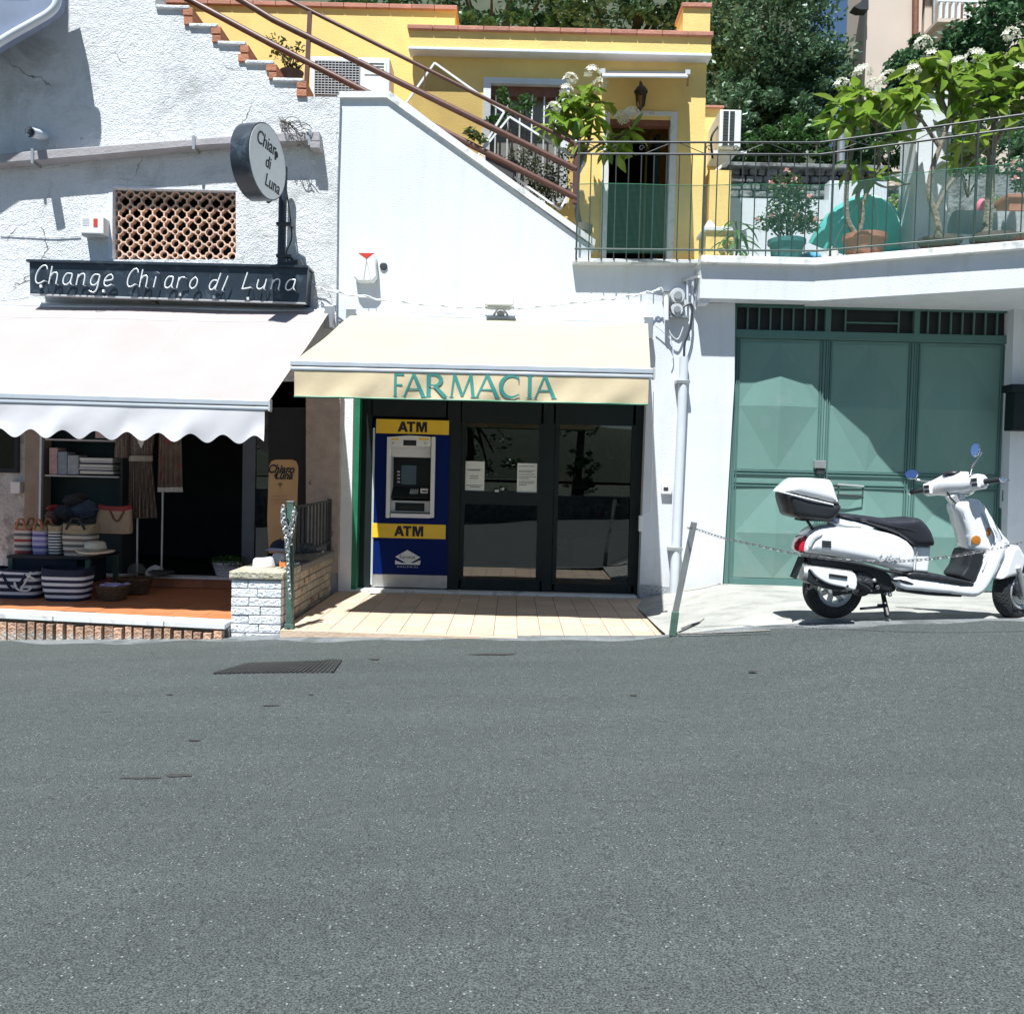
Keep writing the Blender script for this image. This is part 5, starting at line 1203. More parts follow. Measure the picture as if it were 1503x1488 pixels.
part('necklace', MB().tube(cr([U(200, 630, 9.39), U(202, 640, 9.38), U(208, 644, 9.38), U(214, 639, 9.38), U(215, 630, 9.39)], 5), .008, 6), M['ylw'].copy(), dr_, smooth=True)
shw = thing('printed_shawl', 'brown and red printed garment with a pale hem on a thin stand', 'clothing', U(250, 722, 9.45))
shm = pm('printed_shawl_cloth', (.16, .12, .10), .9, .3, 12, .05, 60, c3=(.32, .05, .07), c3s=9, c3t=(.56, .62))
part('cloth', MB().grid(skirt(234, 266, 231, 268, 622, 716, 9.45, .02, 6), 40, 10), shm, shw, smooth=True)
part('hem', MB().grid(skirt(231, 268, 231, 268.5, 715, 722, 9.44, .02, 6), 40, 2), pm('pale_hem', (.5, .5, .48), .9, .2, 80), shw, smooth=True)
part('stand_pole', MB().tube([U(239, 722, 9.5), U(237, 838, 9.5)], .012, 8), M['galv'], shw); part('stand_base', MB().lathe([(.14, 0), (.13, .015), (.02, .03)], n=20).xf(Matrix.Translation(U(237, 840, 9.5))), M['iron'], shw)
solo('stand_pole', MB().tube([U(202, 760, 9.55), U(201, 850, 9.55)], .012, 8), M['galv'], 'thin metal pole standing under the spotted dress', 'stand')
# wooden board sign
ws = thing('board_sign', 'tall rounded wooden board printed Chiaro di Luna behind the green post', 'sign', U(412, 815, 9.0))
ol = [(394, 812), (392, 760), (394, 700), (395, 684), (398, 677), (404, 674.5), (428, 674.5), (434, 677), (437, 684), (437, 700), (433, 812)]
part('board', MB().pprism(ol, 8.98, .025), pm('pale_plywood', (.50, .30, .14), .6, .08, 5, .02, 40), ws, bevel=.004)
for s_, px, py, sz in (('Chiaro', 412, 689, .12), ('di', 404, 697.5, .05), ('Luna', 416, 698, .115)): lettering(ws, s_, sz, U(px, py, 8.976), M['ink'], extrude=.001, shear=.35, bold=.003, sx=.8)
b = MB(); mc = U(424, 690, 8.976)
L1 = [(mc.x + .022 * math.cos(t), mc.z + .022 * math.sin(t)) for t in [math.radians(-120 + 240 * i / 10) for i in range(11)]]; L2 = [(mc.x - .008 + .022 * math.cos(t), mc.z + .008 + .017 * math.sin(t)) for t in [math.radians(110 - 220 * i / 10) for i in range(11)]]
b.prism(L1 + L2, 8.974, 8.976); part('moon_mark', b, M['ink'], ws)
b = MB(); pc = U(411, 712, 8.976)
for k in range(5): a = math.radians(20 + 35 * k); b.bar(pc, pc + Vector((.03 * math.cos(a), 0, .025 * math.sin(a))), .007, .002)
b.bar(pc, pc - Vector((0, 0, .04)), .005, .002); part('palm_mark', b, pm('print_green', (.07, .12, .03), .7), ws)
b = MB()
for k, (a, c_) in enumerate(((400, 422), (398, 424), (402, 420))): b.bar(U(a, 728 + 5 * k, 8.977), U(c_, 728 + 5 * k, 8.977), .006, .001)
part('print_lines', b, M['wood'], ws, kind='stuff')
# hats on the wall top
hat(U(388, 838, 7.92) , .10, .125, whitehat, 'white straw hat on the pillar top beside the chained post', band=straw, tilt=-.12)
hat(U(410, 832, 8.15), .09, .12, whitehat, 'second white hat behind the first, touching the green post', tilt=.15)
cap(U(411, 806, 8.5), .10, nvy, 'navy baseball cap behind the white hats on the low wall', -.3, peak=pm('lilac_peak', (.4, .4, .55), .8), group=None)
hat(U(452, 813, 8.5) + Vector((-.02, 0, 0)), .10, .10, pm('dark_checked_straw', (.05, .055, .055), .9, .5, 40, .1, 60), 'dark checked hat on the low wall behind the railing')
hat(Vector((-2.08, 8.15, LZ + .0)), .085, .05, pm('grey_white_cloth', (.4, .42, .45), .9), 'flat grey hat lying on the low wall beside the dark hat', brimr=1.5)
solo('orange_tag', MB().rbox(410, 824, 422, 832, 7.86, .02), pm('orange_cloth', (.7, .2, .05), .7), 'small orange cloth tag beside the white hats', 'tag')

# ================================================================ yellow villa
YV = 11.0
vb = thing('yellow_villa', 'yellow flat roofed villa with white cornice behind the upper terrace', 'house', (1, 11, UD))
vx0, vx1 = UX(606, 80, YV), (UX(1040, 90, YV) + UX(1026, 370, YV)) / 2
wx0, wx1, wz0, wz1 = rect(714, 122, 828, 292, YV); dx0, dx1 = UX(889, 270, YV), UX(985, 270, YV); dz1 = UZ(937, 175, YV)
vt = UZ(820, 74, YV); Z0 = UD - .6
w_ = MB().box(vx0, wx0, YV, YV + .25, Z0, vt).box(wx0, wx1, YV, YV + .25, wz1, vt).box(wx0, wx1, YV, YV + .25, Z0, wz0).box(wx1, dx0, YV, YV + .25, Z0, vt).box(dx0, dx1, YV, YV + .25, dz1, vt).box(dx1, vx1, YV, YV + .25, Z0, vt)
w_.box(vx1 - .25, vx1, YV + .25, 16, Z0, vt).box(vx0, vx0 + .2, YV + .25, 11.6, Z0, vt)
part('wall', w_, M['yellow'], vb)
YC = YV - .16; pt_ = UZ(820, 50, YC); pb = UZ(820, 72, YC)
part('parapet', MB().box(UX(601, 60, YC), UX(1044, 60, YC), YC, YC + .3, pb - .02, pt_).box(UX(1044, 60, YC) - .3, UX(1044, 60, YC), YC + .3, 16, pb - .02, pt_), M['yellow'], vb)
part('cornice', MB().box(UX(601, 60, YC) - .01, UX(1044, 60, YC) + .01, YC - .02, YV + .05, pb - .055, pb - .02), M['white'], vb, bevel=.006)
nt = 12; cx0, cx1 = UX(598, 45, YC), UX(1047, 45, YC)
for k in range(nt): part('cap_tile', MB().box(cx0 + (cx1 - cx0) * k / nt + .002, cx0 + (cx1 - cx0) * (k + 1) / nt - .002, YC - .04, YC + .34, pt_, pt_ + .055), M['brickcap'], vb, bevel=.008)
part('roof_slab', MB().box(vx0, vx1 - .01, YV + .05, 16, vt, vt + .2), M['yellow'], vb)
ch_ = part('chimney', MB().box(UX(1003, 25, YC), UX(1043, 25, YC), YC + .02, YC + .45, pt_ + .055, UZ(1023, 11, YC)), M['yellow'], vb)
part('cap_tile', MB().box(UX(1001, 8, YC), UX(1045, 8, YC), YC - .01, YC + .48, UZ(1023, 11, YC), UZ(1023, 4.5, YC)), M['brickcap'], ch_, bevel=.006)
# dark hall inside
part('hall', MB().box(vx0 + .3, vx1 - .3, 14, 14.05, Z0, vt).box(vx0 + .25, vx1 - .3, YV + .3, 14, Z0, UD - .01), M['black'], vb)
# window
wf = part('window', MB().box(wx0 - .05, wx0 + .04, YV - .02, YV + .2, wz0, wz1 + .05).box(wx1 - .04, wx1 + .05, YV - .02, YV + .2, wz0, wz1 + .05).box(wx0 + .04, wx1 - .04, YV - .02, YV + .2, wz1 - .02, wz1 + .05).box(wx0 - .06, wx1 + .06, YV - .06, YV + .2, wz0 - .06, wz0), M['white'], vb)
part('roller_box', MB().box(wx0 + .04, wx1 - .04, YV + .06, YV + .18, wz1 - .14, wz1 - .02), M['wood'], wf)
part('curtain', MB().box(wx0, wx1, YV + .22, YV + .23, wz0, wz1), pm('grey_curtain', (.30, .29, .28), .9, .1, 4), wf)
for k in range(6): x = wx0 + (wx1 - wx0) * (k + .7) / 6.4; part('window_bar', MB().box(x - .009, x + .009, YV + .05, YV + .07, wz0, wz1 - .14), M['white'], wf)
# door
df = part('door', MB().box(dx0 - .05, dx0 + .03, YV - .02, YV + .1, UD, dz1 + .04).box(dx1 - .03, dx1 + .05, YV - .02, YV + .1, UD, dz1 + .04).box(dx0 - .05, dx1 + .05, YV - .02, YV + .1, dz1 + .04, dz1 + .09), M['marble'], vb)
part('lintel', MB().box(dx0 + .03, dx1 - .03, YV + .02, YV + .12, dz1 - .07, dz1 + .04), M['wood'], df)
part('inner_leaf', MB().box(dx1 - .16, dx1 - .10, YV + .3, YV + 1.0, UD, dz1 - .07), M['dark'], df)
# small extended awning over the door, nearly edge-on from the road
ca = thing('door_awning', 'slim pale awning stretched out over the villa door', 'awning', U(948, 106, YV))
A_, B_, C__, D_ = U(884, 107, YV - .05), U(1008, 108, YV - .05), U(884, 112, YV - 1.1), U(1010, 113, YV - 1.1)
part('cloth', MB().grid(lambda u, v: A_.lerp(B_, u).lerp(C__.lerp(D_, u), v) + Vector((0, 0, -.012 * math.sin(math.pi * v))), 12, 8), M['awnl'], ca, smooth=True)
part('front_bar', MB().bar(C__, D_, .025, .025), M['alu'], ca, bevel=.006); part('roller', MB().tube([A_, B_], .018, 10), M['plastic'], ca, smooth=True)
for X_ in (A_, B_): part('wall_bracket', MB().box(X_.x - .03, X_.x + .03, YV - .12, YV - .002, X_.z - .04, X_.z + .02), M['grey'], ca)
part('arm', MB().bar(U(1009, 125, YV - .08), D_, .025, .03), M['wood'], ca)
ln = thing('wall_lantern', 'small black wall lantern above the villa door', 'lantern', U(940, 162, YV - .15)); lc = U(940, 160, YV - .16)
part('lamp_body', MB().lathe([(.012, 0), (.03, .01), (.045, .03), (.065, .19), (.075, .20)], n=6).xf(Matrix.Translation(lc)), glassmat('lantern_glass', (.6, .5, .3)), ln)
fr_ = MB()
for k in range(6): a = 2 * math.pi * k / 6; fr_.bar(lc + Vector((.045 * math.cos(a), .045 * math.sin(a), .03)), lc + Vector((.067 * math.cos(a), .067 * math.sin(a), .195)), .009)
part('frame', fr_, M['iron'], ln); part('roof', MB().lathe([(.085, .195), (.08, .215), (.045, .26), (.02, .275), (.016, .30), (.003, .32)], n=12).xf(Matrix.Translation(lc)), M['iron'], ln, smooth=40)
part('foot', MB().lathe([(.004, -.03), (.016, -.01), (.034, .012)], n=10).xf(Matrix.Translation(lc)), M['iron'], ln); part('bracket', MB().tube([lc + Vector((0, .0, .30)), lc + Vector((0, .08, .36)), lc + Vector((0, .16, .30))], .009, 6), M['iron'], ln)
# rear taller block on the left
YB2 = 11.75
vb2 = thing('rear_villa_block', 'taller yellow block of the villa behind the stair', 'house', (-1.5, YB2, UD))
ax0, ax1 = UX(140, 60, YB2), UX(667, 60, YB2); az = UZ(500, 13, YB2)
part('wall', MB().box(ax0, ax1, YB2, 15, Z0, az), M['yellow'], vb2)
for k in range(16): part('cap_tile', MB().box(ax0 + (ax1 - ax0 + .03) * k / 16 + .002, ax0 + (ax1 - ax0 + .03) * (k + 1) / 16 - .002, YB2 - .04, YB2 + .3, az, az + .06), M['brickcap'], vb2, bevel=.008)
part('side_cap', MB().box(ax1 - .27, ax1 + .03, YB2 + .3, 15, az, az + .06), M['brickcap'], vb2)
# small outbuilding wing to the right of the villa
wg = thing('villa_side_wing', 'narrow yellow wing set back at the right of the villa', 'house', (2.4, 12.2, UD))
part('wall', MB().box(vx1 + .01, UX(1058, 200, 12.2), 12.2, 13.5, Z0, UZ(1050, 160, 12.2)), M['yellow'], wg); part('cap', MB().box(vx1 + .01, UX(1060, 200, 12.2), 12.15, 13.5, UZ(1050, 160, 12.2), UZ(1050, 157, 12.2)), M['brickcap'], wg)
yp = thing('yellow_pillar', 'low yellow pillar with a slab where a white cloth lies', 'pillar', U(1056, 378, 10.6))
part('shaft', MB().rbox(1036, 338, 1077, 380, 10.45, .4), M['yellow'], yp); part('slab', MB().rbox(1034, 333, 1079, 338.5, 10.42, .46), M['marble'], yp, bevel=.005)
yp2 = thing('yellow_pillar', 'tall narrow yellow pillar under the side air conditioner', 'pillar', U(1056, 378, 11.3)); part('shaft', MB().rbox(1040, 250, 1071, 390, 11.3, .35), M['yellow'], yp2)
cl_ = MB(); r5 = random.Random(2)
cl_.grid(lambda u, v: U(1035 + 38 * u, 334, 10.45) + Vector((0, .3 * v, (.09 * math.exp(-((u - .25) / .2) ** 2) * math.sin(math.pi * v) + .02 * math.sin(17 * u + 9 * v) + .015 * math.sin(31 * u * v + 4)))), 30, 16)
solo('white_cloth', cl_, M['paper'], 'crumpled white cloth left on the low yellow pillar', 'cloth', smooth=True)
# air conditioners
def ac(px0, py0, px1, py1, Y, d, label, front, name='air_conditioner'):
    t = thing(name, label, 'air conditioner', U((px0 + px1) / 2, py1, Y)); x0, x1, z0, z1 = rect(px0, py0, px1, py1, Y)
    part('casing', MB().box(x0, x1, Y, Y + d, z0, z1), M['plastic'], t, bevel=.015); return t, x0, x1, z0, z1
t, x0, x1, z0, z1 = ac(455, 84, 572, 146, 10.75, .38, 'large grey air conditioner with fan grille behind the stair rails', True)
gx = x0 + (x1 - x0) * .62
part('grille_back', MB().box(x0 + .06, gx, 10.744, 10.752, z0 + .04, z1 - .05), M['iron'], t)
b = MB()
for k in range(14): zz = z0 + .05 + (z1 - z0 - .11) * k / 13; b.box(x0 + .06, gx, 10.735, 10.742, zz - .004, zz + .004)
for k in range(14): xx = x0 + .06 + (gx - x0 - .06) * k / 13; b.box(xx - .003, xx + .003, 10.730, 10.735, z0 + .04, z1 - .05)
part('grille', b, M['grey'], t, kind='stuff'); part('label_plate', MB().box(gx + .06, x1 - .04, 10.743, 10.752, z1 - .2, z1 - .05), M['paper'], t)
b = MB()
for k in range(3): b.box(gx + .12, x1 - .07, 10.739, 10.744, z1 - .08 - k * .035, z1 - .07 - k * .035)
part('print', b, nvy, t, kind='stuff')
for xx in (x0 + .08, x1 - .14): part('foot', MB().box(xx, xx + .06, 10.77, 11.1, z0 - .06, z0), M['iron'], t)
t, x0, x1, z0, z1 = ac(1056, 161, 1088, 217, 11.5, .75, 'white air conditioner on a bracket at the right corner of the villa', True)
b = MB()
for k in range(11): zz = z0 + .04 + (z1 - z0 - .08) * k / 10; b.box(x0 + .04, x1 - .09, 11.486, 11.496, zz - .014, zz + .014)
part('slot', b, M['iron'], t, kind='stuff'); part('divider', MB().box(x0 + .11, x0 + .125, 11.48, 11.49, z0 + .02, z1 - .02).box(x0 + .03, x0 + .04, 11.48, 11.495, z0 + .02, z1 - .02), M['plastic'], t)
part('bracket', MB().bar((x0 - .05, 11.6, z0 - .03), (x1 + .1, 11.6, z0 - .03), .04).bar((x0 - .05, 11.6, z0 - .3), (x1 - .05, 11.6, z0 - .05), .03), M['plastic'], t)
part('pipe', MB().tube(cr([(x0, 11.6, z0 + .3), (x0 - .08, 11.6, z0 + .15), (x0 - .05, 11.62, z0 - .1)], 5), .015, 6), M['black'], t)
# ================================================================ upper terrace railing and netting
path = [Vector((UX(845, 300, 9.72), 9.72)), Vector((UX(1200, 300, 9.57), 9.57)), Vector((5.08, 8.62)), Vector((7.6, 7.2))]
def along(s):
    for a, b in zip(path, path[1:]):
        L = (b - a).length
        if s <= L: return a + (b - a) * (s / L)
        s -= L
    return path[-1]
LT = sum((b - a).length for a, b in zip(path, path[1:]))
rlg = thing('terrace_railing', 'thin dark iron railing with scrolls along the edge of the upper terrace', 'railing', (path[0].x, path[0].y, UD))
ztop, zmid_, zlow = 4.97, 4.845, 3.83
def rail3(z, r): return MB().tube([(p.x, p.y, z) for p in path], r, 6)
part('top_rail', rail3(ztop, .011), M['iron'], rlg); part('middle_rail', rail3(zmid_, .011), M['iron'], rlg); part('bottom_rail', rail3(zlow, .011), M['iron'], rlg)
barm = MB().tube([(0, 0, UD - .02), (0, 0, zmid_)], .007, 5).mesh('bar'); barm.materials.append(M['iron'])
pstm = MB().box(-.010, .010, -.010, .010, UD - .02, ztop).mesh('post'); pstm.materials.append(M['iron'])
s = .02; k = 0
while s < LT - .1:
    p = along(s); inst('post' if k % 10 == 0 else 'bar', pstm if k % 10 == 0 else barm, rlg, Matrix.Translation((p.x, p.y, 0))); s += .135; k += 1
# scrolls between the two top rails
for c in (.55, 1.55, 2.5, 3.3, 4.1, 5.0):
    p = along(c); d = (along(c + .05) - p).normalized(); d3 = Vector((d.x, d.y, 0)); b = MB()
    for sg_ in (-1, 1):
        P = [Vector((p.x, p.y, (ztop + zmid_) / 2)) + d3 * sg_ * (.14 + .03 * math.cos(t) * (1 - t / 9)) + Vector((0, 0, .035 * math.sin(t) * (1 - t / 9))) for t in [i * .6 for i in range(12)]]
        P = [Vector((p.x, p.y, ztop)) + d3 * sg_ * .5, Vector((p.x, p.y, ztop - .03)) + d3 * sg_ * .32] + P[::-1][6:] if 0 else P
        b.tube(P, .005, 5); b.tube([Vector((p.x, p.y, zmid_)) + d3 * sg_ * .17, Vector((p.x, p.y, ztop - .01)) + d3 * sg_ * .45], .005, 5)
    part('scroll', b, M['iron'], rlg)
# green netting tied on the lower half
net = netmat('green_netting', (.05, .17, .12), .10, 80)
def netp(u, v):
    s_ = .02 + u * (LT - .1); p = along(s_); return (p.x, p.y - .02, UD + .05 + v * (.73 + .008 * math.sin(u * 30)))
nt_ = thing('green_netting', 'fine green netting tied to the lower half of the terrace railing', 'netting', (path[0].x, 9.7, UD)); part('mesh', MB().grid(netp, 60, 4), net, nt_)
part('edge_cord', MB().tube([netp(i / 60, 1) for i in range(61)], .004, 4), M['greenedge'], nt_)

# ================================================================ foliage helpers
def leafquads(P, size, up=.4, asp=.5, rg=RNG, droop=0.):
    """one rhombus leaf per point, as vertex/face arrays"""
    N = len(P); d = rg.normal(size=(N, 3)); d[:, 2] = d[:, 2] * .6 - droop; d /= np.linalg.norm(d, axis=1)[:, None]
    nrm = rg.normal(size=(N, 3)); nrm[:, 2] += up * 3; nrm -= d * (nrm * d).sum(1)[:, None]; nrm /= np.linalg.norm(nrm, axis=1)[:, None]
    s = np.cross(d, nrm); L = size * rg.uniform(.6, 1.3, N)[:, None]; w = L * asp
    V = np.empty((N, 4, 3)); V[:, 0] = P - d * L / 2; V[:, 1] = P + s * w / 2 + nrm * L * .08; V[:, 2] = P + d * L / 2; V[:, 3] = P - s * w / 2 + nrm * L * .08
    return V.reshape(-1, 3)
def quadmesh(name, V, off):
    n = len(V) // 4; me = bpy.data.meshes.new(name); me.vertices.add(len(V)); me.vertices.foreach_set('co', (V - np.array(off)).ravel())
    me.loops.add(n * 4); me.loops.foreach_set('vertex_index', np.arange(n * 4)); me.polygons.add(n); me.polygons.foreach_set('loop_start', np.arange(n) * 4); me.polygons.foreach_set('loop_total', np.full(n, 4)); me.update(calc_edges=True); return me
def blob(c, r, n, rg=RNG, shell=.55):
    q = rg.normal(size=(n, 3)); q /= np.linalg.norm(q, axis=1)[:, None]; q *= (shell + (1 - shell) * rg.random(n) ** .5)[:, None]; return np.array(c) + q * np.array(r)
def crown(c, R, nclump, per, csize, rg=RNG):
    cc = blob(c, R, nclump, rg, .35); out = []
    for k in cc:
        rr = csize * rg.uniform(.6, 1.35); out.append(blob(k, (rr, rr, rr * .7), int(per * rg.uniform(.6, 1.4)), rg, .3))
    return np.concatenate(out)
L_dark = leafmat('dark_evergreen_leaf', [(.022, .07, .03), (.04, .11, .042), (.075, .16, .06), (.12, .21, .10)], .2, .42)
L_olive = leafmat('grey_green_leaf', [(.04, .10, .045), (.09, .17, .08), (.16, .24, .14), (.06, .12, .06)], .25, .42)
L_mid = leafmat('mid_green_leaf', [(.03, .09, .02), (.06, .14, .03), (.09, .18, .05)], .35)
L_fra = leafmat('frangipani_leaf', [(.17, .29, .03), (.25, .37, .045), (.09, .19, .025), (.31, .38, .07), (.13, .24, .03)], .5, .35)
L_rose = leafmat('rose_leaf', [(.02, .06, .02), (.05, .10, .03), (.10, .13, .03)], .3)
M['petal'] = pm('white_petal', (.80, .78, .68), .6, .04, 9, trans=.3); M['rosep'] = pm('pale_pink_petal', (.70, .42, .38), .6, .15, 30, trans=.3)
def tree(label, base, top, crowns, lm, lsize, name='tree', group=None, trunk_r=.18, per=60, rg=RNG, bark='barkd', asp=.5):
    t = thing(name, label, 'tree', base, group); base = Vector(base); top = Vector(top)
    mid = base.lerp(top, .5) + Vector((.15, 0, 0)); P = cr([base, mid, top], 6)
    tr_ = part('trunk', MB().tube(P, [trunk_r * (1 - .6 * i / (len(P) - 1)) for i in range(len(P))], 9), M[bark], t, smooth=True)
    WL[tr_] = WL[t].copy()
    lb = MB()
    for c, R, n in crowns:
        for k in range(4):
            a = P[-1 - k]; e = Vector(c) + Vector((random.uniform(-.7, .7) * R[0], random.uniform(-.6, .6) * R[1], random.uniform(-.3, .7) * R[2])); lb.tube(cr([a, a.lerp(e, .5) + Vector((0, 0, .2)), e], 4), [trunk_r * .4 * (1 - .1 * i) for i in range(9)], 6)
    part('limbs', lb, M[bark], tr_, smooth=True)
    pts = np.concatenate([crown(c, R, n, per, min(R) * .30, rg) for c, R, n in crowns])
    me = quadmesh('crown', leafquads(pts, lsize, .35, asp, rg), WL[t]); me.materials.append(lm)
    o = bpy.data.objects.new('crown', me); COL.objects.link(o); o.parent = t; WL[o] = WL[t].copy()
    return t
def C_(px, py, Y): p = U(px, py, Y); return (p.x, p.y, p.z)
def R_px(w, h, Y, d=None): return (w * Y / F, d or w * Y / F * .7, h * Y / F)
# ================================================================ background: hillside, dark trees, pale house
def hill(u, v):
    x = -45 + 90 * u; y = 14.5 + 45 * v
    return (x, y, UD - .1 + 5.2 * min(1, v * 4.0) * (1.1 + .2 * math.sin(x * .3)) - (2.5 * math.exp(-((x - 7.5) / 2.5) ** 2)) * min(1, v * 4) + .4 * math.sin(x * .9 + y * .5) + 13 * min(1, max(0, (.365 - x / y) / .07)) * min(1, max(0, (v - .12) / .3)))
struct('hillside', MB().grid(hill, 60, 20), M['earth'], True)
def gz(y): return UD + .2
tree('dark evergreen tree rising behind the roof of the yellow villa, left one', (-.6, 17.5, 6.2), (-.6, 17.5, 8.6), [(C_(640, -20, 17), R_px(190, 90, 17), 80), (C_(760, 10, 16), R_px(120, 60, 16), 44)], L_dark, .13, per=75, name='evergreen_tree')
tree('olive toned tree behind the chimney of the yellow villa', (1.6, 17, 6.2), (1.8, 17, 8.8), [(C_(890, 0, 16), R_px(120, 70, 16), 70), (C_(990, -30, 15.5), R_px(80, 80, 15.5), 40)], L_olive, .13, per=75, name='olive_tree')
tree('big dark feathery tree filling the space between villa and pale house', (3.9, 15, UD), (4.0, 15, 7.5), [(C_(1125, 60, 14.5), R_px(100, 120, 14.5, 1.4), 190), (C_(1100, 185, 14), R_px(90, 70, 14, 1.0), 60), (C_(1188, 130, 14.3), R_px(46, 80, 14.3, .9), 64)], L_olive, .095, per=95, trunk_r=.22, name='feathery_tree')
tree('dark lower tree in the shade behind the big feathery one', (3.2, 16.5, UD), (3.4, 16.5, 6.0), [(C_(1080, 150, 16), R_px(80, 110, 16, .8), 90), (C_(1170, 230, 15.6), R_px(110, 60, 15.6, .8), 60)], L_dark, .11, per=75, name='evergreen_tree')
tree('dark leafy tree in front of the pale house at the top right', (8.2, 17, 5.5), (8.4, 17, 8.6), [(C_(1400, 110, 16.5), R_px(90, 55, 16.5, 1.2), 70), (C_(1470, 50, 16), R_px(60, 80, 16, 1.2), 70), (C_(1335, 90, 16.8), R_px(38, 32, 16.8, .6), 16), (C_(1470, 150, 15.8), R_px(70, 60, 15.8), 40)], L_dark, .13, per=75, name='leafy_tree')
tree('low dark shrub growth below the pale house behind the frangipani', (6.5, 14.5, UD), (6.5, 14.5, 5.2), [(C_(1330, 190, 14.3), R_px(90, 55, 14.3, .8), 60), (C_(1440, 250, 13.5), R_px(90, 60, 13.5, .8), 60), (C_(1250, 210, 14), R_px(50, 50, 14, .6), 30)], L_dark, .10, per=80, name='shrub')
tree('mid green leafy shrub behind the side air conditioner', (3.7, 13.2, UD), (3.7, 13.2, 4.6), [(C_(1165, 205, 13), R_px(60, 32, 13, .5), 34), (C_(1115, 212, 13), R_px(40, 22, 13, .4), 16)], L_mid, .09, per=60, name='shrub', trunk_r=.06)
# pale house up the hill
YH = 26.
hs = thing('pale_house', 'tall pale house with a balcony on the hill at the top right', 'house', U(1330, 110, YH)); hw = pm('pale_beige_render', (.60, .50, .42), .85, .05, .8, .02, 40)
zb_, zt_ = 3.0, UZ(1310, -300, YH); part('wall', MB().poly_z([(UX(1272, 50, YH), YH), (UX(1352, 50, YH), YH), (UX(1352, 50, YH), YH + 6), (UX(1262, 50, YH + 5), YH + 5)], zb_, zt_), hw, hs); part('wall', MB().rbox(1350, -260, 1402, 640, YH + 1.2, 5), hw, hs); part('wall', MB().rbox(1400, -260, 1560, 640, YH - .4, 5), hw, hs)
part('corner_pipe', MB().tube([U(1346, -200, YH - .1), U(1343, 120, YH - .1)], .09, 8), M['wood'], hs); part('corner_pipe', MB().tube([U(1373, -200, YH + 1.1), U(1370, 120, YH + 1.1)], .05, 8), M['galv'], hs)
part('eave', MB().pprism([(1253, 10), (1262, 4), (1275, -6), (1275, 14), (1262, 14)], YH - .3, .35), M['iron'], hs)
part('roof', MB().rbox(1280, -340, 1560, -300, YH - .8, 4), M['terra'], hs)
bl = part('balcony', MB().rbox(1376, 28, 1440, 33, YH - 1.6, 1.2), hw, hs); WL[bl] = WL[hs].copy()
part('bracket', MB().pprism([(1378, 33), (1398, 33), (1380, 52)], YH - 1.4, .9), hw, bl)
for k in range(7): part('baluster', MB().tube([U(1380 + 9 * k, 28, YH - 1.55), U(1381 + 9 * k, 2, YH - 1.55)], .05, 6), M['plastic'], bl)
part('balcony_rail', MB().rbox(1376, -2, 1440, 3, YH - 1.6, .12), M['plastic'], bl)
part('shutter', MB().rbox(1412, -60, 1440, 28, YH - .45, .05), M['wood'], hs)
# ================================================================ terrace furniture, walls and planting
lwh = thing('terrace_back_wall', 'low white wall at the back of the upper terrace', 'wall', U(1180, 378, 12))
part('wall', MB().rbox(1064, 292, 1215, 420, 12, .2), M['white'], lwh); part('wall', MB().rbox(1215, 266, 1300, 420, 12.1, .2), M['white'], lwh)
sw_ = thing('stone_wall', 'dark grey stone terrace wall above the low white wall', 'wall', U(1150, 300, 12.6))
r6 = random.Random(9)
part('core', MB().rbox(1066, 250, 1300, 400, 12.72, .25), M['stone'], sw_)
for j in range(5):
    x = 1068 + r6.uniform(0, 8)
    while x < 1296:
        w = r6.uniform(12, 24); part('stone', MB().rbox(x, 247 + j * 11 + r6.uniform(-1, 1), min(x + w, 1299) - 1.5, 257 + j * 11, 12.6 + r6.uniform(-.03, .03), .2), M['stone'], sw_, bevel=.02); x += w
part('coping', MB().rbox(1064, 240, 1302, 246, 12.5, .5), M['stone'], sw_, bevel=.01)
rw = thing('rubble_wall', 'brownish rubble wall patch between turquoise parasol and white pillar', 'wall', U(1325, 300, 12.4))
for k in range(60):
    c = U(1308 + r6.random() * 46, 262 + r6.random() * 75, 12.4 + r6.uniform(-.05, .1)); part('stone', MB().ellipsoid(c, r6.uniform(.05, .1), .07, r6.uniform(.035, .06), 8, 5), M['stone'] if k % 3 else M['kbrick'], rw)
part('core', MB().rbox(1306, 255, 1503, 345, 12.5, .2), M['stone'], rw)
pl = thing('white_pillar', 'tall square white pillar standing on the upper terrace', 'pillar', U(1368, 376, 10.1)); part('shaft', MB().rbox(1343, 137, 1394, 378, 10.1, .42), M['white'], pl, bevel=.006); part('top', MB().rbox(1342, 134, 1396, 138, 10.08, .46), M['white'], pl)
solo('metal_flue', MB().tube([U(1233, 300, 12.9), U(1235, 180, 12.9)], .06, 10), M['galv'], 'grey metal flue pipe behind the left frangipani', 'pipe', smooth=True)
gpw = thing('grey_parapet', 'low grey rendered parapet at the right behind the potted frangipani', 'wall', U(1450, 350, 10.4)); part('wall', MB().rbox(1403, 311, 1620, 348, 10.4, .4), M['stone'].copy() if 0 else pm('grey_render', (.34, .36, .37), .9, .12, 3, .05, 20), gpw); part('lower_band', MB().rbox(1398, 346, 1620, 380, 10.2, .7), M['white'], gpw)
solo('pink_cloth', MB().ellipsoid(U(1441, 303, 10.5), .065, .05, .09, 10, 7), pm('pink_cloth', (.65, .18, .25), .8, .1, 9), 'small pink cloth on the grey parapet', 'cloth', smooth=True)
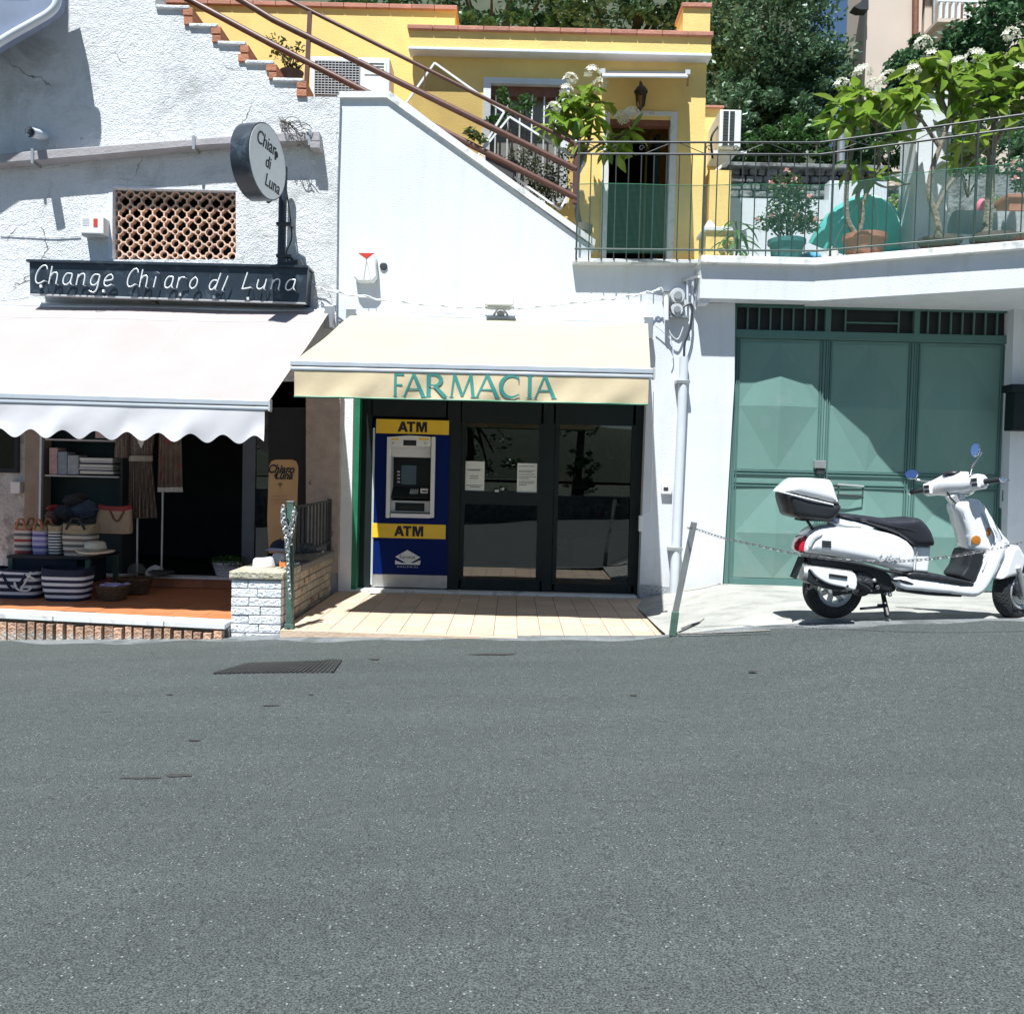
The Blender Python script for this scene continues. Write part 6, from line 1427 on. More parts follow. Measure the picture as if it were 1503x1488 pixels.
# turquoise parasol lying open on its side
pr = thing('beach_parasol', 'open turquoise parasol lying on its side on the terrace', 'parasol', U(1255, 372, 10.9))
c = U(1258, 372, 10.9); b = MB(); Rr = .70; n = 8; vs = []
def par(u, v):
    a = math.pi * 2 * u; seg = (u * n) % 1; sc = 1 - .05 * math.sin(math.pi * seg) * v; th = v * 1.35
    return Vector((Rr * math.sin(th) * math.cos(a) * sc, Rr * math.sin(th) * math.sin(a) * sc, Rr * 1.15 * math.cos(th)))
b.grid(par, 64, 12); b.xf(Matrix.Translation(c + Vector((-.05, 0, -.12))) @ Matrix.Rotation(.10, 4, 'Y') @ Matrix.Rotation(.45, 4, 'X') @ Matrix.Diagonal((.86, .86, .98, 1)))
pmx = Matrix.Translation(c + Vector((-.05, 0, -.12))) @ Matrix.Rotation(.10, 4, 'Y') @ Matrix.Rotation(.45, 4, 'X') @ Matrix.Diagonal((.86, .86, .98, 1))
for k in range(8): part('rib', MB().tube([pmx @ (par(k / 8, v_ / 10) * 1.004) for v_ in range(11)], .006, 5), M['paper'], pr)
part('canopy', b, pm('turquoise_cloth', (.13, .56, .52), .7, .07, 3, trans=.3), pr, smooth=True)
part('cloth_corner', MB().grid(lambda u, v: U(1262 + 75 * u, 372 - 22 * v + 8 * u, 10.6) + Vector((0, .02 * math.sin(9 * u), 0)), 10, 3).xf(Matrix.Translation((0, 0, 0))), pm('pale_cloth', (.55, .6, .55), .8), pr, smooth=True)
solo('bucket_bag', MB().ellipsoid(U(1222, 376, 10.2), .07, .06, .11, 10, 8), M['paper'], 'white bag on the terrace floor below the turquoise parasol', 'bag', smooth=True)
solo('blue_towel', MB().ellipsoid(U(1190, 378, 10.3), .13, .08, .06, 12, 8), pm('blue_towel', (.10, .32, .5), .9), 'blue towel heap beside the teal plant pot', 'towel', smooth=True)
# pots
def pot(t, px, py0, py1, wpx, Y, m, soil=True):
    x = UX(px, py1, Y); z1 = UZ(px, py0, Y); z0 = UD; r = wpx / 2 * Y / F; h = z1 - z0
    o = part('pot', MB().lathe([(r * .70, 0), (r * .88, h * .80), (r * .9, h * .84), (r, h * .85), (r * 1.0, h), (r * .9, h), (r * .88, h * .9)], n=24, cap=True).xf(Matrix.Translation((x, Y, z0))), m, t, smooth=35); WL[o] = WL[t].copy()
    part('soil', MB().lathe([(r * .9, h * .9), (.001, h * .92)], n=20).xf(Matrix.Translation((x, Y, z0))), M['soil'], o)
    return Vector((x, Y, z0 + h * .9)), r
# frangipani leaf and flower meshes
def fleaf(L, w, droop, fold):
    b = MB(); n = 5
    for i in range(n + 1):
        t = i / n; ww = w * math.sin(math.pi * (t ** 1.15) * .96 + .05) * .5; x = L * t * math.cos(droop * t * .6); z = -L * t * math.sin(droop * t * .7)
        b.v += [(x, -ww, z + fold * ww), (x, 0, z), (x, ww, z + fold * ww)]
    for i in range(n):
        for k in range(2): a = i * 3 + k; b.f.append((a, a + 3, a + 4, a + 1))
    return b
fl_me = []
for L_, w_, d_, fo in ((.30, .105, .5, .45), (.26, .10, 1.0, .2), (.33, .11, .2, .55), (.20, .085, .7, .3), (.29, .095, 1.5, .5), (.24, .11, -.3, .35), (.15, .06, .3, .6)):
    me = fleaf(L_, w_, d_, fo).mesh('leaf', smooth=True); me.materials.append(L_fra); fl_me.append(me)
fb_ = MB(); rr = random.Random(4)
for k in range(16):
    a = rr.random() * 6.28; el = rr.uniform(.1, 1.4); R0 = .085; c = Vector((R0 * math.cos(a) * math.cos(el), R0 * math.sin(a) * math.cos(el), R0 * math.sin(el) + .02)); nn = c.normalized(); q = nn.to_track_quat('Z', 'Y').to_matrix()
    for p in range(5):
        t = p * 1.257; s_ = .042
        o_ = [Vector((0, 0, 0)), Vector((s_ * .6 * math.cos(t - .45), s_ * .6 * math.sin(t - .45), .008)), Vector((s_ * math.cos(t), s_ * math.sin(t), .012)), Vector((s_ * .6 * math.cos(t + .45), s_ * .6 * math.sin(t + .45), .008))]
        fb_.add([c + q @ v for v in o_], [(0, 1, 2, 3)])
flo = fb_.mesh('flower_head'); flo.materials.append(M['petal'])
def frangipani(label, potargs, trunks, tips, group, Y, seed, nl=13, pm_=None, scale=1.):
    px, py0, py1, wpx, m = potargs; t = thing('frangipani', label, 'plant', (UX(px, py1, Y), Y, UD), group); rg = random.Random(seed)
    pot(t, px, py0, py1, wpx, Y, m); tk = MB()
    for P, r0 in trunks:
        Q = cr([U(a, b_, Y + dy) for a, b_, dy in P], 5); tk.tube(Q, [r0 * (1 - .45 * i / (len(Q) - 1)) for i in range(len(Q))], 8)
    part('trunk', tk, M['bark'], t, smooth=True)
    tw = MB()
    for (a, b_, dy, fl_, fa, fb__) in tips:
        e = U(a, b_, Y + dy)
        if fa: s_ = U(fa, fb__, Y + dy * .5); tw.tube(cr([s_, s_.lerp(e, .5) + Vector((rg.uniform(-.03, .03), 0, .0)), e], 4), [.02, .019, .018, .018, .017, .017, .016, .016, .016], 6)
        k0 = rg.random() * 6.28
        for k in range(nl):
            el = rg.uniform(-.6, .6); az = k0 + k * 2.4
            mw = Matrix.Translation(e + Vector((0, 0, -.03 * (k % 3)))) @ Matrix.Rotation(az, 4, 'Z') @ Matrix.Rotation(-el, 4, 'Y') @ Matrix.Rotation(rg.uniform(-.5, .5), 4, 'X') @ Matrix.Scale(rg.uniform(.8, 1.15) * scale, 4)
            inst('leaf', fl_me[rg.randrange(7)], t, mw)
        if fl_: inst('flower_head', flo, t, Matrix.Translation(e + Vector((0, -.06, .12))) @ Matrix.Rotation(rg.random() * 6, 4, 'Z') @ Matrix.Scale(rg.uniform(.85, 1.15), 4))
    part('twigs', tw, M['bark'], t, smooth=True, kind='stuff')
    return t
terr = pm('terracotta_pot', (.36, .16, .10), .8, .12, 8, .03, 30); dkp_ = pm('dark_brown_pot', (.10, .075, .06), .7, .15, 8); teal = pm('teal_pot', (.04, .16, .16), .6, .1, 8)
frangipani('leafy white flowered frangipani by the villa door at the foot of the handrails', (852, 331, 345, 34, dkp_), [([(852, 335, 0), (846, 300, 0), (848, 250, 0), (846, 215, 0), (843, 185, 0)], .035), ([(848, 250, 0), (862, 215, 0), (868, 180, .05), (866, 150, 0)], .022), ([(848, 235, 0), (880, 212, 0), (905, 205, -.05)], .018)],
           [(842, 150, 0, 0, 846, 190), (868, 130, 0, 1, 866, 155), (836, 140, .1, 1, 846, 180), (812, 182, 0, 1, 844, 205), (880, 148, .1, 1, 868, 165), (912, 198, 0, 1, 890, 208), (822, 165, .05, 0, 844, 195), (852, 175, -.1, 0, 0, 0), (905, 222, .05, 0, 885, 212), (850, 205, -.05, 0, 0, 0), (925, 192, -.05, 1, 905, 204), (830, 155, .05, 1, 845, 185), (858, 150, -.05, 0, 866, 170), (872, 170, -.05, 0, 868, 180), (838, 180, -.08, 0, 845, 200), (895, 215, -.05, 0, 0, 0), (862, 195, 0, 0, 0, 0)], 'frangipani in pots on the upper terrace', 10.4, 1, nl=11, scale=.86)
frangipani('frangipani with two crossing stems in the terracotta pot', (1268, 346, 372, 62, terr), [([(1254, 342, 0), (1243, 318, 0), (1243, 270, 0), (1250, 220, 0), (1256, 170, 0)], .035), ([(1262, 342, 0), (1266, 310, 0), (1258, 290, 0), (1270, 265, 0), (1290, 245, 0), (1285, 170, 0)], .03), ([(1266, 305, 0), (1272, 270, 0), (1252, 255, 0)], .02), ([(1275, 262, 0), (1300, 275, 0), (1335, 270, 0)], .016)],
           [(1232, 150, 0, 1, 1250, 190), (1262, 132, 0, 1, 1256, 175), (1278, 150, .1, 1, 1284, 185), (1248, 175, -.1, 0, 1252, 200), (1300, 140, 0, 1, 1286, 180), (1228, 175, 0, 0, 1250, 205), (1318, 160, .1, 0, 1286, 195), (1305, 205, 0, 0, 1286, 225), (1252, 240, 0, 0, 0, 0), (1285, 260, 0, 0, 0, 0), (1275, 165, -.15, 0, 0, 0), (1320, 150, -.1, 0, 1290, 185)], 'frangipani in pots on the upper terrace', 9.95, 2, nl=11)
frangipani('forked frangipani before the white pillar in a flat dark pot', (1379, 351, 368, 60, dkp_), [([(1378, 348, -.3), (1374, 320, -.3), (1364, 285, -.3), (1368, 250, -.3), (1380, 215, -.3), (1395, 175, -.3)], .04), ([(1373, 312, -.3), (1388, 280, -.3), (1412, 250, -.3), (1450, 215, -.2)], .026), ([(1379, 215, -.3), (1365, 195, -.3), (1350, 172, -.3)], .026)],
           [(1345, 150, -.3, 0, 1352, 175), (1335, 130, -.3, 1, 1350, 165), (1378, 115, -.3, 0, 1394, 180), (1400, 120, -.3, 1, 1395, 175), (1362, 108, -.2, 1, 1392, 170), (1412, 140, -.3, 0, 1396, 178), (1350, 90, -.2, 1, 1360, 130), (1425, 200, -.3, 0, 0, 0), (1330, 160, -.3, 0, 1352, 178), (1395, 95, -.3, 0, 1396, 150)], 'frangipani in pots on the upper terrace', 9.75, 3, nl=11)
frangipani('large bright frangipani at the right edge with three flower heads', (1456, 346, 362, 60, dkp_), [([(1448, 344, .1), (1452, 300, .1), (1455, 240, .1), (1460, 180, .1), (1465, 110, .1)], .055), ([(1455, 240, .1), (1440, 190, .1), (1425, 140, .1)], .03), ([(1457, 215, .1), (1485, 170, .1), (1500, 130, .1)], .03)],
           [(1425, 110, .1, 1, 1426, 145), (1440, 125, 0, 0, 1430, 155), (1462, 85, .1, 0, 1464, 120), (1478, 78, 0, 1, 1465, 110), (1495, 100, 0, 0, 1498, 135), (1490, 130, -.1, 1, 1492, 150), (1450, 150, -.1, 0, 1458, 180), (1475, 150, -.1, 0, 1462, 175), (1510, 85, 0, 0, 1500, 120), (1410, 165, 0, 0, 1430, 160), (1500, 165, -.1, 0, 1490, 165), (1435, 90, .1, 0, 1432, 120), (1425, 215, .2, 0, 1445, 210), (1408, 235, .2, 0, 1440, 225), (1455, 110, -.1, 0, 0, 0), (1515, 140, -.1, 0, 0, 0), (1520, 110, -.1, 1, 0, 0)], 'frangipani in pots on the upper terrace', 9.6, 4, nl=12)
# rose bush in a teal pot
def bush(label, px, py, Y, clumps, lm, lsize, n, potargs=None, name='shrub', cat='plant', flowers=None, stems=None, rg=RNG, fm=None, fs=.035):
    t = thing(name, label, cat, (UX(px, py, Y), Y, UD))
    if potargs: base, r = pot(t, *potargs)
    else: base = U(px, py, Y)
    st_ = MB()
    for a, b_ in stems or []:
        e = U(a, b_, Y); st_.tube(cr([base, base.lerp(e, .5) + Vector((random.uniform(-.05, .05), random.uniform(-.05, .05), 0)), e], 4), [.012 - .001 * i for i in range(9)], 5)
    if stems: part('stems', st_, M['barkd'], t)
    pts = np.concatenate([blob(C_(a, b_, Y), R_px(w, h, Y), int(n * w * h / 400), rg, .2) for a, b_, w, h in clumps])
    me = quadmesh('foliage', leafquads(pts, lsize, .4, .5, rg), WL[t]); me.materials.append(lm); o = bpy.data.objects.new('foliage', me); COL.objects.link(o); o.parent = t; WL[o] = WL[t].copy(); o['kind'] = 'stuff'
    for a, b_ in flowers or []:
        c = U(a, b_, Y - .12); f = MB()
        for k in range(9):
            q = Euler((random.uniform(-.9, .9), random.uniform(-.9, .9), k * .7)).to_matrix(); s_ = fs * (1 - .05 * k)
            f.add([c + q @ Vector(v) for v in ((0, 0, 0), (s_, -s_ * .6, s_ * .5), (s_ * 1.2, 0, s_ * .7), (s_, s_ * .6, s_ * .5))], [(0, 1, 2, 3)])
        part('flower', f, fm or M['rosep'], t)
    return t
bush('rose bush with pale pink blooms in a teal pot', 1155, 378, 10.0, [(1158, 275, 30, 20), (1150, 305, 26, 24), (1175, 310, 26, 24), (1130, 325, 22, 14), (1185, 330, 22, 14), (1155, 330, 30, 18)], L_rose, .055, 260, (1154, 353, 377, 54, 10.0, teal), flowers=[(1155, 250), (1131, 268), (1149, 272), (1174, 277), (1166, 264), (1132, 318), (1169, 318), (1187, 290), (1198, 323), (1110, 320)], stems=[(1158, 275), (1150, 305), (1180, 300), (1125, 322), (1140, 290), (1190, 320)])
bush('bushy oleander like plant with small pale leaves behind the stair netting', 800, 345, 10.6, [(770, 235, 26, 22), (800, 258, 34, 22), (815, 280, 30, 24), (790, 285, 26, 18), (745, 240, 18, 14), (835, 235, 20, 22)], leafmat('variegated_leaf', [(.03, .07, .03), (.10, .14, .06), (.35, .36, .26)], .3), .05, 190, None, name='shrub', stems=[(770, 235), (800, 258), (815, 280)])
bush('dark green climber growing up past the barred villa window', 760, 300, 10.7, [(738, 140, 10, 16), (745, 160, 12, 14), (772, 150, 14, 12), (765, 165, 16, 9), (730, 180, 14, 12), (720, 178, 10, 8)], L_mid, .06, 260, None, name='climber', stems=[(738, 140), (770, 150), (745, 165)])
bush('sprawling twiggy plant with narrow leaves by the large air conditioner', 428, 112, 10.5, [(405, 60, 14, 10), (415, 78, 20, 12), (430, 90, 18, 12), (440, 70, 8, 8), (395, 62, 12, 6)], leafmat('yellowish_leaf', [(.10, .13, .03), (.05, .09, .03), (.20, .20, .05)], .3), .06, 110, None, name='potted_shrub', stems=[(405, 60), (415, 75), (430, 85), (440, 65), (450, 90), (390, 52)])
solo('plant_pot', MB().lathe([(.09, -.1), (.13, .06), (.14, .09), (.12, .09)], n=20).xf(Matrix.Translation(U(428, 118, 10.5))), dkp_, 'dark plant pot on a stair step under the twiggy plant', 'pot', smooth=40)
bush('small leafy spray poking over the white stair wall', 690, 195, 10.25, [(690, 193, 8, 5), (700, 200, 12, 6), (708, 206, 8, 5)], leafmat('spray_leaf', [(.10, .13, .03), (.06, .10, .03)], .3), .09, 160, None, name='potted_shrub', stems=[(688, 192), (706, 200)])
pt2 = thing('dark_planter', 'dark square planter behind the lower stair handrail', 'planter', U(735, 250, 10.5)); part('box', MB().pprism([(712, 228), (760, 236), (752, 266), (715, 262)], 10.4, .3), pm('dark_planter', (.045, .04, .045), .6, .1, 5), pt2, bevel=.01)
bush('long leaved plant low beside the yellow pillar', 1090, 378, 10.4, [], L_mid, .1, 1, None) if 0 else None
t = thing('long_leaved_plant', 'green plant with long pointed leaves right of the low yellow pillar', 'plant', U(1082, 378, 10.3))
r7 = random.Random(8); bl_ = fleaf(.34, .05, .9, .4).mesh('leaf', smooth=True); bl_.materials.append(L_mid)
part('stem', MB().tube([U(1080, 380, 10.3), U(1083, 350, 10.3), U(1080, 325, 10.3)], .012, 6), M['barkd'], t)
for k in range(22): inst('leaf', bl_, t, Matrix.Translation(U(1081, 374 - 2.3 * k, 10.3)) @ Matrix.Rotation(k * 2.4, 4, 'Z') @ Matrix.Rotation(-r7.uniform(-.2, .8), 4, 'Y'))
bush('bright green shrub between turquoise parasol and white pillar', 1320, 350, 11.2, [(1315, 305, 16, 20), (1328, 325, 12, 18), (1308, 325, 10, 14)], L_fra, .10, 150, None, name='shrub', stems=[(1315, 300), (1328, 320)])
bush('small bright green plant behind the grey parapet', 1468, 310, 11.0, [(1468, 300, 14, 10)], L_fra, .07, 260, None, name='shrub', stems=[(1468, 298)])
tp = thing('terracotta_trough', 'terracotta trough pot at the right edge above the grey parapet', 'pot', U(1500, 310, 10.6)); part('trough', MB().rbox(1482, 290, 1560, 311, 10.5, .3), terr, tp, bevel=.01); part('rim', MB().rbox(1480, 285, 1562, 291, 10.47, .36), terr, tp, bevel=.008)
bush('flowering shrub with pinkish buds at the right edge above the trough', 1500, 285, 10.9, [(1500, 262, 18, 22), (1490, 245, 14, 14)], L_dark, .06, 260, None, name='shrub', flowers=[(1488, 240), (1496, 250), (1490, 262)], stems=[(1500, 255)])
tb2 = thing('terracotta_tray', 'terracotta tray on the terrace at the right edge', 'tray', U(1480, 352, 10.15)); part('tray', MB().rbox(1440, 340, 1540, 352, 10.15, .3), terr, tb2, bevel=.01)
bush('dry twiggy branches behind the railing below the big frangipani', 1420, 290, 10.8, [(1420, 250, 26, 18), (1400, 225, 20, 16)], L_mid, .08, 60, None, name='shrub', stems=[(1405, 235), (1420, 240), (1435, 235), (1428, 225), (1412, 225)])
# window screens leaning on the stair
def screen_(label, pts, Y0, Y1):
    Ys = [Y0, Y0, Y1, Y1]; P = [U(a, b_, y) for (a, b_), y in zip(pts, Ys)]; t = thing('window_screen', label, 'screen', P[0], 'framed screens leaning over the stair')
    for i in range(4): part('frame_bar', MB().bar(P[i], P[(i + 1) % 4], .028, .022), M['plastic'], t)
    part('pane', MB().add(P, [(0, 1, 2, 3)]), glassmat('smoky_screen', (.62, .62, .58), .1, 1.3), t)
screen_('upper clear framed screen leaning over the stair rails', [(596, 152), (638, 93), (740, 165), (700, 232)], 10.55, 10.5)
screen_('lower clear framed screen leaning among the plants', [(705, 225), (748, 172), (858, 240), (822, 308)], 10.5, 10.4)
# white flower basket planter on the shop step
t = thing('planter_basket', 'white woven basket of small green plants on the shop step', 'planter', U(330, 850, 9.68))
x0, x1, z0, z1 = rect(306, 829, 352, 850, 9.66); z0 = .172
part('basket', MB().lathe([(.12, 0), (.17, z1 - z0), (.16, z1 - z0)], n=24).xf(Matrix.Translation(((x0 + x1) / 2, 9.78, z0)) @ Matrix.Diagonal((1, .7, 1, 1))), pm('grey_white_wicker', (.45, .45, .50), .8, .2, 60, .2, 80), t)
b = MB()
for j in range(5): b.tube([((x0 + x1) / 2 + (.125 + .009 * j) * math.cos(a), 9.78 + (.125 + .009 * j) * .7 * math.sin(a), z0 + .02 + .03 * j) for a in [i * .26 for i in range(24)]], .008, 5, closed=True)
part('weave', b, M['plastic'], t, smooth=True)
pts = blob(((x0 + x1) / 2 + .03, 9.76, z1 + .03), (.22, .12, .07), 260); me = quadmesh('foliage', leafquads(pts, .045), WL[t]); me.materials.append(L_mid); o = bpy.data.objects.new('foliage', me); COL.objects.link(o); o.parent = t; o['kind'] = 'stuff'
# creeper twigs on the old wall
b = MB(); r8 = random.Random(6)
for k in range(16):
    P = [U(408 + r8.uniform(0, 12), 178 + r8.uniform(-8, 8), YL - .03)]; px, py = 412, 180
    for i in range(5): px += r8.uniform(2, 11); py += r8.uniform(-5, 12); P.append(U(px, py, YL - .04 - r8.uniform(0, .18)))
    b.tube(cr(P, 3), .004, 4)
solo('dry_creeper', b, M['barkd'], 'dry dark creeper twigs hanging over the end of the duct', 'creeper')
hl = MB().grid(lambda u, v: (-220 + 440 * u, -150 - 60 * v, -1 + (7 + 9 * math.sin(u * 7 + 1) ** 2 + 3 * math.sin(u * 31)) * math.sin(math.pi * min(1, v * 1.2 + .02) * .9)), 60, 6); struct('far_headland', hl, M['earth'], True)
tree('bushy round shrub by the parapet across the road', (2.1, -7.2, -.6), (2.1, -7.2, .8), [((2.1, -7.2, 1.4), (.55, .5, .9), 26)], L_dark, .12, per=50, name='roadside_shrub')
# ================================================================ the other side of the road (seen in the glass)
ow = thing('roadside_parapet', 'low stone parapet on the seaward side of the road behind the viewer', 'wall', (0, -5.4, -.3)); part('wall', MB().box(-16, 16, -5.6, -5.2, -.8, .75), M['stone'], ow)
for k, (x, y, h, w) in enumerate(((-5.5, -8.5, 5.2, 2.8), (-1.6, -7.8, 4.6, 1.7), (6.6, -8.6, 5.2, 2.4), (-11, -9, 5.2, 3), (12, -9, 5.4, 3), (2.0, -9.5, 7.4, 2.2))):
    tree(('roadside tree across the road to the left of the viewer', 'middle roadside tree across the road', 'roadside tree across the road to the right of the viewer', 'farthest left roadside tree across the road', 'farthest right roadside tree across the road', 'tall roadside tree far behind the viewer on the right')[k], (x, y, -.6), (x + .2, y, h - 1.2), [((x, y, h), (w, 1.7, 2.4), 60), ((x, y, h - 3), (w, 1.4, 1.6), 30)], L_dark, .20, per=50, name='roadside_tree', group=None)

solo('paper_scrap', MB().add([GZ(545, 868, .03), GZ(556, 867, .05), GZ(552, 871, .03), GZ(541, 870, .045)], [(0, 1, 2), (0, 2, 3)]), M['paper'], 'scrap of white paper on the forecourt below the cash machine', 'litter')
for pts in (((1000, 922), (1012, 917), (1024, 914), (1033, 908)), ((995, 930), (1040, 929), (1090, 927), (1130, 925)), ((1005, 868), (1040, 862), (1058, 856))):
    P = []
    for a, b_ in pts:
        p = GZ(a, b_, .1)
        for _ in range(6):
            y0 = edgeY(p.x) + .04; v = (p.y - y0) / (YB - y0); p = GZ(a, b_, (1 - v) * (roadZ(p.x, y0) + .014) + v * BZ(p.x) + .006)
        P.append(p)
    struct('apron_crack', MB().tube(cr(P, 4), .008, 4), M['mortar'])
# ================================================================ scooter
YS_ = 6.9
sc = thing('scooter', 'white retro motor scooter with black seat and top box parked before the green garage', 'scooter', (UX(1300, 905, YS_), YS_, .33))
paint = pm('white_scooter_paint', (.82, .82, .83), .22, .02, 5, coat=.6); blk = pm('black_plastic', (.018, .02, .024), .45, .2, 9); seatm = pm('black_seat_vinyl', (.022, .023, .03), .34, .15, 12, .004, 120)
tyre = pm('tyre_rubber', (.02, .021, .023), .75, .2, 20, .1, 60); alum = pm('cast_alloy', (.55, .56, .57), .3, .1, 10, metal=.6); redl = pm('red_lens', (.45, .01, .03), .12, .1, 10, coat=.5); amb = pm('amber_lens', (.45, .16, .02), .15, .05, 10, coat=.5)
eng = pm('dark_engine_metal', (.03, .032, .036), .45, .5, 14, .1, 30); mir = pm('mirror_glass', (.55, .62, .85), .05, .02, 5, metal=1.)
def Z_(zx, zy): return (1120 + zx / 3.924, 620 + zy / 3.924)
def ol_(pts, Y=YS_, sub=3, closed=True):
    P = [U(*Z_(a, b), Y) for a, b in pts]; P = [Vector((p.x, p.z, 0)) for p in P]
    return [(p.x, p.y) for p in cr(P, sub, closed)] if sub > 1 else [(p.x, p.y) for p in P]
def sp(name, pts, w, bev, m, Y=YS_, yc=None, sub=3, n=4, b2=None, lab=None, parent=None):
    yc = YS_ if yc is None else yc
    return part(name, MB().pillow(ol_(pts, Y, sub), yc - w, yc + w, bev, n, b2), m, parent or sc, smooth=50)
def P3(zx, zy, dy=0): 
    px, py = Z_(zx, zy); return U(px, py, YS_ + dy)
def wheel(cx, cz, R, yc, w, m=None, name='wheel', spokes=7, disc=True):
    root = part(name, MB().lathe([(.055, -.06), (.055, .06)], n=16), alum, sc, smooth=40)
    me_off = WL[sc]
    T = (m or Matrix.Identity(4))
    base = Matrix.Translation((cx, yc, cz)) @ T @ Matrix.Rotation(math.pi / 2, 4, 'X')
    root.data.transform(Matrix.Translation(-me_off) @ base @ Matrix.Translation(me_off)); WL[root] = me_off
    prof = [(R - w * .95, -w * .52), (R - w * .55, -w * .62), (R - w * .18, -w * .48), (R - w * .02, -w * .2), (R, 0), (R - w * .02, w * .2), (R - w * .18, w * .48), (R - w * .55, w * .62), (R - w * .95, w * .52)]
    part('tyre', MB().lathe(prof, n=48, cap=False).xf(base), tyre, root, smooth=True)
    part('rim', MB().lathe([(R - w * .95, -w * .55), (R - w * 1.2, -w * .5), (R - w * 1.25, 0), (R - w * 1.2, w * .5), (R - w * .95, w * .55)], n=40, cap=False).lathe([(R - w * .9, -w * .5), (R - w * .98, -w * .62), (R - w * 1.18, -w * .5)], n=40, cap=False).lathe([(R - w * .9, w * .5), (R - w * .98, w * .62), (R - w * 1.18, w * .5)], n=40, cap=False).xf(base), alum, root, smooth=True)
    for k in range(spokes):
        a = 2 * math.pi * k / spokes; b = MB().bar((.04 * math.cos(a), .04 * math.sin(a), 0), ((R - w * 1.15) * math.cos(a), (R - w * 1.15) * math.sin(a), 0), .034, .03); b.xf(base); part('spoke', b, alum, root)
    if disc: part('brake_disc', MB().lathe([(.065, w * .42), (.105, w * .42), (.105, w * .47), (.065, w * .47)], n=32, cap=False).xf(base), M['galv'], root, smooth=30)
    return root
rw_c = U(1222, 864, YS_); fw_c = U(1490, 866, YS_ + .02); RW = .232
wheel(rw_c.x, rw_c.z, RW, YS_, .105, disc=False)
SA = math.radians(24); SM = Matrix.Rotation(SA, 4, 'Z')
wheel(fw_c.x, fw_c.z, RW + .002, YS_, .10, SM)
def steer(mb, c=fw_c): return mb.xf(Matrix.Translation((c.x, YS_, 0)) @ SM @ Matrix.Translation((-c.x, -YS_, 0)))
# engine and transmission
sp('engine_case', [(300, 800), (500, 800), (680, 850), (730, 930), (700, 975), (600, 985), (480, 960), (380, 960), (330, 930), (290, 870)], .07, .02, eng, yc=YS_ + .02)
sp('engine_shroud', [(240, 765), (420, 775), (640, 830), (720, 890), (740, 960), (660, 970), (600, 900), (520, 860), (330, 850), (250, 820)], .10, .03, blk)
part('crank_cover', MB().lathe([(.10, -.02), (.095, .02), (.04, .03)], n=24).xf(Matrix.Translation(P3(560, 930, -.09)) @ Matrix.Rotation(math.pi / 2, 4, 'X')), eng, sc, smooth=40)
for k, (a, b) in enumerate(((620, 970), (660, 950), (590, 960), (640, 910), (700, 985), (730, 990))): part('bolt', MB().ellipsoid(P3(a, b, -.11), .018, .02, .018, 10, 6), M['galv'] if k % 2 else eng, sc, smooth=True)
part('swing_arm', MB().bar(P3(395, 975, -.05), P3(620, 940, -.06), .04, .07), eng, sc, bevel=.01)
part('shock_absorber', MB().tube([P3(330, 950, .1), P3(400, 770, .1)], .035, 10), M['galv'], sc, smooth=True)
# stand
part('stand', MB().tube([P3(690, 985, 0), P3(720, 1112, -.10)], .018, 8).tube([P3(690, 985, 0), P3(712, 1112, .10)], .018, 8).tube([P3(690, 1060, -.05), P3(560, 1072, -.08)], .011, 6).tube([P3(700, 1050, -.05), P3(660, 1052, -.05)], .012, 6), blk, sc, smooth=True)
# exhaust
ex0, ex1 = P3(222, 868, -.2), P3(520, 915, -.2)
part('silencer', MB().tube([ex0, ex0.lerp(ex1, .06), ex0.lerp(ex1, .5), ex0.lerp(ex1, .93), ex1], [.055, .068, .075, .078, .06], 20), M['galv'], sc, smooth=50)
part('heat_shield', MB().pillow(ol_([(270, 830), (400, 848), (525, 870), (530, 960), (470, 950), (380, 930), (320, 900), (285, 870)], YS_ - .27), YS_ - .292, YS_ - .262, .012), paint, sc, smooth=50)
part('shield_slot', MB().bar(P3(380, 878, -.297), P3(485, 893, -.297), .006, .022), blk, sc)
part('dark_shroud', MB().pillow(ol_([(262, 840), (285, 870), (330, 905), (400, 935), (480, 955), (400, 965), (270, 925), (255, 890)], YS_ - .26), YS_ - .272, YS_ - .24, .01), blk, sc, smooth=50)
part('exhaust_pipe', MB().tube(cr([ex1, P3(570, 940, -.15), P3(640, 970, -.08), P3(740, 960, 0)], 4), .02, 8), eng, sc, smooth=True)
for z in ((310, 910), (487, 942)): part('bolt', MB().ellipsoid(P3(*z, -.298), .01, .006, .01, 8, 5), blk, sc)
# rear mudguard and plate
part('rear_mudguard', MB().grid(lambda u, v: P3(245 - 75 * u, 765 + 165 * u, -.07 + .14 * v) + Vector((.01 * math.sin(3 * u), 0, 0)), 8, 3), blk, sc, smooth=True)
part('number_plate', MB().bar(P3(222, 775, 0), P3(172, 895, 0), .15, .006, up=Vector((1, 0, 0))), M['dark'], sc)
part('mudguard_stay', MB().tube([P3(320, 760, -.1), P3(215, 850, -.1)], .010, 6), blk, sc)
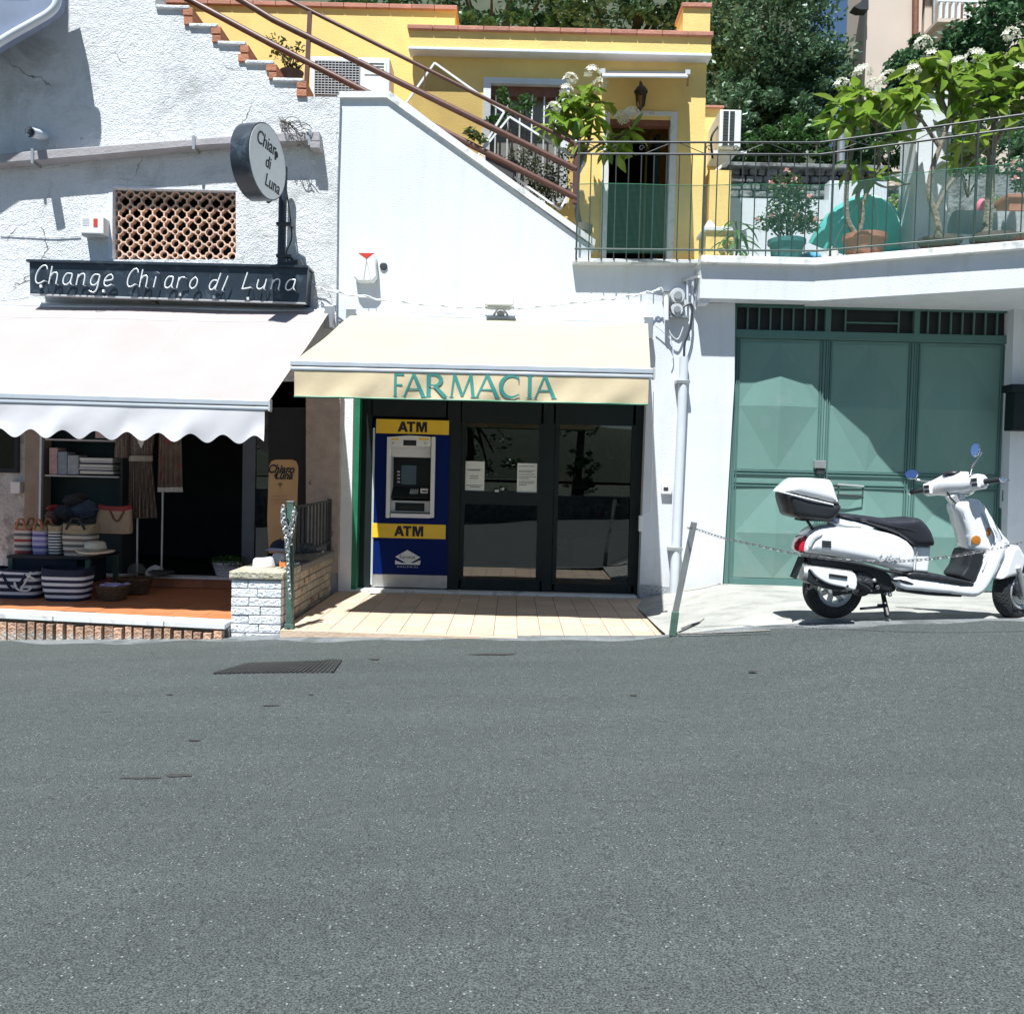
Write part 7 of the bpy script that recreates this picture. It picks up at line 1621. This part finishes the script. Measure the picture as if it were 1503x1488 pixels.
# body
body = sp('body_cover', [(222, 745), (228, 690), (250, 640), (300, 603), (390, 588), (520, 598), (640, 618), (740, 645), (810, 685), (842, 735), (848, 790), (838, 845), (815, 856), (740, 845), (600, 808), (400, 768), (260, 750)], .185, .07, paint, Y=YS_ - .05, n=6)
WL[body] = WL[sc].copy()
for k in range(3): part('vent_slot', MB().bar(P3(340, 684 + 14 * k, -.192), P3(392, 688 + 14 * k, -.192), .008, .012), blk, body)
part('vent_frame', MB().pillow(ol_([(262, 715), (290, 660), (340, 640), (335, 655), (300, 675), (275, 718)], YS_ - .185), YS_ - .192, YS_ - .17, .004), M['grey'], body)
part('lower_trim', MB().tube(cr([P3(235, 752, -.19), P3(400, 785, -.19), P3(600, 825, -.19), P3(690, 850, -.19), P3(800, 870, -.19)], 4), .012, 6), blk, body, smooth=True)
lettering(body, 'Like', .07, P3(715, 775, -.193), M['grey'], extrude=.001, shear=.5, sx=1.5)
sp('tail_trim', [(375, 545), (430, 548), (560, 578), (628, 606), (560, 616), (460, 606), (400, 585)], .13, .02, paint, Y=YS_ - .05)
sp('seat', [(382, 520), (480, 524), (600, 538), (700, 552), (800, 548), (868, 548), (915, 585), (950, 640), (960, 695), (948, 708), (880, 712), (830, 705), (740, 645), (630, 605), (520, 572), (390, 545)], .15, .055, seatm, Y=YS_ - .03, n=5)
part('seat_seam', MB().tube(cr([P3(640, 570, -.152), P3(760, 600, -.152), P3(850, 620, -.152), P3(940, 660, -.14)], 4), .003, 5), blk, sc)
sp('tail_light', [(222, 738), (188, 742), (188, 700), (215, 655), (262, 648), (238, 690)], .11, .02, redl)
sp('seat_column', [(835, 705), (935, 710), (920, 858), (828, 852)], .10, .02, paint, sub=1)
part('column_groove', MB().bar(P3(885, 720, -.101), P3(875, 845, -.101), .004, .03), M['grey'], sc)
# floor and leg shield as one swept cover
flr = sp('footboard', [(705, 892), (760, 875), (900, 890), (1040, 912), (1140, 920), (1175, 890), (1215, 800), (1245, 725), (1300, 690), (1345, 700), (1325, 760), (1280, 860), (1235, 940), (1200, 975), (1150, 990), (1020, 975), (860, 960), (760, 950), (722, 925)], .17, .035, paint, n=4)
WL[flr] = WL[sc].copy()
part('floor_mat', MB().pillow(ol_([(800, 850), (960, 868), (1100, 893), (1145, 908), (1140, 922), (1000, 905), (800, 876)]), YS_ - .175, YS_ + .175, .008, 2), blk, flr, smooth=50)
part('side_vent', MB().pillow(ol_([(785, 905), (830, 912), (868, 930), (840, 932), (800, 922)], YS_ - .17), YS_ - .174, YS_ - .16, .003), blk, flr)
part('side_vent', MB().pillow(ol_([(735, 900), (772, 906), (775, 918), (742, 912)], YS_ - .17), YS_ - .174, YS_ - .16, .003), blk, flr)
part('under_trim', MB().tube(cr([P3(770, 962, -.14), P3(950, 985, -.14), P3(1140, 995, -.14)], 4), .014, 6), blk, flr, smooth=True)
sp('inner_panel', [(1150, 730), (1218, 752), (1190, 850), (1165, 908), (1085, 880), (1120, 820)], .15, .02, blk)
sp('leg_shield', [(1085, 480), (1110, 455), (1160, 440), (1205, 440), (1245, 480), (1290, 550), (1340, 630), (1388, 690), (1340, 715), (1325, 760), (1240, 745), (1180, 740), (1150, 715), (1130, 640), (1105, 560)], .125, .05, paint, n=5)
sp('steering_neck', [(1062, 425), (1130, 405), (1150, 440), (1135, 520), (1105, 520), (1088, 470)], .06, .02, paint)
for k in range(5): part('neck_rib', MB().bar(P3(1085, 425 + 9 * k, -.064), P3(1135, 418 + 9 * k, -.064), .008, .006), M['grey'], sc)
part('front_edge_trim', MB().tube(cr([P3(1215, 452, -.10), P3(1275, 555, -.128), P3(1330, 655, -.128), P3(1310, 745, -.15), P3(1265, 850, -.165)], 5), .006, 6), M['grey'], sc, smooth=True)
sp('indicator', [(1262, 590), (1290, 600), (1322, 640), (1325, 690), (1300, 720), (1275, 720), (1290, 660)], .132, .02, pm('clear_lens', (.6, .62, .66), .08, .05, 8, coat=.6))
part('amber_insert', MB().ellipsoid(P3(1298, 630, -.128), .018, .012, .034, 12, 8), amb, sc, smooth=True)
part('reflector', MB().lathe([(.036, 0), (.034, .008), (.001, .012)], n=24).xf(Matrix.Translation(P3(1226, 677, -.122)) @ Matrix.Rotation(math.pi / 2, 4, 'X')), amb, sc, smooth=40)
# front mudguard and fork
part('front_mudguard', steer(MB().pillow(ol_([(1268, 888), (1282, 845), (1310, 780), (1350, 710), (1400, 700), (1450, 755), (1520, 800), (1600, 850), (1640, 900), (1560, 860), (1470, 800), (1440, 835), (1425, 872), (1350, 878)]), YS_ - .085, YS_ + .085, .03, 4)), paint, sc, smooth=50)
part('fork', steer(MB().tube([P3(1415, 830, -.085), P3(1478, 1000, -.085)], .024, 10).tube([P3(1415, 830, .085), P3(1478, 1000, .085)], .024, 10)), alum, sc, smooth=True)
part('brake_caliper', steer(MB().box(fw_c.x - .13, fw_c.x - .06, YS_ - .085, YS_ - .04, fw_c.z - .03, fw_c.z + .06)), eng, sc, bevel=.01)
part('brake_hose', steer(MB().tube(cr([P3(1430, 990, -.1), P3(1385, 960, -.11), P3(1400, 880, -.1), P3(1440, 840, -.09)], 4), .006, 6)), blk, sc)
# handlebar group, turned away from the viewer
hc = P3(1105, 365); HM = Matrix.Rotation(math.radians(30), 4, 'Z')
def hb(mb): return mb.xf(Matrix.Translation((hc.x, YS_, 0)) @ HM @ Matrix.Translation((-hc.x, -YS_, 0)))
tilt = Matrix.Translation((hc.x, YS_, hc.z)) @ Matrix.Rotation(math.radians(-9), 4, 'X') @ Matrix.Translation((-hc.x, -YS_, -hc.z))
def H(mb): return hb(mb.xf(tilt))
h0 = hc
def sect(y, w, h, dz=0, dx=0, n=16): return [(h0.x + dx + w * math.copysign(abs(math.cos(t)) ** .8, math.cos(t)), YS_ + y, h0.z + dz + h * math.copysign(abs(math.sin(t)) ** .8, math.sin(t))) for t in [2 * math.pi * i / n for i in range(n)]]
b = MB(); secs = [(-.25, .035, .035, .0, 0), (-.235, .05, .055, 0, 0), (-.16, .06, .065, .01, .01), (-.09, .10, .085, .015, .03), (0, .125, .095, .02, .045), (.09, .10, .085, .015, .03), (.16, .06, .065, .01, .01), (.235, .05, .055, 0, 0), (.25, .035, .035, 0, 0)]
for s_ in secs: b.v += sect(s_[0], s_[1], s_[2], s_[3], s_[4])
for i in range(len(secs) - 1):
    for k in range(16): l = (k + 1) % 16; b.f.append((i * 16 + k, i * 16 + l, (i + 1) * 16 + l, (i + 1) * 16 + k))
b.f.append(tuple(range(16))); b.f.append(tuple(range(16 * len(secs) - 1, 16 * (len(secs) - 1) - 1, -1)))
hd = part('headset', H(b), paint, sc, smooth=60); WL[hd] = WL[sc].copy()
part('headlight', H(MB().ellipsoid((h0.x + .13, YS_, h0.z + .015), .05, .085, .075, 20, 12)), pm('headlamp_lens', (.6, .63, .68), .06, .04, 8, coat=.8), hd, smooth=True)
part('headlight_ring', H(MB().lathe([(.09, 0), (.095, .02), (.085, .03)], n=28, cap=False).xf(Matrix.Translation((h0.x + .12, YS_, h0.z + .015)) @ Matrix.Rotation(math.pi / 2, 4, 'Y'))), M['chrome'], hd, smooth=True)
part('dial', H(MB().ellipsoid((h0.x - .03, YS_, h0.z + .095), .05, .07, .025, 18, 8)), blk, hd, smooth=True)
for sg_ in (-1, 1):
    part('switch_pod', H(MB().box(h0.x - .062, h0.x - .03, YS_ + sg_ * .20 - .035, YS_ + sg_ * .20 + .035, h0.z - .045, h0.z + .045)), paint, hd, bevel=.01)
    for k in (-.018, .018): part('switch', H(MB().box(h0.x - .07, h0.x - .06, YS_ + sg_ * .20 - .022, YS_ + sg_ * .20 + .022, h0.z + k - .012, h0.z + k + .012)), blk, hd, bevel=.003)
    part('grip', H(MB().tube([(h0.x - .01, YS_ + sg_ * .245, h0.z), (h0.x - .015, YS_ + sg_ * .375, h0.z - .005)], .021, 12)), blk, hd, smooth=True)
    part('bar_end', H(MB().tube([(h0.x - .015, YS_ + sg_ * .375, h0.z - .005), (h0.x - .016, YS_ + sg_ * .395, h0.z - .005)], .018, 12)), M['chrome'], hd, smooth=40)
    part('brake_lever', H(MB().tube(cr([(h0.x + .04, YS_ + sg_ * .22, h0.z), (h0.x + .065, YS_ + sg_ * .28, h0.z - .005), (h0.x + .055, YS_ + sg_ * .36, h0.z - .01), (h0.x + .06, YS_ + sg_ * .40, h0.z - .012)], 4), .008, 6)), M['chrome'], hd, smooth=True)
# mirrors placed from the photo
def mirror(stalk, c, rx, rz, nrm, m):
    mr_ = part('mirror', MB().tube(cr(stalk, 4), .0075, 8), M['chrome'], sc, smooth=True); WL[mr_] = WL[sc].copy()
    nrm = Vector(nrm).normalized(); q = nrm.to_track_quat('Z', 'Y').to_matrix().to_4x4(); T = Matrix.Translation(c) @ q
    part('mirror_shell', MB().ellipsoid((0, 0, -.004), rx, rz, .028, 24, 8, v0=.45, v1=1.).xf(T), M['chrome'], mr_, smooth=True)
    part('mirror_glass', MB().lathe([(1, 0), (.96, .004), (.001, .005)], n=28).xf(T @ Matrix.Diagonal((rx * .95, rz * .95, 1, 1))), m, mr_, smooth=30)
ml, mrr = P3(855, 298, .26), P3(1221, 158, -.20)
mirror([P3(985, 352, .17), P3(975, 340, .19), P3(893, 331, .26), ml + Vector((.03, .01, -.02))], ml, .055, .042, (-.75, -.62, .32), mir)
mirror([P3(1190, 300, -.15), P3(1205, 255, -.18), P3(1257, 182, -.20), P3(1240, 172, -.20), mrr], mrr, .035, .055, (-.85, -.5, .1), mir)
# top box and rack
tbx = sp('top_box', [(103, 402), (180, 418), (262, 440), (398, 470), (392, 515), (370, 550), (340, 563), (270, 560), (150, 540), (122, 500)], .20, .05, blk, Y=YS_, n=4)
WL[tbx] = WL[sc].copy()
part('box_lid', MB().pillow(ol_([(92, 392), (130, 352), (165, 325), (200, 318), (325, 326), (352, 342), (372, 390), (388, 440), (396, 470), (330, 458), (260, 440), (110, 405)]), YS_ - .205, YS_ + .205, .055, 5), paint, tbx, smooth=50)
part('lid_lip', MB().tube([P3(92, 398, -.2), P3(262, 441, -.207), P3(404, 474, -.2)], .007, 6), paint, tbx)
part('lock', MB().box(0, .03, -.03, .03, -.03, .03).xf(Matrix.Translation(P3(396, 458, -.02))), M['grey'], tbx, bevel=.006)
part('rack', MB().tube(cr([P3(250, 560, -.09), P3(270, 590, -.09), P3(292, 622, -.08)], 4), .011, 8).tube(cr([P3(250, 560, .09), P3(270, 590, .09), P3(292, 622, .08)], 4), .011, 8).bar(P3(200, 556, 0), P3(380, 560, 0), .16, .02), blk, sc)
part('grab_rail', MB().tube(cr([P3(375, 560, -.12), P3(420, 585, -.14), P3(470, 602, -.14), P3(560, 608, -.13)], 4), .014, 8), M['galv'], sc, smooth=True)
0 and part('reflector_strip', MB().bar(P3(150, 900, 0), P3(158, 875, 0), .06, .01, up=Vector((1, 0, 0))), redl, sc)

for sgn in (-1, 1):
    part('control_cable', MB().tube(cr([P3(1060, 400, sgn * .10), P3(1085, 440, sgn * .09), P3(1115, 470, sgn * .05), P3(1120, 510, sgn * .04)], 4), .006, 6), blk, sc, smooth=True)
part('panel_gap', MB().tube(cr([P3(1150, 722, -.122), P3(1190, 742, -.128), P3(1245, 748, -.13), P3(1310, 750, -.13)], 4), .0035, 5), blk, sc)
part('panel_gap', MB().tube(cr([P3(1340, 712, -.09), P3(1325, 765, -.10), P3(1285, 840, -.10)], 4), .004, 5), blk, sc)
part('front_badge', MB().bar(P3(1150, 510, -.127), P3(1165, 560, -.128), .01, .004), M['grey'], sc)
